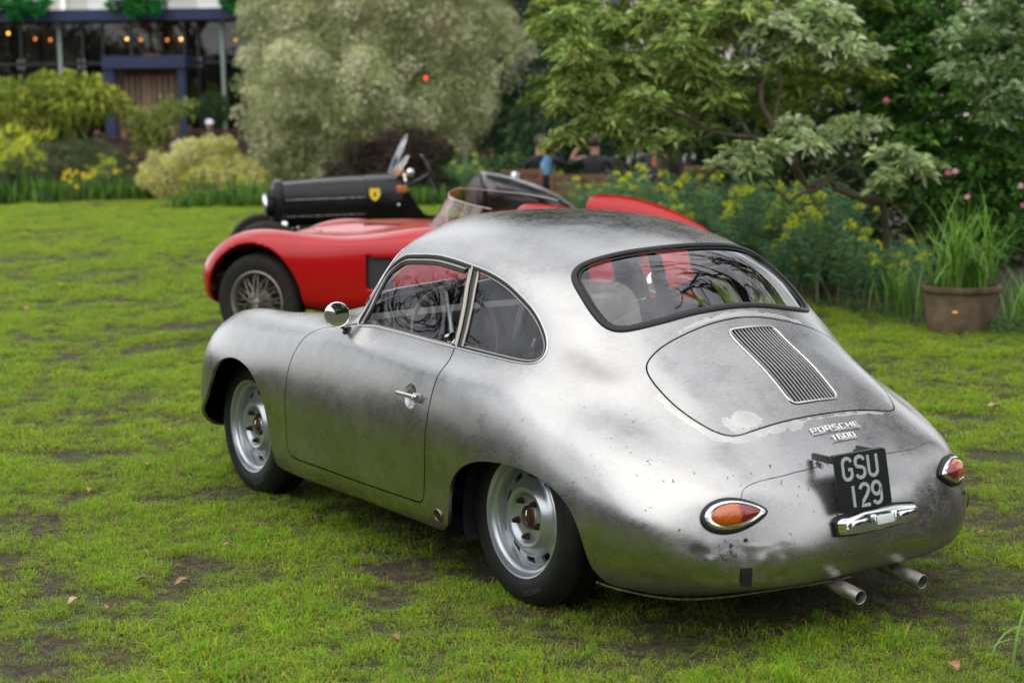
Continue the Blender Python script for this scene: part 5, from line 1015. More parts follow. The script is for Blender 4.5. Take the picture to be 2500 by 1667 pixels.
plants('eu', lb3, 'low euphorbias at the near lawn edge', band(26, .15, 1.2, 1880, 2240, .45, .8), None)
plants('eul', 'euphorbia spire with lime green tops in the far left border', 'lime green spires in the far left border', band(26, .4, 1.6, -60, 110, 1.0, 1.5)+band(10, .3, 1.2, 180, 640, .6, 1.0), lambda s_: euphorbia(40+s_, 'x', 'lime green spires in the far left border', nst=7, h=.95, yellow=1.0, gcols=[(.10, .15, .09), (.13, .19, .10)], hw=.10, lnl=.07))
def clump_plant(name, label, cat, seed, n, h, wd, cols, spread=.12, arch=.5, seg=4, group=None, m=None, base_z=0.):
    rg_ = np.random.default_rng(seed); V, F, C_ = [], [], []
    for i in range(n):
        a = rg_.uniform(0, 6.28); b = np.array([rg_.normal(0, spread), rg_.normal(0, spread), base_z]); hh = h*rg_.uniform(.6, 1.1); ar = arch*rg_.uniform(.2, 1.6); d = np.array([math.cos(a), math.sin(a), 0]); s_ = np.array([-d[1], d[0], 0]); c = np.array(cols[rg_.integers(len(cols))])*rg_.uniform(.8, 1.2); k = len(V)
        for j in range(seg+1):
            t_ = j/seg; ang = t_*ar*1.6; p = b+d*hh*(1-math.cos(ang))/(max(.3, ar*1.6))+np.array([0, 0, hh*math.sin(min(ang, 2.6))/(max(.3, ar*1.6))]) if ar > .12 else b+d*hh*.1*t_+np.array([0, 0, hh*t_]); w_ = wd*(1-t_**2*.92)*.5
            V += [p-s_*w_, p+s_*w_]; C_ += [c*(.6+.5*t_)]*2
        F += [(k+2*j, k+2*j+1, k+2*j+3, k+2*j+2) for j in range(seg)]
    return np.array(V), F, np.array(C_)
def strap_plant(name, label, cat, loc, seed, n, h, wd, cols, **k):
    V, F, C_ = clump_plant(name, label, cat, seed, n, h, wd, cols, **k); o = mesh_obj(name, V, F, LEAFM, None, smooth=True, cols=C_); o.location = loc; tag(o, label, cat, k.get('group')); return o
def lowplant(s_):
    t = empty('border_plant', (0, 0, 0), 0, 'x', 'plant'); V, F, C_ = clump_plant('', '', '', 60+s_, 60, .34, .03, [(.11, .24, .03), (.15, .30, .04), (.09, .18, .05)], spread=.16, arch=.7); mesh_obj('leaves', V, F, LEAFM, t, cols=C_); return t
plants('low', 'low bright green leafy plant along the front edge of the far flower border', 'low green plants along the far border edge', [(at(x, 833, edge_depth(x)+rg.uniform(.15, 1.3)), rg.uniform(.6, 1.8)) for x in np.arange(-40, 760, 12)], lowplant)
plants('low', 'low bright green leafy plant behind the two roadsters', 'low green plants behind the roadsters', band(30, .1, 1.2, 1000, 1400, .9, 1.4), lowplant)
yel = mat('daffodil_yellow', (.95, .78, .02), .5); org = mat('daffodil_orange_cup', (.90, .50, .02), .5)
def daffodil(px, py, label, d=32.4, flip=0):
    c = at(px, py, d); t = empty('daffodil', (c[0], c[1], 0), 0, label, 'flower', 'daffodils in the far border'); z = c[2]; dirv = Vector((-.85, .5, .1)); dirv.rotate(Matrix.Rotation(flip, 3, 'Z')); M = axis_M((0, 0, z), dirv)
    MB().tube([(0, 0, 0), (.01, 0, z*.6), (0, 0, z)], .004, 5).build('stalk', mat('green_stem', (.16, .17, .07), .7), t); mb = MB()
    for k_ in range(6):
        a = k_*math.pi/3; mb.add([M @ Vector(p) for p in ((0, 0, 0), (.03*math.cos(a-.4), .03*math.sin(a-.4), .006), (.060*math.cos(a), .060*math.sin(a), .0), (.03*math.cos(a+.4), .03*math.sin(a+.4), .006))], [(0, 1, 2, 3)])
    f = mb.build('petals', yel, t, smooth=False); MB().lathe([(.010, 0), (.016, .02), (.022, .034), (.019, .033), (.008, .005)], 12, M).build('trumpet', org, f)
for i, (x, y, lb) in enumerate([(169, 417, 'upper daffodil of the dense left cluster'), (176, 428, 'daffodil just below the upper one of the left cluster'), (159, 424, 'leftmost high daffodil of the left cluster'), (156, 436, 'leftmost low daffodil of the left cluster'), (171, 443, 'lowest daffodil of the dense left cluster'), (187, 421, 'small daffodil between the two clusters'),
     (202, 426, 'left daffodil of the middle cluster'), (205, 433, 'lower daffodil of the middle cluster'), (217, 430, 'right daffodil of the middle cluster'), (229, 421, 'daffodil standing right of the middle cluster'), (188, 456, 'single low daffodil below the clusters'), (281, 420, 'lone daffodil at far right near the cream shrub')]):
    daffodil(x, y, 'yellow '+lb, 32.2, (i % 5-2)*.25)
hy = mat('violet_blue', (.12, .09, .42), .6)
for x, y, lb in ((107, 479, 'small violet hyacinth, left of the pair in the far border'), (120, 484, 'small violet hyacinth, right of the pair in the far border')):
    c = at(x, y, 32.0); t = empty('hyacinth', (c[0], c[1], 0), 0, lb, 'flower', 'violet hyacinths'); rgq = np.random.default_rng(x); mb = MB()
    for k_ in range(26): a = rgq.uniform(0, 6.28); hh = rgq.uniform(-.05, .06); mb.ball((.022*math.cos(a), .022*math.sin(a), c[2]+hh), .010, 6, 4)
    mb.build('blooms', hy, t); MB().tube([(0, 0, 0), (0, 0, c[2])], .005, 5).build('stalk', mat('green_stem', (.16, .17, .07), .7), t)
# ================================================================== rhododendron with open branches
d0 = 13.0
def cp(x, y): return (1300+x/1.845, y/1.845)
TB = cp(1590, 1085); tb = at(*TB, 13.2); tb[2] = 0
rt = empty('rhododendron_tree', tuple(tb), 0, 'spreading rhododendron tree with bare crooked branches over the border at right', 'tree'); RB = np.array(tb)
def br(P, r0, r1, dz=None):
    P3 = [at(*cp(x, y), d0+(q[0] if q else 0)) for x, y, *q in P]; c = catmull(np.array(P3)-RB, .12); n = len(c); rg_ = np.random.default_rng(int(P[0][0])); c[1:-1] += rg_.normal(0, .010, (n-2, 3)); MBr.tube([tuple(p) for p in c], list(np.linspace(r0, r1, n)*.68), 9)
MBr = MB()
br([(1595, 1120, .2), (1590, 1010, .1), (1575, 915, 0)], .045, .040); br([(1575, 915), (1500, 905), (1430, 880), (1380, 835), (1330, 810), (1250, 835), (1200, 770), (1150, 700), (1100, 620), (1070, 550), (1035, 480), (1030, 400), (1045, 350), (1000, 310), (960, 270), (920, 210), (870, 150)], .052, .022)
MBr.build('trunk', barkp, rt); MBr = MB()
for P, a, b in [([(1100, 640), (1040, 640), (980, 622), (900, 612), (820, 602), (770, 570), (720, 520)], .030, .016), ([(1000, 630), (960, 600), (950, 545), (920, 500), (860, 480)], .022, .010), ([(1160, 915, -.2), (1190, 890, -.2), (1270, 850, -.1), (1350, 812)], .020, .026), ([(1162, 915, -.2), (1100, 860, -.2), (1050, 800, -.3), (980, 780, -.3)], .018, .008),
    ([(1085, 580), (1110, 450), (1120, 350), (1090, 240), (1100, 150)], .022, .010), ([(760, 560), (680, 520), (600, 490), (530, 495), (440, 520)], .020, .008), ([(815, 605), (700, 650), (600, 690), (520, 740)], .012, .005), ([(975, 280), (990, 200), (1010, 100), (1000, 0)], .018, .009), ([(1330, 810, .1), (1420, 740, .2), (1520, 700, .3), (1600, 690, .3)], .02, .008),
    ([(1205, 775, .1), (1190, 700, .3), (1220, 620, .4)], .016, .008), ([(1035, 400, .1), (900, 330, .2), (700, 270, .3), (520, 200, .3)], .018, .007), ([(870, 150), (700, 90), (450, 60)], .016, .007), ([(1280, 850, -.2), (1300, 750, -.2), (1310, 690, -.2)], .010, .005), ([(1165, 720), (1180, 800), (1230, 840)], .010, .012)]: br(P, a, b)
MBr.build('branches', barkp, rt)
def cb(x, y, r, ry=None, dd=0): b = pb(*cp(x, y), d0+dd, r/1.845, (ry or r*.55)/1.845); return (b[0]-RB, b[1])
GR1 = [(.26, .38, .09), (.33, .44, .11), (.18, .28, .06), (.42, .50, .18)]; GR2 = [(.42, .52, .26), (.50, .58, .34), (.34, .44, .18), (.27, .37, .12)]
crown('foliage', [cb(*b) for b in [(150, 110, 110), (350, 130, 150, None, .4), (560, 90, 140), (240, 310, 150), (130, 450, 90), (430, 330, 150, None, .3), (330, 560, 130), (150, 620, 80), (90, 650, 50), (600, 500, 130, None, .3), (780, 130, 150, None, .2), (720, 330, 130), (900, 60, 140), (830, 450, 90), (470, 650, 85), (200, 220, 90, None, -.5), (650, 210, 120, None, -.4), (60, 120, 60), (500, 440, 90, None, -.4), (640, 620, 60)]], rt, GR1, dens=120, per=9, cr=.12, ln=.105, wd=.036, seed=21, mode='rosette', m=LEAFM, outer=.35, droop=.28)
crown('foliage', [cb(*b) for b in [(1050, 130, 120), (1200, 190, 140), (1400, 230, 120), (1500, 250, 80), (1300, 90, 130), (950, 720, 95, None, -.3), (1080, 690, 75, None, -.3), (870, 760, 60, None, -.3), (1250, 640, 90, None, -.2), (1420, 590, 100), (1530, 570, 60), (1650, 720, 95, 55, -.3), (1740, 760, 80, 50, -.3), (1600, 800, 70, 45, -.3), (1180, 560, 70), (1560, 850, 50, 40, -.2), (1130, 620, 50), (950, 300, 60)]], rt, GR2, dens=112, per=10, cr=.12, ln=.105, wd=.038, seed=22, mode='rosette', m=LEAFM, outer=.35, droop=.25)
crown('foliage', [cb(x_+rg.uniform(-40, 40), y_+rg.uniform(-40, 40), 120, 75, rg.uniform(.7, 1.6)) for x_ in range(120, 1500, 170) for y_ in (40, 190, 340, 480) if not (x_ > 1200 and y_ > 400)], rt, [(.17, .24, .045), (.12, .18, .035), (.24, .31, .06)], dens=46, per=9, cr=.12, ln=.11, wd=.04, seed=26, mode='rosette', m=LEAFM, outer=.35, droop=.28)
# evergreen bank at the right edge
def bankshrub(label, d, blobs, cols, seed, **k):
    bl = [(cp(b[0], b[1]), b[2]/1.845, (b[3] if len(b) > 3 else b[2]*.8)/1.845, b[4] if len(b) > 4 else 0) for b in blobs]
    a = dict(dens=34, per=9, cr=.12, ln=.10, wd=.036, mode='rosette', outer=.5, droop=.25, stems=0); a.update(k)
    return shrub('evergreen_shrub', label, 'shrub', d, [(c[0], c[1], r_, ry, dd) for c, r_, ry, dd in bl], cols, seed=seed, **a)
bankshrub('tall pale-tipped evergreen shrub filling the upper right corner', 13.6, [(1990, 120, 140), (2130, 200, 130), (1950, 330, 130), (2110, 400, 130), (2240, 300, 120), (2200, 60, 150), (2080, 520, 90, 60), (1890, 180, 80), (2060, -40, 150)], [(.30, .42, .19), (.38, .50, .26), (.22, .33, .12), (.15, .25, .07)], 23, dens=60)
bankshrub('broad dark green camellia with a few pink flowers at right', 14.4, [(1750, 250, 170), (1900, 480, 160), (2080, 640, 160), (1720, 480, 150), (1900, 700, 150), (2180, 800, 150), (2030, 880, 150), (1840, 900, 130), (1650, 160, 150), (2200, 560, 130), (1780, 60, 160), (1600, 380, 130), (1680, 640, 120), (2230, 980, 120), (1560, 40, 140), (2160, 1060, 130, 110), (1950, 1020, 130, 110)],
    [(.07, .18, .030), (.11, .26, .045), (.045, .12, .020), (.18, .36, .06), (.06, .15, .03)], 24, dens=72, per=11, ln=.095, wd=.042, m=LEAFD)
bankshrub('dark green hedge mass closing the border behind the rhododendron', 17.5, [(900, 420, 220), (1150, 420, 220), (1400, 420, 240), (700, 520, 200), (1000, 700, 200), (1300, 720, 230), (1550, 650, 230), (500, 420, 200), (1500, 900, 220), (1200, 930, 200), (1500, 180, 220), (1250, 220, 190), (1750, 300, 230), (1950, 500, 230), (2150, 300, 230), (1850, 750, 230), (2150, 750, 240), (1700, 1000, 200), (2050, 1000, 220), (2300, 600, 200), (1950, 100, 220), (2250, 80, 220), (1720, 60, 190), (2250, 1000, 200)], [(.045, .085, .025), (.075, .13, .035), (.028, .05, .018), (.11, .17, .05)], 25, dens=16, per=16, cr=.3, ln=.15, wd=.06, mode='clump')
pk = mat('pink_petal', (.62, .10, .24), .5); pk2 = mat('pale_pink_petal', (.72, .32, .42), .5)
for x, y, m_, lb in [(1870, 778, pk, 'deep pink camellia flower, left of the close pair'), (1902, 772, pk2, 'pale pink camellia flower, right of the close pair'), (1958, 888, pk2, 'pale pink camellia flower below the close pair'), (2198, 838, pk2, 'pale pink camellia flower near the right edge, the higher one'), (2212, 925, pk, 'deep pink camellia flower near the right edge, the lower one'), (1592, 452, pk, 'deep pink flower high up beside the rhododendron')]:
    c = at(*cp(x, y), 13.35); t = MB(); rgq = np.random.default_rng(x)
    for q in range(16): a = q*2.4; r_ = .006+.0011*q; dv = Vector((-.82+.3*rgq.normal(), .55, .2)); M = axis_M(tuple(c), dv); t.add([M @ Vector(p) for p in ((0, 0, .012-.0006*q), (r_*math.cos(a-.5), r_*math.sin(a-.5), .014), (r_*1.35*math.cos(a), r_*1.35*math.sin(a), .008), (r_*math.cos(a+.5), r_*math.sin(a+.5), .014))], [(0, 1, 2, 3)])
    o = t.build('camellia_flower', m_); tag(o, lb, 'flower', 'pink flowers in the dark shrub')
# --- stone pot with strap leaves
stone = mat('weathered_stone', (.125, .085, .050), .85, noise_=.6, nscale=6, bump=.006, bscale=25)
pc = on_z(2318, 812); pt = empty('plant_pot', (pc[0], pc[1]-.12, 0), 0, 'weathered brown stone pot standing at the edge of the border', 'pot')
MB().lathe([(.05, 0), (.235, 0), (.245, .02), (.255, .12), (.272, .27), (.280, .30), (.300, .315), (.305, .335), (.300, .352), (.275, .355), (.255, .345), (.250, .30), (.05, .29)], 40).build('pot_body', stone, pt)
MB().lathe([(0, .31), (.25, .31)], 24).build('pot_soil', bpy.data.materials['dark_bed_soil'], pt)
SG = [(.18, .36, .05), (.24, .44, .07), (.14, .28, .04), (.28, .46, .13)]
p = strap_plant('strap_leaved_plant', 'big clump of arching bright green strap leaves growing in the stone pot', 'plant', (pc[0], pc[1]-.12, .30), 70, 170, .78, .017, SG, spread=.10, arch=1.15, seg=8)
for i, (x, y, hh, n_, lb) in enumerate([(2135, 790, .55, 60, 'clump of arching strap leaves left of the stone pot'), (2470, 830, .55, 60, 'clump of strap leaves right of the stone pot'), (2440, 800, .4, 50, 'shorter clump of strap leaves just behind the stone pot')]):
    c = on_z(x, y); strap_plant('strap_leaved_plant', lb, 'plant', (c[0]+.15, c[1]-.45, 0), 71+i, n_, hh, .014, SG, spread=.10, arch=.7, seg=6)
crn = [(2478, 1700)]
c = on_z(2545, 1640); strap_plant('strap_leaved_plant', 'bright green strap leaves poking into the bottom right corner', 'plant', (c[0], c[1], 0), 80, 26, .26, .011, [(.22, .42, .09), (.28, .48, .13)], spread=.05, arch=.9, seg=7)
of_ = mat('orange_petal', (.75, .33, .03), .5)
for x, y, lb in ((1903, 1408, 'small orange flower hanging in front of the stone pot'),):
    c = at(*cp(x, y), 11.8); o = MB().ball(tuple(c), .022, 8, 6, (1, 1, .6)).build('orange_flower', of_); tag(o, lb, 'flower')
# low creeping plants and twigs in the nearer border
plants('creep', 'low small-leaved creeping plant at the border edge near the stone pot', 'creeping plants at the near border edge', [(on_z(x, y)+np.array([.1, -.25, 0]), s_) for x, y, s_ in [(2060, 772, .7), (2120, 790, .7), (2370, 822, .8), (2430, 830, .9), (2490, 836, .9), (2000, 760, .6), (2200, 806, .6)]], lambda s_: (lambda t: (crown('leaves', [((0, 0, .05), (.22, .22, .07))], t, [(.09, .17, .05), (.12, .22, .06)], dens=220, per=9, cr=.05, ln=.03, wd=.018, seed=90+s_), t)[1])(empty('creeping_plant', (0, 0, 0), 0, 'x', 'plant')))

# ================================================================== red roadster
def loft_grid(ST, tail, nose, nu=220, nv=70):
    G = np.array([[tail]*11]+ST+[[nose]*11], float); mir = np.array([1, -1, 1.]); K = len(G)
    a = G[1:4, ::-1]*mir; b = G[K-4:K-1, ::-1]*mir; G = np.concatenate([a[::-1], G, b[::-1]], 0); G = np.concatenate([G[:, 1:4][:, ::-1]*mir, G, G[:, 7:10][:, ::-1]*mir], 1)
    du = np.linalg.norm(np.diff(G, axis=0), axis=2)[:, 6:12].mean(1); dv = np.linalg.norm(np.diff(G, axis=1), axis=2)[5:-5].mean(0); dv = .5*dv+.5*dv.mean()
    u = np.concatenate([[0], np.cumsum(du)]); u -= u[3]; v = np.concatenate([[0], np.cumsum(dv)]); v -= v[3]
    uu = np.linspace(0, u[-4], nu); vv = np.linspace(0, v[-4], nv); n, m, _ = G.shape
    A = sev(u, G.reshape(n, -1), ncs(u, G.reshape(n, -1)), uu).reshape(nu, m, 3); B = A.transpose(1, 0, 2).reshape(m, -1); C_ = sev(v, B, ncs(v, B), vv).reshape(nv, nu, 3).transpose(1, 0, 2)
    return np.concatenate([C_[:, :0:-1]*mir, C_], 1)
def grid_faces(P, rem, snap=None):
    nu, nv = P.shape[:2]; V = P.reshape(-1, 3).copy(); i, j = np.meshgrid(np.arange(nu-1), np.arange(nv-1), indexing='ij'); a = (i*nv+j).ravel(); F = np.stack([a, a+1, a+nv+1, a+nv], 1); c = V[F].mean(1)
    k = ~rem(c); F = F[k]; cm = (V[F].mean(1).mean(0)); pc_ = V.mean(0); v1 = np.cross(V[F[:, 2]]-V[F[:, 0]], V[F[:, 3]]-V[F[:, 1]]); s = (v1*(V[F].mean(1)-pc_)).sum(1).mean()
    if s < 0: F = F[:, ::-1]
    if snap is not None:
        e = np.concatenate([F[:, [0, 1]], F[:, [1, 2]], F[:, [2, 3]], F[:, [3, 0]]]); e = np.sort(e, 1); kk = e[:, 0].astype(np.int64)*len(V)+e[:, 1]; u, idx, cc = np.unique(kk, return_index=True, return_counts=True); bv = np.unique(e[idx[cc == 1]]); V[bv] = snap(V[bv])
    return V, F
RST = [
 [(-3.02,0,.70),(-3.02,.18,.70),(-3.02,.30,.69),(-3.01,.38,.67),(-3.01,.44,.64),(-3.01,.46,.60),(-3.01,.46,.53),(-3.01,.43,.46),(-3.01,.36,.41),(-3.02,.2,.39),(-3.02,0,.39)],
 [(-2.86,0,.80),(-2.86,.22,.80),(-2.86,.38,.80),(-2.86,.49,.80),(-2.85,.57,.77),(-2.84,.62,.70),(-2.83,.63,.58),(-2.83,.60,.44),(-2.83,.52,.35),(-2.84,.3,.31),(-2.85,0,.31)],
 [(-2.55,0,.84),(-2.55,.22,.84),(-2.55,.38,.85),(-2.55,.52,.89),(-2.54,.63,.88),(-2.53,.72,.80),(-2.52,.74,.62),(-2.52,.72,.44),(-2.53,.64,.31),(-2.54,.4,.26),(-2.55,0,.26)],
 [(-2.2,0,.87),(-2.2,.22,.87),(-2.2,.38,.88),(-2.2,.52,.93),(-2.2,.64,.93),(-2.2,.74,.87),(-2.2,.775,.65),(-2.2,.76,.44),(-2.2,.70,.30),(-2.2,.45,.25),(-2.2,0,.25)],
 [(-1.8,0,.87),(-1.8,.22,.87),(-1.8,.38,.87),(-1.8,.53,.88),(-1.8,.65,.87),(-1.8,.745,.85),(-1.8,.775,.65),(-1.8,.76,.44),(-1.8,.70,.31),(-1.8,.45,.26),(-1.8,0,.25)],
 [(-1.4,0,.88),(-1.4,.24,.88),(-1.4,.42,.88),(-1.4,.55,.90),(-1.4,.65,.88),(-1.4,.74,.80),(-1.4,.765,.62),(-1.4,.75,.44),(-1.4,.70,.32),(-1.4,.45,.26),(-1.4,0,.25)],
 [(-1.0,0,.90),(-1.0,.24,.89),(-1.0,.42,.87),(-1.0,.55,.86),(-1.0,.65,.84),(-1.0,.735,.78),(-1.0,.76,.61),(-1.0,.75,.44),(-1.0,.70,.33),(-1.0,.45,.26),(-1.0,0,.25)],
 [(-.6,0,.90),(-.6,.24,.885),(-.6,.40,.85),(-.6,.53,.83),(-.6,.65,.82),(-.6,.735,.76),(-.6,.765,.60),(-.6,.75,.44),(-.6,.71,.33),(-.6,.45,.26),(-.6,0,.25)],
 [(-.3,0,.875),(-.3,.22,.86),(-.3,.38,.82),(-.3,.51,.83),(-.3,.64,.84),(-.3,.74,.77),(-.3,.775,.60),(-.3,.76,.43),(-.3,.71,.33),(-.3,.45,.27),(-.3,0,.25)],
 [(0,0,.82),(0,.21,.80),(0,.36,.77),(0,.50,.84),(0,.63,.855),(0,.74,.78),(0,.78,.60),(0,.76,.42),(0,.71,.34),(0,.45,.28),(0,0,.26)],
 [(.24,0,.74),(.24,.20,.72),(.24,.34,.71),(.24,.48,.80),(.24,.61,.81),(.24,.71,.73),(.24,.75,.58),(.24,.74,.42),(.24,.68,.34),(.24,.42,.28),(.24,0,.27)],
 [(.45,0,.65),(.45,.18,.63),(.44,.32,.64),(.44,.46,.71),(.44,.58,.70),(.43,.66,.63),(.43,.69,.52),(.43,.67,.40),(.42,.60,.32),(.43,.36,.29),(.44,0,.28)],
 [(.62,0,.56),(.62,.15,.55),(.60,.28,.56),(.58,.42,.60),(.57,.52,.58),(.56,.56,.53),(.55,.57,.46),(.55,.55,.38),(.56,.48,.33),(.59,.28,.31),(.60,0,.30)],
 [(.71,0,.50),(.71,.10,.50),(.70,.20,.50),(.69,.29,.50),(.68,.34,.48),(.68,.36,.46),(.68,.36,.43),(.68,.33,.38),(.69,.27,.35),(.70,.15,.34),(.71,0,.34)]]
RP = loft_grid(RST, (-3.08, 0, .55), (.74, 0, .42), 420, 130)
def red_rem(c):
    x, y, z = c.T; ay = np.abs(y)
    a = (np.hypot(x, z-.345) < .425) & (ay > .45); b = (np.hypot(x+2.3, z-.345) < .40) & (ay > .45) & (z < .70)
    ck = (((x+1.63)/.50)**2+((ay)/.50)**2 < 1) & (z > .6); v = (y > .6) & (x < -.95) & (x > -1.16) & (z > .47) & (z < .70); return a | b | ck | v
def red_snap(V):
    V = V.copy()
    for cx in (0., -2.3):
        R_ = .425 if cx == 0 else .40; d = np.hypot(V[:, 0]-cx, V[:, 2]-.345); k = (np.abs(d-R_) < .03) & (np.abs(V[:, 1]) > .45) & (V[:, 2] > .2); s = R_/d[k]; V[k, 0] = cx+(V[k, 0]-cx)*s; V[k, 2] = .345+(V[k, 2]-.345)*s
    e = np.sqrt(((V[:, 0]+1.63)/.50)**2+(V[:, 1]/.50)**2); k = (np.abs(e-1) < .08) & (V[:, 2] > .6); V[k, 0] = -1.63+(V[k, 0]+1.63)/e[k]; V[k, 1] /= e[k]
    return V
redp = mat('red_paint', (.42, .003, .006), .22, 0, spec=.25, coat=.4, noise_=.05, nscale=4); MATS['red_paint'].node_tree.nodes['Principled BSDF'].inputs['Coat Roughness'].default_value = .05
V, F = grid_faces(RP, red_rem, red_snap)
RC = empty('roadster', (6.257, -1.357, 0), R(30), 'glossy red vintage open sports roadster with wire wheels beside the bare metal coupe', 'car'); a_ = R(30)
BLK = None
RC.location = (6.257+.66*math.sin(a_), -1.357-.66*math.cos(a_), 0)
rb = mesh_obj('body_shell', V, F, redp, RC, smooth=True); sm = rb.modifiers.new('t', 'SOLIDIFY'); sm.thickness = .012; sm.offset = -1
wire = mat('dirty_wire_steel', (.26, .24, .20), .45, .7, noise_=.3, nscale=60); tyre_g = mat('grey_dusty_tyre', (.024, .022, .020), .75, spec=.2, noise_=.3, nscale=20, bump=.001, bscale=120)
def wire_wheel(par, x, y, z, s_, Rr=.345, rim_r=.225, wd=.15, spokes=48, hubm=None):
    M = axis_M((x, y, z), (0, s_, 0), (0, 0, 1)); W = empty('wheel'); W.parent = par
    MB().lathe([(rim_r-.008, -.005), (rim_r+.02, .006), (Rr-.055, .018), (Rr-.022, .006), (Rr-.004, -.02), (Rr, -.045), (Rr, -wd+.04), (Rr-.02, -wd), (rim_r, -wd)], 72, M).build('tyre', tyre_g, W)
    MB().lathe([(rim_r-.002, .0), (rim_r-.012, .004), (rim_r-.020, -.006), (rim_r-.028, -.03), (rim_r-.03, -.09), (rim_r-.01, -.12)], 72, M).build('rim', wire, W)
    sp = MB()
    for k in range(spokes):
        a = 2*math.pi*k/spokes; k4 = k % 4; ho, hr = ((.020, .042) if k4 < 2 else (-.07, .060)); tw = (.55 if k % 2 else -.55); ro = (rim_r-.028); zo = (-.03 if k4 < 2 else -.06)
        sp.tube([M @ Vector((hr*math.cos(a+tw), hr*math.sin(a+tw), ho)), M @ Vector((ro*math.cos(a), ro*math.sin(a), zo))], .0032, 5, caps=False)
    sp.build('spokes', wire, W); MB().lathe([(0, .048), (.018, .046), (.024, .036), (.030, .034), (.042, .018), (.045, -.02), (.060, -.06), (.075, -.075), (.075, -.09), (0, -.09)], 28, M).build('hub', wire, W)
    sp = MB()
    for a in (20, 200): a = R(a); sp.box(M @ Vector((.038*math.cos(a), .038*math.sin(a), .036)), (.055, .014, .030), Matrix.Rotation(a, 4, 'Y'), .004)
    sp.build('knock_off_wings', wire, W); MB().lathe([(0, -.10), (rim_r-.04, -.10), (rim_r-.04, -.14)], 32, M).build('brake_drum', void, W)
for x in (0, -2.3):
    for s_ in (1, -1): wire_wheel(RC, x, s_*.695, .345, s_)
MB().box((-1.15, 0, .34), (3.2, 1.10, .10), None, .02).box((0, 0, .50), (.95, .86, .34), None, .05).box((-2.3, 0, .50), (.85, .86, .34), None, .05).build('underbody', void, RC)
MB().box((-1.055, .70, .585), (.22, .06, .25), None, 0).build('side_vent', mat('vent_grey', (.035, .035, .04), .5), RC)
# panel lines on the flank, cockpit trim, aero screen
perspex = glass_mat('perspex', (.93, .82, .82), 1.6)
V = []; n = 28
for k in range(n+1):
    t_ = k/n; a = R(100)*(t_*2-1); x = -1.57+.45*math.cos(a); y = .60*math.sin(a); hh = .235*(1-.25*abs(t_*2-1)**3); yc_ = abs(y); zb = np.interp(yc_, [0, .24, .42, .55, .65], [.90, .885, .865, .855, .84]); V += [(x, y, zb), (x-.10, y*.96, zb+hh*.5), (x-.17, y*.93, zb+hh)]
pw_ = MB().add(V, [(k*3+a, k*3+a+1, k*3+a+4, k*3+a+3) for k in range(n) for a in (0, 1)]).build('wind_screen', perspex, RC)
MB().tube([V[3*k+2] for k in range(n+1)], .004, 6).build('screen_edge', mat('clear_edge', (.5, .45, .45), .2, coat=1), pw_); MB().tube([(v[0], v[1], v[2]+.004) for v in V[::3]], .006, 6).build('screen_clamp', chrome, pw_)
E_ = [(-1.63+.50*math.cos(t_), .50*math.sin(t_), 0) for t_ in np.linspace(0, 6.283, 49)[:-1]]
def zr(x, y): return float(np.interp(x, [-1.95, -1.8, -1.4, -1.0, -.68], [.875, .875, .88, .885, .90]))
MB().tube([(x, y, zr(x, y)-.006) for x, y, _ in E_], .012, 8, True).build('cockpit_rim', redp, RC)
MB().box((-1.60, 0, .48), (1.0, .9, .06), None, .02).build('cockpit_floor', blackp, RC)
tanl = mat('tan_leather', (.33, .14, .05), .5); redl2 = mat('red_leather', (.34, .02, .02), .45)
for y in (.24, -.24):
    o = MB().box((-1.95, y, .76), (.14, .40, .46), Matrix.Rotation(R(-14), 4, 'Y'), .06).build('seat_back', redl2, RC)
MB().tube([Vector((-1.42, .24, .86))+Vector((0, 1, 0))*(.18*math.cos(a))+Vector((.3, 0, .95))*(.18*math.sin(a)) for a in np.linspace(0, 6.283, 33)[:-1]], .010, 8, True).build('steering_wheel', tanl, RC)
MB().tube([(-1.85, -.05, .85), (-1.88, .0, .98), (-1.92, .12, 1.02), (-1.96, .24, .98), (-2.0, .30, .85)], .022, 10).build('headrest_hoop', redl2, RC)

for s_ in (1, -1):
    o = None
# black tourer stands behind
for s_ in (1, -1): MB().lathe([(0, .022), (.03, .020), (.036, .010), (.04, 0)], 20, axis_M((-2.94, s_*.42, .66), (-.9, s_*.35, .15))).build('tail_lamp', redl, RC)
MB().lathe([(0, .03), (.03, .028), (.035, 0)], 20, axis_M((-2.4, .45, .96), (0, .3, 1))).build('fuel_filler', chrome, RC)
for k in range(9): MB().box((-.95+k*.035, .22, .888), (.012, .14, .010), None, .002).build('bonnet_louvre', blackp, RC)
MB().box((-.30, .33, .845), (.06, .012, .012), None, .003).build('bonnet_catch', chrome, RC)
for x in (.0,):
    for s_ in (-1,):
        MB().lathe([(0, .07), (.05, .055), (.075, .02), (.08, 0)], 28, axis_M((.46, s_*.50, .66), (1, .1*s_, .2))).build('headlamp', glass_mat('lamp_glass', (.9, .9, .9), 2.), RC)
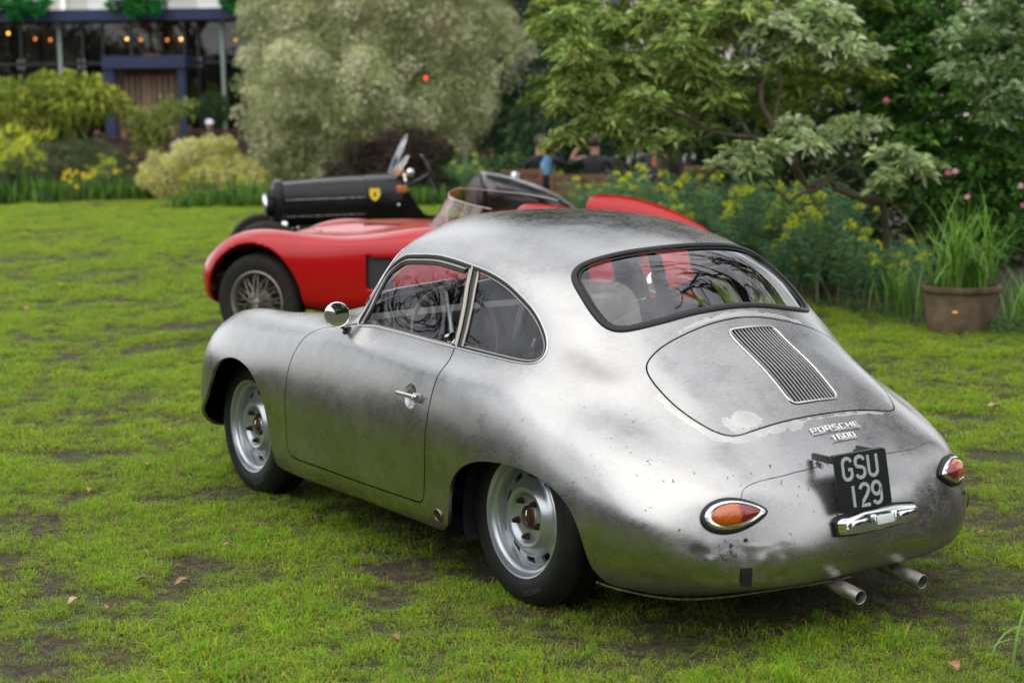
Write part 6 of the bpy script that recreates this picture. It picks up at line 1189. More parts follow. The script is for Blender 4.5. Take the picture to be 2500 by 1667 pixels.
# far red body piece: the second red roadster fin seen over the coupe roof belongs to the same car (right rear wing crest)
# ================================================================== black vintage tourer
BC = empty('tourer', (0, 0, 0), R(66), 'black pre-war open tourer with yellow shield badge behind the red roadster', 'car'); ab = R(66); hx, hy = math.cos(ab), math.sin(ab)
BC.location = (9.486+.68*hy-.28*hx, -3.01-.68*hx-.28*hy, 0)
blk = mat('gloss_black_paint', (.006, .006, .007), .25, 0, spec=.2, coat=.18, noise_=.1, nscale=5)
def sec_loft(name, ST, m, par, n=40, e=2.6, caps=True, smooth=True):
    """stations (x, half width, z bottom, z top[, e]) with super-elliptic sections"""
    xs_ = [s_[0] for s_ in ST]; L_ = []
    tt = np.linspace(0, 1, len(ST)); fine = np.linspace(0, 1, (len(ST)-1)*6+1); A = np.array([s_[:4] for s_ in ST]); Af = sev(tt, A, ncs(tt, A), fine); V = []
    for x, w_, zb, zt in Af:
        for k in range(n):
            a = 2*math.pi*k/n; c, s_ = math.cos(a), math.sin(a); V.append((x, w_*abs(c)**(2/e)*(1 if c > 0 else -1), (zb+zt)/2+(zt-zb)/2*abs(s_)**(2/e)*(1 if s_ > 0 else -1)))
    m_ = len(Af); F = [(i*n+k, i*n+(k+1) % n, (i+1)*n+(k+1) % n, (i+1)*n+k) for i in range(m_-1) for k in range(n)]
    if caps: F += [tuple(range(n))[::-1], tuple((m_-1)*n+k for k in range(n))]
    o = MB().add(V, F).build(name, m, par); return o
sec_loft('bonnet', [(.10, .27, .58, 1.02), (-.14, .30, .58, 1.04), (-.43, .36, .58, 1.06), (-.68, .41, .57, 1.07)], blk, BC, e=3.2)
sec_loft('radiator_shell', [(.20, .25, .50, 1.01), (.17, .28, .47, 1.05), (.11, .28, .47, 1.05)], blk, BC, e=3.4); MB().box((.205, 0, .74), (.01, .42, .44), None, .02).build('radiator_core', mat('radiator_grey', (.05, .05, .05), .5, .6), BC)
MB().lathe([(.028, 0), (.032, .015), (.022, .025), (.012, .03), (.010, .055), (.018, .070), (.022, .088), (.016, .106), (0, .114)], 20, axis_M((.15, 0, 1.04), (0, 0, 1))).build('radiator_mascot', chrome, BC)
sec_loft('scuttle', [(-.685, .412, .57, 1.072), (-.80, .435, .56, 1.08), (-1.01, .45, .55, 1.085), (-1.05, .45, .55, 1.07)], blk, BC, e=3.2)
for x in (-.952,): MB().box((x, 0, .84), (.012, .84, .54), None, .0).build('bonnet_seam', satin, BC) if 0 else None
V = [(-1.03, .45, .58), (-1.03, .46, 1.0), (-1.07, .46, .95), (-1.16, .465, .80), (-1.28, .465, .65), (-1.9, .46, .60), (-1.9, .46, .52), (-1.03, .45, .52)]
for s_ in (1, -1):
    o = MB().add([(x, s_*y, z) for x, y, z in V]+[(x, s_*(y-.03), z) for x, y, z in V], [tuple(range(8)), tuple(range(15, 7, -1))]+[(i, i+8, (i+1) % 8+8, (i+1) % 8) for i in range(8)]).build('cut_away_side', blk, BC, smooth=False)
sec_loft('tail_deck', [(-1.84, .36, .62, 1.08), (-1.89, .42, .60, 1.10), (-2.12, .43, .58, 1.06), (-2.42, .38, .58, .95), (-2.66, .26, .60, .82), (-2.80, .12, .62, .72)], mat('grey_black_paint', (.018, .019, .021), .16, coat=.9), BC, e=2.5)
MB().lathe([(0, .04), (.035, .038), (.045, .02), (.05, -.02)], 20, axis_M((-2.2, .05, 1.04), (-.2, 0, 1))).build('fuel_filler', satin, BC)
MB().tube([(-1.83, .33, .88), (-1.86, .27, 1.02), (-1.88, .1, 1.09)], .014, 8).build('red_piping', redl2, BC)
MB().box((-1.72, 0, .55), (3.4, .62, .12), None, .02).box((-.3, 0, .45), (1.0, .5, .2), None, .03).build('chassis', void, BC)
for s_ in (1, -1):
    wire_wheel(BC, .28, s_*.68, .34, s_, .345, .24, .13, 40); wire_wheel(BC, -2.7, s_*.68, .34, s_, .345, .24, .13, 40)
for s_ in (1, -1):
    h = MB().lathe([(0, -.13), (.03, -.12), (.07, -.09), (.095, -.04), (.10, 0)], 28, axis_M((.26, s_*.20, .80), (1, 0, 0))).build('headlamp', blk, BC)
    MB().lathe([(.098, -.006), (.105, 0), (.104, .010), (.096, .014), (.07, .022), (0, .028)], 28, axis_M((.262, s_*.20, .80), (1, 0, 0))).build('lamp_lens', chrome, h)
    MB().lathe([(0, -.08), (.05, -.04), (.055, 0), (.03, .012), (0, .014)], 20, axis_M((.12, s_*.36, .62), (1, 0, 0))).build('side_lamp', chrome, BC)
for x, z in ((-.02, .60), (-.68, .64), (-.98, .80)): MB().lathe([(0, .02), (.014, .018), (.02, 0)], 14, axis_M((x, .405 if x > -.9 else .462, z), (0, 1, 0))).build('body_fastener', chrome, BC)
for z in (.70, .86):
    MB().tube([(.08, .29, z), (-.36, .365, z+.01), (-.67, .43, z+.02)], .004, 6).build('bonnet_rib', satin, BC)
for s_ in (1, -1):
    o = sec_loft('rear_wing_crest', [(-2.07, .12, .80, 1.05), (-2.14, .135, .78, 1.07), (-2.4, .13, .78, 1.045), (-2.7, .11, .76, .955), (-2.95, .06, .72, .83)], redp, RC, e=2.6)
    for v in o.data.vertices: v.co.y += s_*.60
# shield badge
M = axis_M((-.76, .440, .90), (0, 1, .10), (0, 0, 1)) @ Matrix.Scale(.98, 4); ol = [(.065, -.052), (.068, 0), (.065, .052), (.0, .055), (-.035, .038), (-.065, 0), (-.035, -.038), (.0, -.055)]
sh = MB().add([M @ Vector((x, y, .006)) for x, y in ol]+[M @ Vector((x, y, -.004)) for x, y in ol], [tuple(range(8))]+[(i, i+8, (i+1) % 8+8, (i+1) % 8) for i in range(8)]).build('shield_badge', mat('shield_yellow', (.85, .62, .01), .35), BC, smooth=False)
hp = [(.030, .004), (.034, -.010), (.022, -.016), (.016, -.006), (.006, -.010), (.002, -.020), (-.004, -.010), (-.014, -.004), (-.030, -.010), (-.016, .004), (-.026, .014), (-.008, .010), (.004, .016), (.016, .006)]
MB().add([M @ Vector((x, y, .008)) for x, y in hp], [tuple(range(len(hp)))]).build('prancing_figure', blackp, sh, smooth=False)
MB().tube([M @ Vector((x, y, .007)) for x, y in ol], .0025, 5, True).build('badge_border', blackp, sh)
# aero screens, dash clutter, steering wheel, mirror
gl_a = glass_mat('aero_glass', (.88, .92, .92), 1.8)
V = []; n = 12
for k in range(n+1): y = .40*(k/n*2-1); V += [(-1.30-.05*abs(k/n*2-1), y, 1.10), (-1.43, y*.93, 1.34-.10*abs(k/n*2-1)**3)]
def plate_glass(name, C_, w_, h, M): 
    ol = [(w_/2*math.cos(a)*(1 if abs(math.cos(a)) > .3 else .9), h/2*math.sin(a)) for a in np.linspace(0, 6.283, 25)[:-1]]; n = len(ol); o = MB().add([M @ Vector((x, y, .004)) for x, y in ol]+[M @ Vector((x, y, -.004)) for x, y in ol], [tuple(range(n)), tuple(range(2*n-1, n-1, -1))]+[(i, i+n, (i+1) % n+n, (i+1) % n) for i in range(n)]).build(name, gl_a, BC, smooth=False); MB().tube([M @ Vector((x, y, 0)) for x, y in ol], .006, 6, True).build('screen_frame', satin, o)
plate_glass('aero_screen', 0, .30, .46, axis_M((-1.06, -.20, 1.25), (.92, .05, .42), (0, 1, 0)))
plate_glass('aero_screen', 0, .34, .40, axis_M((-1.00, .16, 1.10), (.80, .05, .62), (0, 1, 0)))
for y, z, c_ in ((.20, 1.06, 'chrome'), (.32, .98, 'chrome'), (.05, 1.08, 'chrome'), (.36, 1.05, 'chrome'), (.28, 1.09, 'chrome')): MB().lathe([(0, .012), (.035, .012), (.042, .004), (.042, -.01)], 16, axis_M((-1.065, y, z-.03), (-1, 0, .1))).build('gauge', chrome, BC)
for y, z, cc in ((.12, 1.14, (.12, .22, .42)), (.26, 1.13, (.55, .22, .05)), (.42, .98, (.50, .14, .04))): MB().box((-1.02, y, z-.03), (.10, .09, .07), None, .012).build('dash_trinket', mat('trinket_%d' % int(y*100), cc, .5), BC)
MB().tube([Vector((-1.32, .22, 1.08))+Vector((0, 1, 0))*(.20*math.cos(a))+Vector((.40, 0, .92))*(.20*math.sin(a)) for a in np.linspace(0, 6.283, 33)[:-1]], .012, 8, True).build('steering_wheel', blackp, BC); MB().tube([(-1.05, .22, .94), (-1.32, .22, 1.08)], .018, 8).build('steering_column', blackp, BC)
MB().lathe([(0, .03), (.04, .02), (.05, 0), (.04, -.03), (0, -.05)], 16, axis_M((-1.12, .38, 1.10), (-1, .3, 0))).build('mirror', chrome, BC)
sec_loft('seat_back', [(-1.76, .36, .58, .96), (-1.81, .38, .58, 1.03), (-1.84, .37, .58, 1.02)], mat('black_leather', (.02, .02, .02), .4), BC)

# ================================================================== buildings, fence, bench, people
navy = mat('navy_paint', (.014, .024, .075), .55, noise_=.1, nscale=2); white = mat('white_stucco', (.78, .78, .76), .8, noise_=.05, nscale=1.5); steel = mat('painted_steel_pale', (.35, .42, .38), .5)
BD = 45.0
ro = -RGT.copy(); ro[2] = 0; ro /= np.linalg.norm(ro); bx_dir = -ro; bn = np.array([-bx_dir[1], bx_dir[0], 0]); 
if bn @ FWD < 0: bn = -bn
# building frame: u to the right in the photo, n away from the camera
def BW(px, d=BD): p = at(px, 833, d); return np.array([p[0], p[1], 0])
def zz(py, d=BD, px=300): return at(px, py, d)[2]
b0 = BW(0)
def box_between(mb, px0, px1, z0, z1, d, th):
    p0, p1 = BW(px0, d), BW(px1, d); c = (p0+p1)/2+bn*th/2; L_ = np.linalg.norm(p1-p0); a = math.atan2(bx_dir[1], bx_dir[0]); mb.box((c[0], c[1], (z0+z1)/2), (L_, th, z1-z0), Matrix.Rotation(a, 4, 'Z')); return mb
HB = empty('hotel_building', tuple(b0), 0, 'white hotel building with navy fascia and dark glazed ground floor behind the fence', 'building'); inv = -Vector(b0)
def bpart(name, m, boxes, par=HB):
    mb = MB()
    for px0, px1, z0, z1, d, th in boxes: box_between(mb, px0, px1, z0, z1, d, th)
    mb.V = [tuple(Vector(v)+inv) for v in mb.V]; return mb.build(name, m, par, smooth=False)
zt, zb_ = zz(33), zz(60)
bpart('fascia', navy, [(-500, 760, zb_, zt, BD-.6, .9)]); bpart('upper_wall', white, [(-600, 60, zt, zt+3, BD+.4, .5), (260, 420, zt, zt+3, BD+.4, .5), (520, 700, zt, zt+3, BD+.4, .5), (-600, 760, zt+3, 12, BD+.4, .5), (-600,760,zt,zt+.04,BD+.3,.6)])
winm = mat('grey_window_blind', (.50, .49, .45), .5, spec=.5)
for x0, x1 in ((62, 188), (195, 258), (422, 518)): 
    f = bpart('upper_window', winm, [(x0, x1, zt+.04, zt+3, BD+.62, .1)]); bpart('window_frame', white, [(x0, x0+5, zt+.04, zt+3, BD+.52, .1), (x1-5, x1, zt+.04, zt+3, BD+.52, .1)], f)
glassd = mat('dark_shop_glass', (.022, .024, .024), .06, 0, spec=1.0, coat=.6)
inner = mat('interior_drapes', (.07, .068, .062), .9, noise_=.75, nscale=1.6)
xs_ = [-160, -60, 27, 88, 180, 235, 283]; xs2 = [478, 510, 568, 640, 720, 800]
glz = glass_mat('shopfront_glass', (.60, .63, .62), .7)
for A in (xs_, xs2, [283, 350, 415, 478]):
    for x0, x1 in zip(A[:-1], A[1:]):
        z0 = .1 if A is not None and len(A) != 4 else zz(147)
        bpart('glass_pane', glz, [(x0+.5, x1-.5, z0, zz(157)-.02, BD+.1, .02)] if len(A) != 4 else [(x0+.5, x1-.5, z0, zb_, BD+.1, .02)])
        if len(A) != 4: bpart('glass_pane', glz, [(x0+.5, x1-.5, zz(157)+.02, zb_, BD+.1, .02)])
for x in xs_+xs2+[350, 415]: bpart('mullion', mat('dark_grey_metal', (.07, .075, .075), .4, .5) if x not in (180, 568) else steel, [(x-1.5 if x not in (180, 568, 27) else x-4, x+1.5 if x not in (180, 568, 27) else x+4, (.0 if x not in (350, 415) else zz(147)), zb_, BD+.0, .10)])
bpart('transom', bpy.data.materials['dark_grey_metal'], [(-160, 283, zz(157)-.02, zz(157)+.02, BD+.04, .08), (478, 800, zz(157)-.02, zz(157)+.02, BD+.04, .08)])
for x in (3, 88, 232, 510):
    for dx in (-6, 6):
        for y in (150, 166):
            p = BW(x+dx, BD-.05); c = Vector((p[0], p[1], zz(y)))+inv; MB().lathe([(0, .03), (.026, .03), (.03, 0)], 12, axis_M(tuple(c), tuple(-bn))).build('glass_clamp', satin, HB)
bpart('pale_green_panel', mat('pale_green_panel', (.45, .60, .50), .5), [(-160, 26, .2, zb_-.25, BD+.25, .08)])
bpart('interior_wall', inner, [(-200, 820, 0, zb_+.3, BD+3.2, .2)]); bpart('interior_ceiling', mat('dim_ceiling', (.10, .09, .075), .9), [(-200, 820, zb_+.02, zb_+.10, BD+.3, 3)]); bpart('interior_floor', mat('dim_floor', (.05, .045, .04), .8), [(-200, 820, -.02, .03, BD+.3, 3)])
rgb_ = np.random.default_rng(8)
drape = mat('pale_drape', (.24, .24, .235), .9, noise_=.6, nscale=2.5)
for x0, x1 in ((30, 60), (100, 130), (140, 175), (190, 225), (250, 275), (300, 330), (370, 400), (440, 470)): bpart('drape', drape, [(x0, x1, zz(150)-rgb_.uniform(0, .5), zb_+.0, BD+2.2+rgb_.uniform(0, .7), .08)])
for x0, x1, c_, z1 in ((240, 265, (.20, .03, .03), 1.6), (540, 560, (.22, .04, .04), 1.8), (555, 585, (.18, .03, .03), 1.6), (130, 150, (.05, .08, .18), 1.3), (60, 90, (.14, .07, .03), 2.2), (490, 530, (.04, .07, .03), 1.9)): bpart('interior_furnishing', mat('furnishing_%d' % x0, c_, .8), [(x0, x1, .1, z1, BD+1.5, .4)])
lampm = mat('warm_bulb', (1, .6, .2), .5, emit=(1., .42, .08, 16.)); lamp2 = mat('dim_warm_bulb', (1, .4, .1), .5, emit=(1., .25, .04, 7.))
for i, (x, y) in enumerate([(20, 82), (86, 96), (123, 98), (310, 96), (344, 98), (408, 98), (442, 96), (575, 98)]):
    c = at(x, y, BD+.9); m_ = lampm if i in (3, 6, 0) else lamp2; o = MB().ball((0, 0, 0), .034, 12, 8).build('pendant_lamp', m_, None) ; o.location = tuple(c)
    tag(o, ['small warm pendant bulb above the pale green panel at far left', 'warm pendant bulb behind the second glass mullion from left', 'reddish pendant bulb right of the one behind the second mullion', 'bright amber pendant bulb above the left end of the canopy', 'dim orange pendant bulb above the canopy, left of its middle', 'dim orange pendant bulb above the canopy, right of its middle', 'bright amber pendant bulb above the right end of the canopy', 'dim orange pendant bulb at the edge of the huge grey-green shrub'][i], 'lamp', 'pendant bulbs inside the glazed front')
    MB().tube([(0, 0, .04), (0, 0, zb_-c[2])], .004, 5).build('cord', void, o)
# entrance
bpart('canopy', navy, [(279, 478, zz(174), zz(145), BD-1.5, 1.5)]); bpart('door_post', navy, [(285, 307, 0, zz(174), BD-1.4, .3), (459, 476, 0, zz(174), BD-1.4, .3)])
woodb = mat('pale_oak', (.36, .22, .13), .55, noise_=.2, nscale=6)
bpart('door_lining', mat('brown_door_frame', (.14, .08, .04), .6), [(307, 318, 0, zz(174), BD-.7, .2), (448, 459, 0, zz(174), BD-.7, .2), (318, 448, zz(186), zz(174), BD-.7, .2), (307, 459, 0, zz(174), BD-.3, .1)])
for i, x in enumerate((318, 332, 346, 360, 372, 384, 398, 412, 426, 440)): bpart('door_slat', woodb, [(x, x+(7 if i not in (4, 5) else 10), .05, zz(188), BD-.65, .08)])
for x in (326, 340, 354, 392, 406, 420, 434): bpart('door_glass', mat('pale_reflecting_glass', (.25, .27, .27), .1, .3), [(x, x+5, zz(260), zz(190), BD-.55, .02)])
V, F = text_mesh('THE  HARI', 1., .02); V = V-(V.max(0)+V.min(0))/2; V[:, 0] *= 1.62/np.ptp(V[:, 0])*1.0; V[:, 1] *= .19/np.ptp(V[:, 1])
p = at(384, 160, BD-1.53); M = Matrix([[bx_dir[0], 0, -bn[0], p[0]], [bx_dir[1], 0, -bn[1], p[1]], [0, 1, 0, p[2]], [0, 0, 0, 1]]); mesh_obj('sign_lettering', [tuple((M @ Vector(v))+inv) for v in V], F, mat('bronze_letter', (.62, .30, .14), .4, .2), HB)
p = at(373, 139, BD-.9); mb = MB()
for k in range(9): a = R(180*k/8); mb.box((p[0]+bx_dir[0]*.40*math.cos(a), p[1]+bx_dir[1]*.40*math.cos(a), p[2]-.05+.13*math.sin(a)), (.05, .05, .10), None, .0)
mb.ball((p[0], p[1], p[2]-.05), .34, 16, 8, (1, 1, .42)); mb.V = [tuple(Vector(v)+inv) for v in mb.V]; mb.build('canopy_ornament', mat('gilt_brown', (.30, .17, .06), .5, .3), HB)
# window boxes spilling ivy over the fascia
for x0, x1, lb in ((30, 145, 'ivy-filled window box above the navy fascia at far left'), (318, 425, 'ivy-filled window box above the navy fascia over the doorway'), (590, 640, 'ivy-filled window box above the fascia beside the huge shrub')):
    p0, p1 = BW(x0, BD-.75), BW(x1, BD-.75); c = (p0+p1)/2; t = empty('window_box', (c[0], c[1], 0), 0, lb, 'planter', 'window boxes above the fascia'); L_ = np.linalg.norm(p1-p0); z0 = zt+.02
    MB().box((0, 0, z0+.10), (L_, .3, .2), Matrix.Rotation(math.atan2(bx_dir[1], bx_dir[0]), 4, 'Z')).build('box', blackp, t)
    crown('foliage', [((bx_dir[0]*s_*L_/2, bx_dir[1]*s_*L_/2, z0+.17+.02*math.sin(9*s_)), (.20, .24, .17)) for s_ in np.linspace(-.9, .9, 9)]+[((bx_dir[0]*s_*L_/2-bn[0]*.2, bx_dir[1]*s_*L_/2-bn[1]*.2, z0-.08), (.14, .14, .16)) for s_ in (-.2, .85, .1)], t, [(.03, .26, .05), (.05, .36, .07), (.02, .16, .03)], dens=60, per=16, cr=.09, ln=.08, wd=.06, seed=int(x0)+3)
# pale stone buildings glimpsed above the trees at right
sb = empty('stone_building', tuple(BW(1500, 54)), 0, 'pale stone building glimpsed above the trees', 'building'); i2 = -Vector(BW(1500, 54)); mb = MB(); box_between(mb, 1180, 2900, 0, 16, 54, 1.); mb.V = [tuple(Vector(v)+i2) for v in mb.V]; mb.build('stone_wall', mat('pale_stone', (.62, .56, .50), .85, noise_=.1, nscale=.8), sb, smooth=False)
for x in range(1340, 2500, 150):
    mb = MB(); box_between(mb, x, x+42, 3.2, 5.6, 53.9, .15); mb.V = [tuple(Vector(v)+i2) for v in mb.V]; mb.build('window', mat('dim_window', (.10, .11, .12), .2), sb, smooth=False)
mb = MB(); box_between(mb, 1180, 2900, 2.6, 2.85, 53.6, .4); mb.V = [tuple(Vector(v)+i2) for v in mb.V]; mb.build('string_course', mat('pale_stone', (.62, .56, .50)), sb, smooth=False)
mb = MB(); box_between(mb, 640, 1250, 0, 12, 49, .8); o = mb.build('brick_building', mat('red_brown_brick', (.20, .085, .06), .85, noise_=.25, nscale=5), None, smooth=False); tag(o, 'dark brick building glimpsed between the grey-green and the evergreen shrub', 'building')
# brown board fence
fw = mat('brown_stained_board', (.075, .040, .026), .75, noise_=.3, nscale=9); FD = 39.5
FN = empty('board_fence', tuple(BW(300, FD)), 0, 'brown horizontal board fence between the border and the hotel', 'fence'); i3 = -Vector(BW(300, FD))
def fpart(name, px0, px1, z0, z1, d, th):
    mb = MB(); box_between(mb, px0, px1, z0, z1, d, th); mb.V = [tuple(Vector(v)+i3) for v in mb.V]; return mb.build(name, fw, FN, smooth=False)
segs = [(-260, -90, 1.10), (-90, 90, 1.10), (90, 276, 1.12), (276, 482, 1.20), (482, 620, 1.34), (620, 800, 1.3)]
for x0, x1, zt_ in segs:
    for k in range(8): z0 = .04+k*(zt_-.10)/8; fpart('board', x0+3, x1-3, z0, z0+(zt_-.10)/8-.014, FD+.01*(k % 2), .025)
    fpart('top_rail', x0, x1, zt_-.055, zt_, FD-.04, .10)
for x, z_ in ((-90, 1.2), (90, 1.22), (276, 1.28), (482, 1.45), (620, 1.4)): fpart('post', x-5, x+5, 0, z_, FD-.05, .12)
# green litter bin edge at far left
c = on_z(2, 505); o = MB().lathe([(0, .8), (.17, .8), (.19, .74), (.17, .05), (0, .05)], 20, axis_M((c[0], c[1], 0), (0, 0, 1))).build('litter_bin', mat('dark_green_paint', (.01, .07, .045), .4)); tag(o, 'dark green bin at the far left edge of the lawn', 'bin')
# slatted bench behind the border
bw_ = mat('brown_teak', (.19, .085, .042), .6, noise_=.2, nscale=7)
def bench(px0, px1, py, d, label):
    p0, p1 = BW(px0, d), BW(px1, d); c = (p0+p1)/2; L_ = np.linalg.norm(p1-p0); t = empty('park_bench', (c[0], c[1], 0), math.atan2(bx_dir[1], bx_dir[0]), label, 'bench', 'teak benches behind the border'); zt_ = at(px0, py, d)[2]
    for k in range(4): MB().box((0, 0, zt_-.06-k*.115), (L_, .03, .10), None, .006).build('back_slat', bw_, t)
    for k in range(3): MB().box((0, .12+k*.14, .44), (L_, .12, .03), None, .006).build('seat_slat', bw_, t)
    for s_ in (-1, 1):
        for y_ in (0, .44): MB().box((s_*(L_/2-.04), y_, (zt_ if y_ == 0 else .62)/2), (.06, .06, zt_ if y_ == 0 else .62), None, .005).build('leg', bw_, t)
        MB().box((s_*(L_/2-.04), .22, .63), (.07, .5, .04), None, .008).build('armrest', bw_, t)
    return t, c, zt_
bench(1228, 1330, 412, 24.0, 'teak bench with its back to the lawn, left of the group of people'); bench(1345, 1480, 424, 24.0, 'teak bench the seated people lean on, half hidden by euphorbias'); bench(1668, 1745, 403, 25.0, 'teak bench behind the rhododendron, right of the people')
shrub('evergreen_shrub', 'dark evergreen shrub wall closing the view behind the seated people', 'shrub', 30, [(x, y, 100, 90) for x in range(1340, 2100, 110) for y in (300, 420)], [(.05, .10, .04), (.08, .14, .055), (.035, .07, .03)], dens=9, per=26, cr=.32, ln=.16, wd=.07, seed=77)
# ---- people
skin = mat('skin', (.50, .27, .19), .55); skin2 = mat('skin_pale', (.62, .38, .29), .55)
def person(loc, yaw, label, cloth, legs, hairc, pose='sit', cap=None, armup=False, lean=0., scale=1., group=None, sleeves=True, skinm=None):
    """one skinned body; local +x is where the person faces"""
    t = empty('person', loc, yaw, label, 'person', group); t.scale = (scale,)*3; sk_ = skinm or skin
    J = {}; E = []; Rr = {}
    def j(n_, p, r_): J[n_] = Vector(p); Rr[n_] = r_
    hz = .50 if pose == 'sit' else .92; lx = -lean
    j('pel', (0, 0, hz), .13); j('bel', (lx*.3, 0, hz+.16), .125); j('che', (lx*.7, 0, hz+.34), .145); j('nk', (lx+.01, 0, hz+.52), .060); j('hd0', (lx+.02, 0, hz+.60), .070); j('hd', (lx+.03, 0, hz+.70), .095); j('hd2', (lx+.025, 0, hz+.78), .070)
    E += [('pel', 'bel'), ('bel', 'che'), ('che', 'nk'), ('nk', 'hd0'), ('hd0', 'hd'), ('hd', 'hd2')]
    for s_, q in ((1, 'l'), (-1, 'r')):
        j('sh'+q, (lx*.9, s_*.19, hz+.46), .062)
        if armup and s_ == armup: j('el'+q, (lx+.10, s_*.40, hz+.36), .045); j('wr'+q, (lx+.14, s_*.30, hz+.60), .030); j('ha'+q, (lx+.13, s_*.24, hz+.68), .034)
        elif pose == 'sit': j('el'+q, (.06, s_*.27, hz+.22), .045); j('wr'+q, (.28, s_*.18, hz+.18), .030); j('ha'+q, (.36, s_*.14, hz+.17), .036)
        else: j('el'+q, (.0, s_*.26, hz+.20), .045); j('wr'+q, (.06, s_*.27, hz-.03), .030); j('ha'+q, (.08, s_*.27, hz-.12), .036)
        j('hi'+q, (.02, s_*.10, hz-.02), .10)
        if pose == 'sit': j('kn'+q, (.44, s_*.13, hz+.02), .070); j('an'+q, (.46, s_*.13, .09), .045); j('to'+q, (.64, s_*.14, .045), .038)
        else: j('kn'+q, (.03, s_*.11, .50), .065); j('an'+q, (0, s_*.11, .09), .045); j('to'+q, (.17, s_*.12, .04), .038)
        E += [('che', 'sh'+q), ('sh'+q, 'el'+q), ('el'+q, 'wr'+q), ('wr'+q, 'ha'+q), ('pel', 'hi'+q), ('hi'+q, 'kn'+q), ('kn'+q, 'an'+q), ('an'+q, 'to'+q)]
        hv = (J['ha'+q]-J['wr'+q]).normalized(); sd_ = hv.cross(Vector((0, 0, 1))).normalized() if abs(hv.z) < .9 else Vector((1, 0, 0))
        for f_ in range(4): j('f%d' % f_+q, J['ha'+q]+hv*(.075+.01*(f_ in (1, 2)))+sd_*(f_-1.5)*.020, .009); E.append(('ha'+q, 'f%d' % f_+q))
        j('th'+q, J['ha'+q]+hv*.03+sd_*.055, .010); E.append(('wr'+q, 'th'+q))
    nm = list(J); ix = {n_: i for i, n_ in enumerate(nm)}; me = bpy.data.meshes.new('p'); me.from_pydata([tuple(J[n_]) for n_ in nm], [(ix[a], ix[b_]) for a, b_ in E], []); o = bpy.data.objects.new('p', me); COL.objects.link(o)
    o.modifiers.new('s', 'SKIN'); sv = me.skin_vertices[0].data
    for n_ in nm: sv[ix[n_]].radius = (Rr[n_], Rr[n_])
    sv[ix['pel']].use_root = True; su = o.modifiers.new('u', 'SUBSURF'); su.levels = 2; su.render_levels = 2
    dg = bpy.context.evaluated_depsgraph_get(); dg.update(); m2 = bpy.data.meshes.new_from_object(o.evaluated_get(dg)); V = np.array([tuple(v.co) for v in m2.vertices]); F = [tuple(p_.vertices) for p_ in m2.polygons]; bpy.data.objects.remove(o); bpy.data.meshes.remove(m2)
    hc = J['hd']; f = V-np.array(hc); k = (V[:, 2] > J['hd0'].z); V[k, 0] = hc.x+(V[k, 0]-hc.x)*1.10; V[k, 1] *= .92
    nose = np.exp(-(((V-np.array([hc.x+.10, 0, hc.z-.01]))/np.array([.05, .016, .022]))**2).sum(1)); V[:, 0] += .024*nose
    mi = []; hands = [np.array(J['ha'+q]) for q in 'lr']; shoes = [np.array(J['to'+q]) for q in 'lr']; els = [np.array(J['el'+q]) for q in 'lr']
    for f_ in F:
        c = V[list(f_)].mean(0); dh = min(np.linalg.norm(c-h) for h in hands); de = min(np.linalg.norm(c-h) for h in els)
        if c[2] > J['nk'].z+.005 and abs(c[1]) < .12: mi.append(0)
        elif dh < .115 or (not sleeves and dh < .26 and abs(c[1]) > .12): mi.append(0)
        elif c[2] < hz-.03 or (pose == 'sit' and c[0] > .16 and dh > .14 and c[2] < hz+.12): mi.append(3 if c[2] < .12 else 2)
        else: mi.append(1)
    bo_ = mesh_obj('body', V, F, None, t, smooth=True, mats=[sk_, cloth, legs, blackp], midx=mi)
    h = np.array(hc)
    if hairc is not None:
        hb = MB().ball((h[0]-.022, 0, h[2]+.025), .108, 20, 14, (1.02, .93, 1.05)); Vh = [v for v in hb.V]
        keep_ = [f_ for f_ in hb.F if not (np.mean([hb.V[i][0] for i in f_]) > h[0]+.035 and np.mean([hb.V[i][2] for i in f_]) < h[2]+.06)]; hb.F = keep_; hb.build('hair', hairc, bo_)
    if cap is not None:
        cb_ = MB().ball((h[0]-.01, 0, h[2]+.055), .112, 20, 12, (1.05, .95, .80)); cb_.F = [f_ for f_ in cb_.F if np.mean([cb_.V[i][2] for i in f_]) > h[2]+.035]; cb_.add([(h[0]+.08, -.07, h[2]+.045), (h[0]+.08, .07, h[2]+.045), (h[0]+.18, .05, h[2]+.030), (h[0]+.18, -.05, h[2]+.030)], [(0, 1, 2, 3)]); cb_.build('cap', cap, bo_)
    for s_ in (1, -1): MB().ball((h[0]+.092, s_*.032, h[2]+.015), .010, 8, 6).build('eye', blackp, bo_)
    return t
dk = mat('black_cloth', (.014, .014, .017), .8); dk2 = mat('charcoal_cloth', (.030, .030, .034), .8); blc = mat('blue_white_shirt', (.12, .28, .45), .8, noise_=.5, nscale=10); hbr = mat('brown_hair', (.05, .03, .02), .6); hrd = mat('auburn_hair', (.16, .05, .02), .6); bls = mat('slate_blue_cloth', (.10, .15, .20), .8); wcap = mat('white_cap', (.80, .82, .88), .7); nvc = mat('navy_cap', (.02, .03, .06), .6); orc = mat('orange_cloth', (.70, .22, .06), .8)
def sit_at(px, py, d, yaw, *a, **k):
    p = at(px, py, d); hd = .50+.72; z_off = p[2]-hd; person((p[0], p[1], 0 if abs(z_off) < .2 else z_off), yaw, *a, **k)
def facing(px, d, off): p = at(px, 833, d)-CAM; return math.atan2(-p[1], -p[0])+R(off)
sit_at(1318, 362, 24.6, facing(1318, 24, 200), 'seated person in black jacket and blue patterned scarf at the left end of the group', dk, dk2, hbr, armup=-1, lean=.05)
sit_at(1455, 372, 24.7, facing(1455, 24, 170), 'seated person with brown hair in dark coat leaning an arm on the bench back', dk2, dk, hbr, armup=1, lean=.12, sleeves=False)
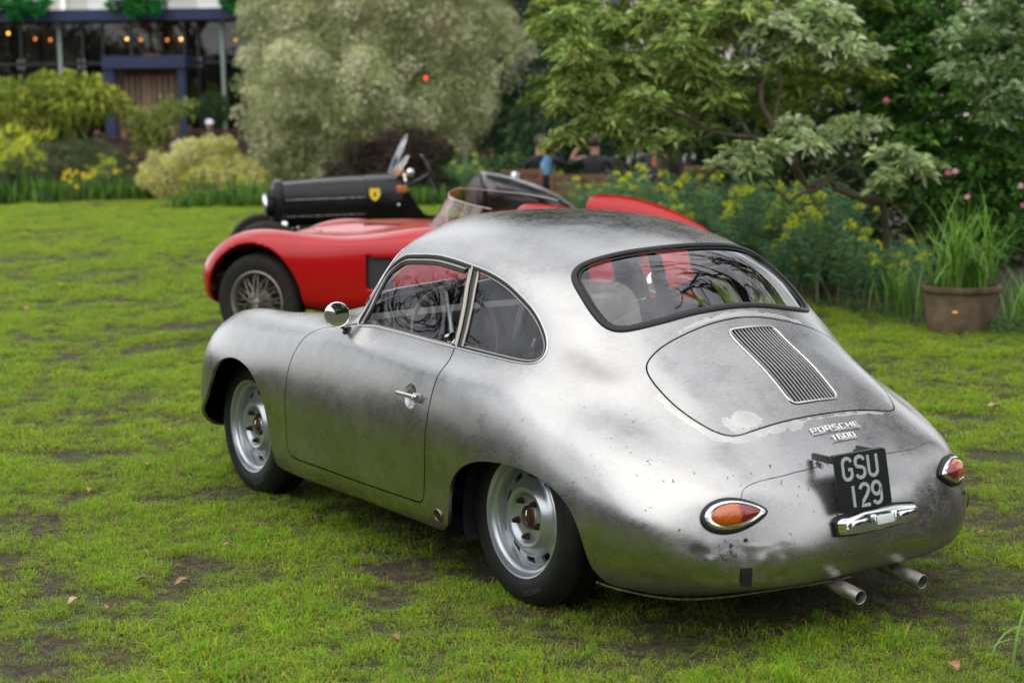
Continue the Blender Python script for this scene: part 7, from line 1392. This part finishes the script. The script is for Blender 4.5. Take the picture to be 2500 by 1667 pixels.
sit_at(1592, 350, 24.8, facing(1592, 24, -40), 'seated person in dark navy cap and coat at the right of the group', dk2, dk, None, cap=nvc, armup=-1, lean=.1)
c = at(1338, 402, 24.3); tag(MB().tube([tuple(c+np.array([0, 0, .12])), tuple(c+np.array([.02, .02, 0])), tuple(c+np.array([0, .06, -.16]))], [.05, .085, .06], 10).build('scarf', blc), 'blue and white patterned scarf hanging beside the person in black', 'scarf')
c = at(1600, 395, 24.2); tag(MB().tube([tuple(c+np.array([0, 0, .07])), tuple(c+np.array([.02, .02, 0])), tuple(c+np.array([0, .01, -.07]))], [.02, .035, .02], 10).build('orange_bag', orc), 'small orange cloth bag below the person in the navy cap', 'bag')
person((*at(511, 300, 41.0)[:2], -.16), facing(511, 34, 10), 'standing person in white cap looking over the fence at right', dk, dk, None, pose='stand', cap=wcap, scale=.98)
sit_at(308, 318, 40.6, facing(308, 34, -30), 'smiling person with auburn hair behind the fence beside the doorway', dk, dk, hrd)
sit_at(243, 312, 41., facing(243, 34, 160), 'person in slate blue top with dark hair behind the yellow-green shrub', bls, dk, hbr, lean=.15)
tag(MB().ball(tuple(at(1039, 191, 23.2)), .026, 10, 8).build('red_berry_lamp', mat('red_glow', (.8, .02, .02), .5, emit=(1, .03, .02, 2.))), 'tiny red light glowing among the leaves of the huge shrub', 'light')
# ================================================================== the garden square outside the frame (seen only in reflections)
def bare_tree(loc, h, seed, label):
    rg_ = np.random.default_rng(seed); t = empty('bare_tree', (loc[0], loc[1], 0), 0, label, 'tree', 'bare trees round the square'); T = MB(); B_ = MB()
    def rec(p, d, l, r_, dep):
        q = p+d*l*.5+rg_.normal(0, .04*l, 3); e = p+d*l+rg_.normal(0, .05*l, 3); (T if dep == 0 else B_).tube([tuple(p), tuple(q), tuple(e)], [r_, r_*.86, r_*.72], 8 if dep == 0 else (5 if dep < 3 else 3), caps=False)
        if dep >= 5: return
        for _ in range(3 if dep < 4 else 2):
            nd = d+rdir(1, rg_)[0]*.75; nd[2] += .18; nd /= np.linalg.norm(nd); rec(e if _ else q, nd, l*rg_.uniform(.62, .82), r_*.60, dep+1)
    rec(np.array([0, 0, -.05]), np.array([0, 0, 1.]), h*.28, h*.026, 0); T.build('trunk', barkm, t); B_.build('branches', barkm, t, smooth=False)
for i, (x, y, h) in enumerate([(-12, 9, 15), (-2.5, -9.5, 15), (14, 10, 14), (21, 15, 14), (-17, -1, 16), (-6, -13, 16), (9, 13, 13), (.5, -9., 15), (3, -14.5, 16)]): bare_tree((x, y), h, 300+i, 'leafless tree %s' % ['behind the camera to the left', 'beyond the tail of the bare metal coupe', 'off the left edge level with the black tourer', 'far off the left edge by the hedge', 'behind the camera on the right', 'behind the shrubs off the right edge', 'off the left edge level with the red roadster', 'just off the right edge with branches over the coupe', 'behind the camellia off the right edge'][i])
for px_, d_, z_, r_, lb in ((1640, 19, 6.2, 2.6, 'tall dark evergreen tree rising behind the rhododendron above the frame'), (1230, 41, 8.0, 3.6, 'tall dark evergreen tree behind the two far shrubs')):
    p_ = BW(px_, d_); t = empty('evergreen_tree', tuple(p_), 0, lb, 'tree', 'tall evergreens behind the border'); crown('crown', [((0, 0, z_), (r_, r_, r_*.75)), ((r_*.5, .5, z_+1.2), (r_*.7,)*3), ((-r_*.5, -.4, z_+.9), (r_*.7,)*3)], t, [(.045, .085, .03), (.07, .12, .04), (.03, .055, .02)], dens=5, per=30, cr=.5, ln=.22, wd=.10, seed=500+px_); MB().tube([(0, 0, -.05), (.1, 0, z_*.5), (0, 0, z_+1)], [.16, .13, .06], 8).build('trunk', barkm, t)
for i, (x, y, r_, hh, lb) in enumerate([(-5, -11, 3.0, 1.8, 'unseen dark shrub mass added off the right edge'), (-12, -9, 3.6, 2.6, 'unseen dark shrub mass added behind the tail side'), (4, 20, 5., 5., 'unseen dark hedge added on the open side of the lawn'), (15, 20, 5., 6., 'unseen dark hedge added far along the open side'), (-7, 20, 5., 5., 'unseen dark hedge added at the open side behind the camera'), (-18, 14, 5., 6., 'unseen dark hedge added behind the camera at left'), (-20, 4, 4.5, 5., 'unseen dark hedge added straight behind the camera')]):
    t = empty('unseen_shrub', (x, y, 0), 0, lb, 'shrub', 'unseen shrubs added round the square'); crown('foliage', [((dx, dy, hh*.45), (r_*.6, r_*.5, hh*.55)) for dx, dy in ((0, 0), (r_*.6, .4), (-r_*.7, -.3))], t, [(.04, .08, .025), (.07, .12, .04)], dens=5, per=16, cr=.5, ln=.32, wd=.15, seed=400+i)  # unseen shrubs and hedges, added so the metal reflects a dark horizon
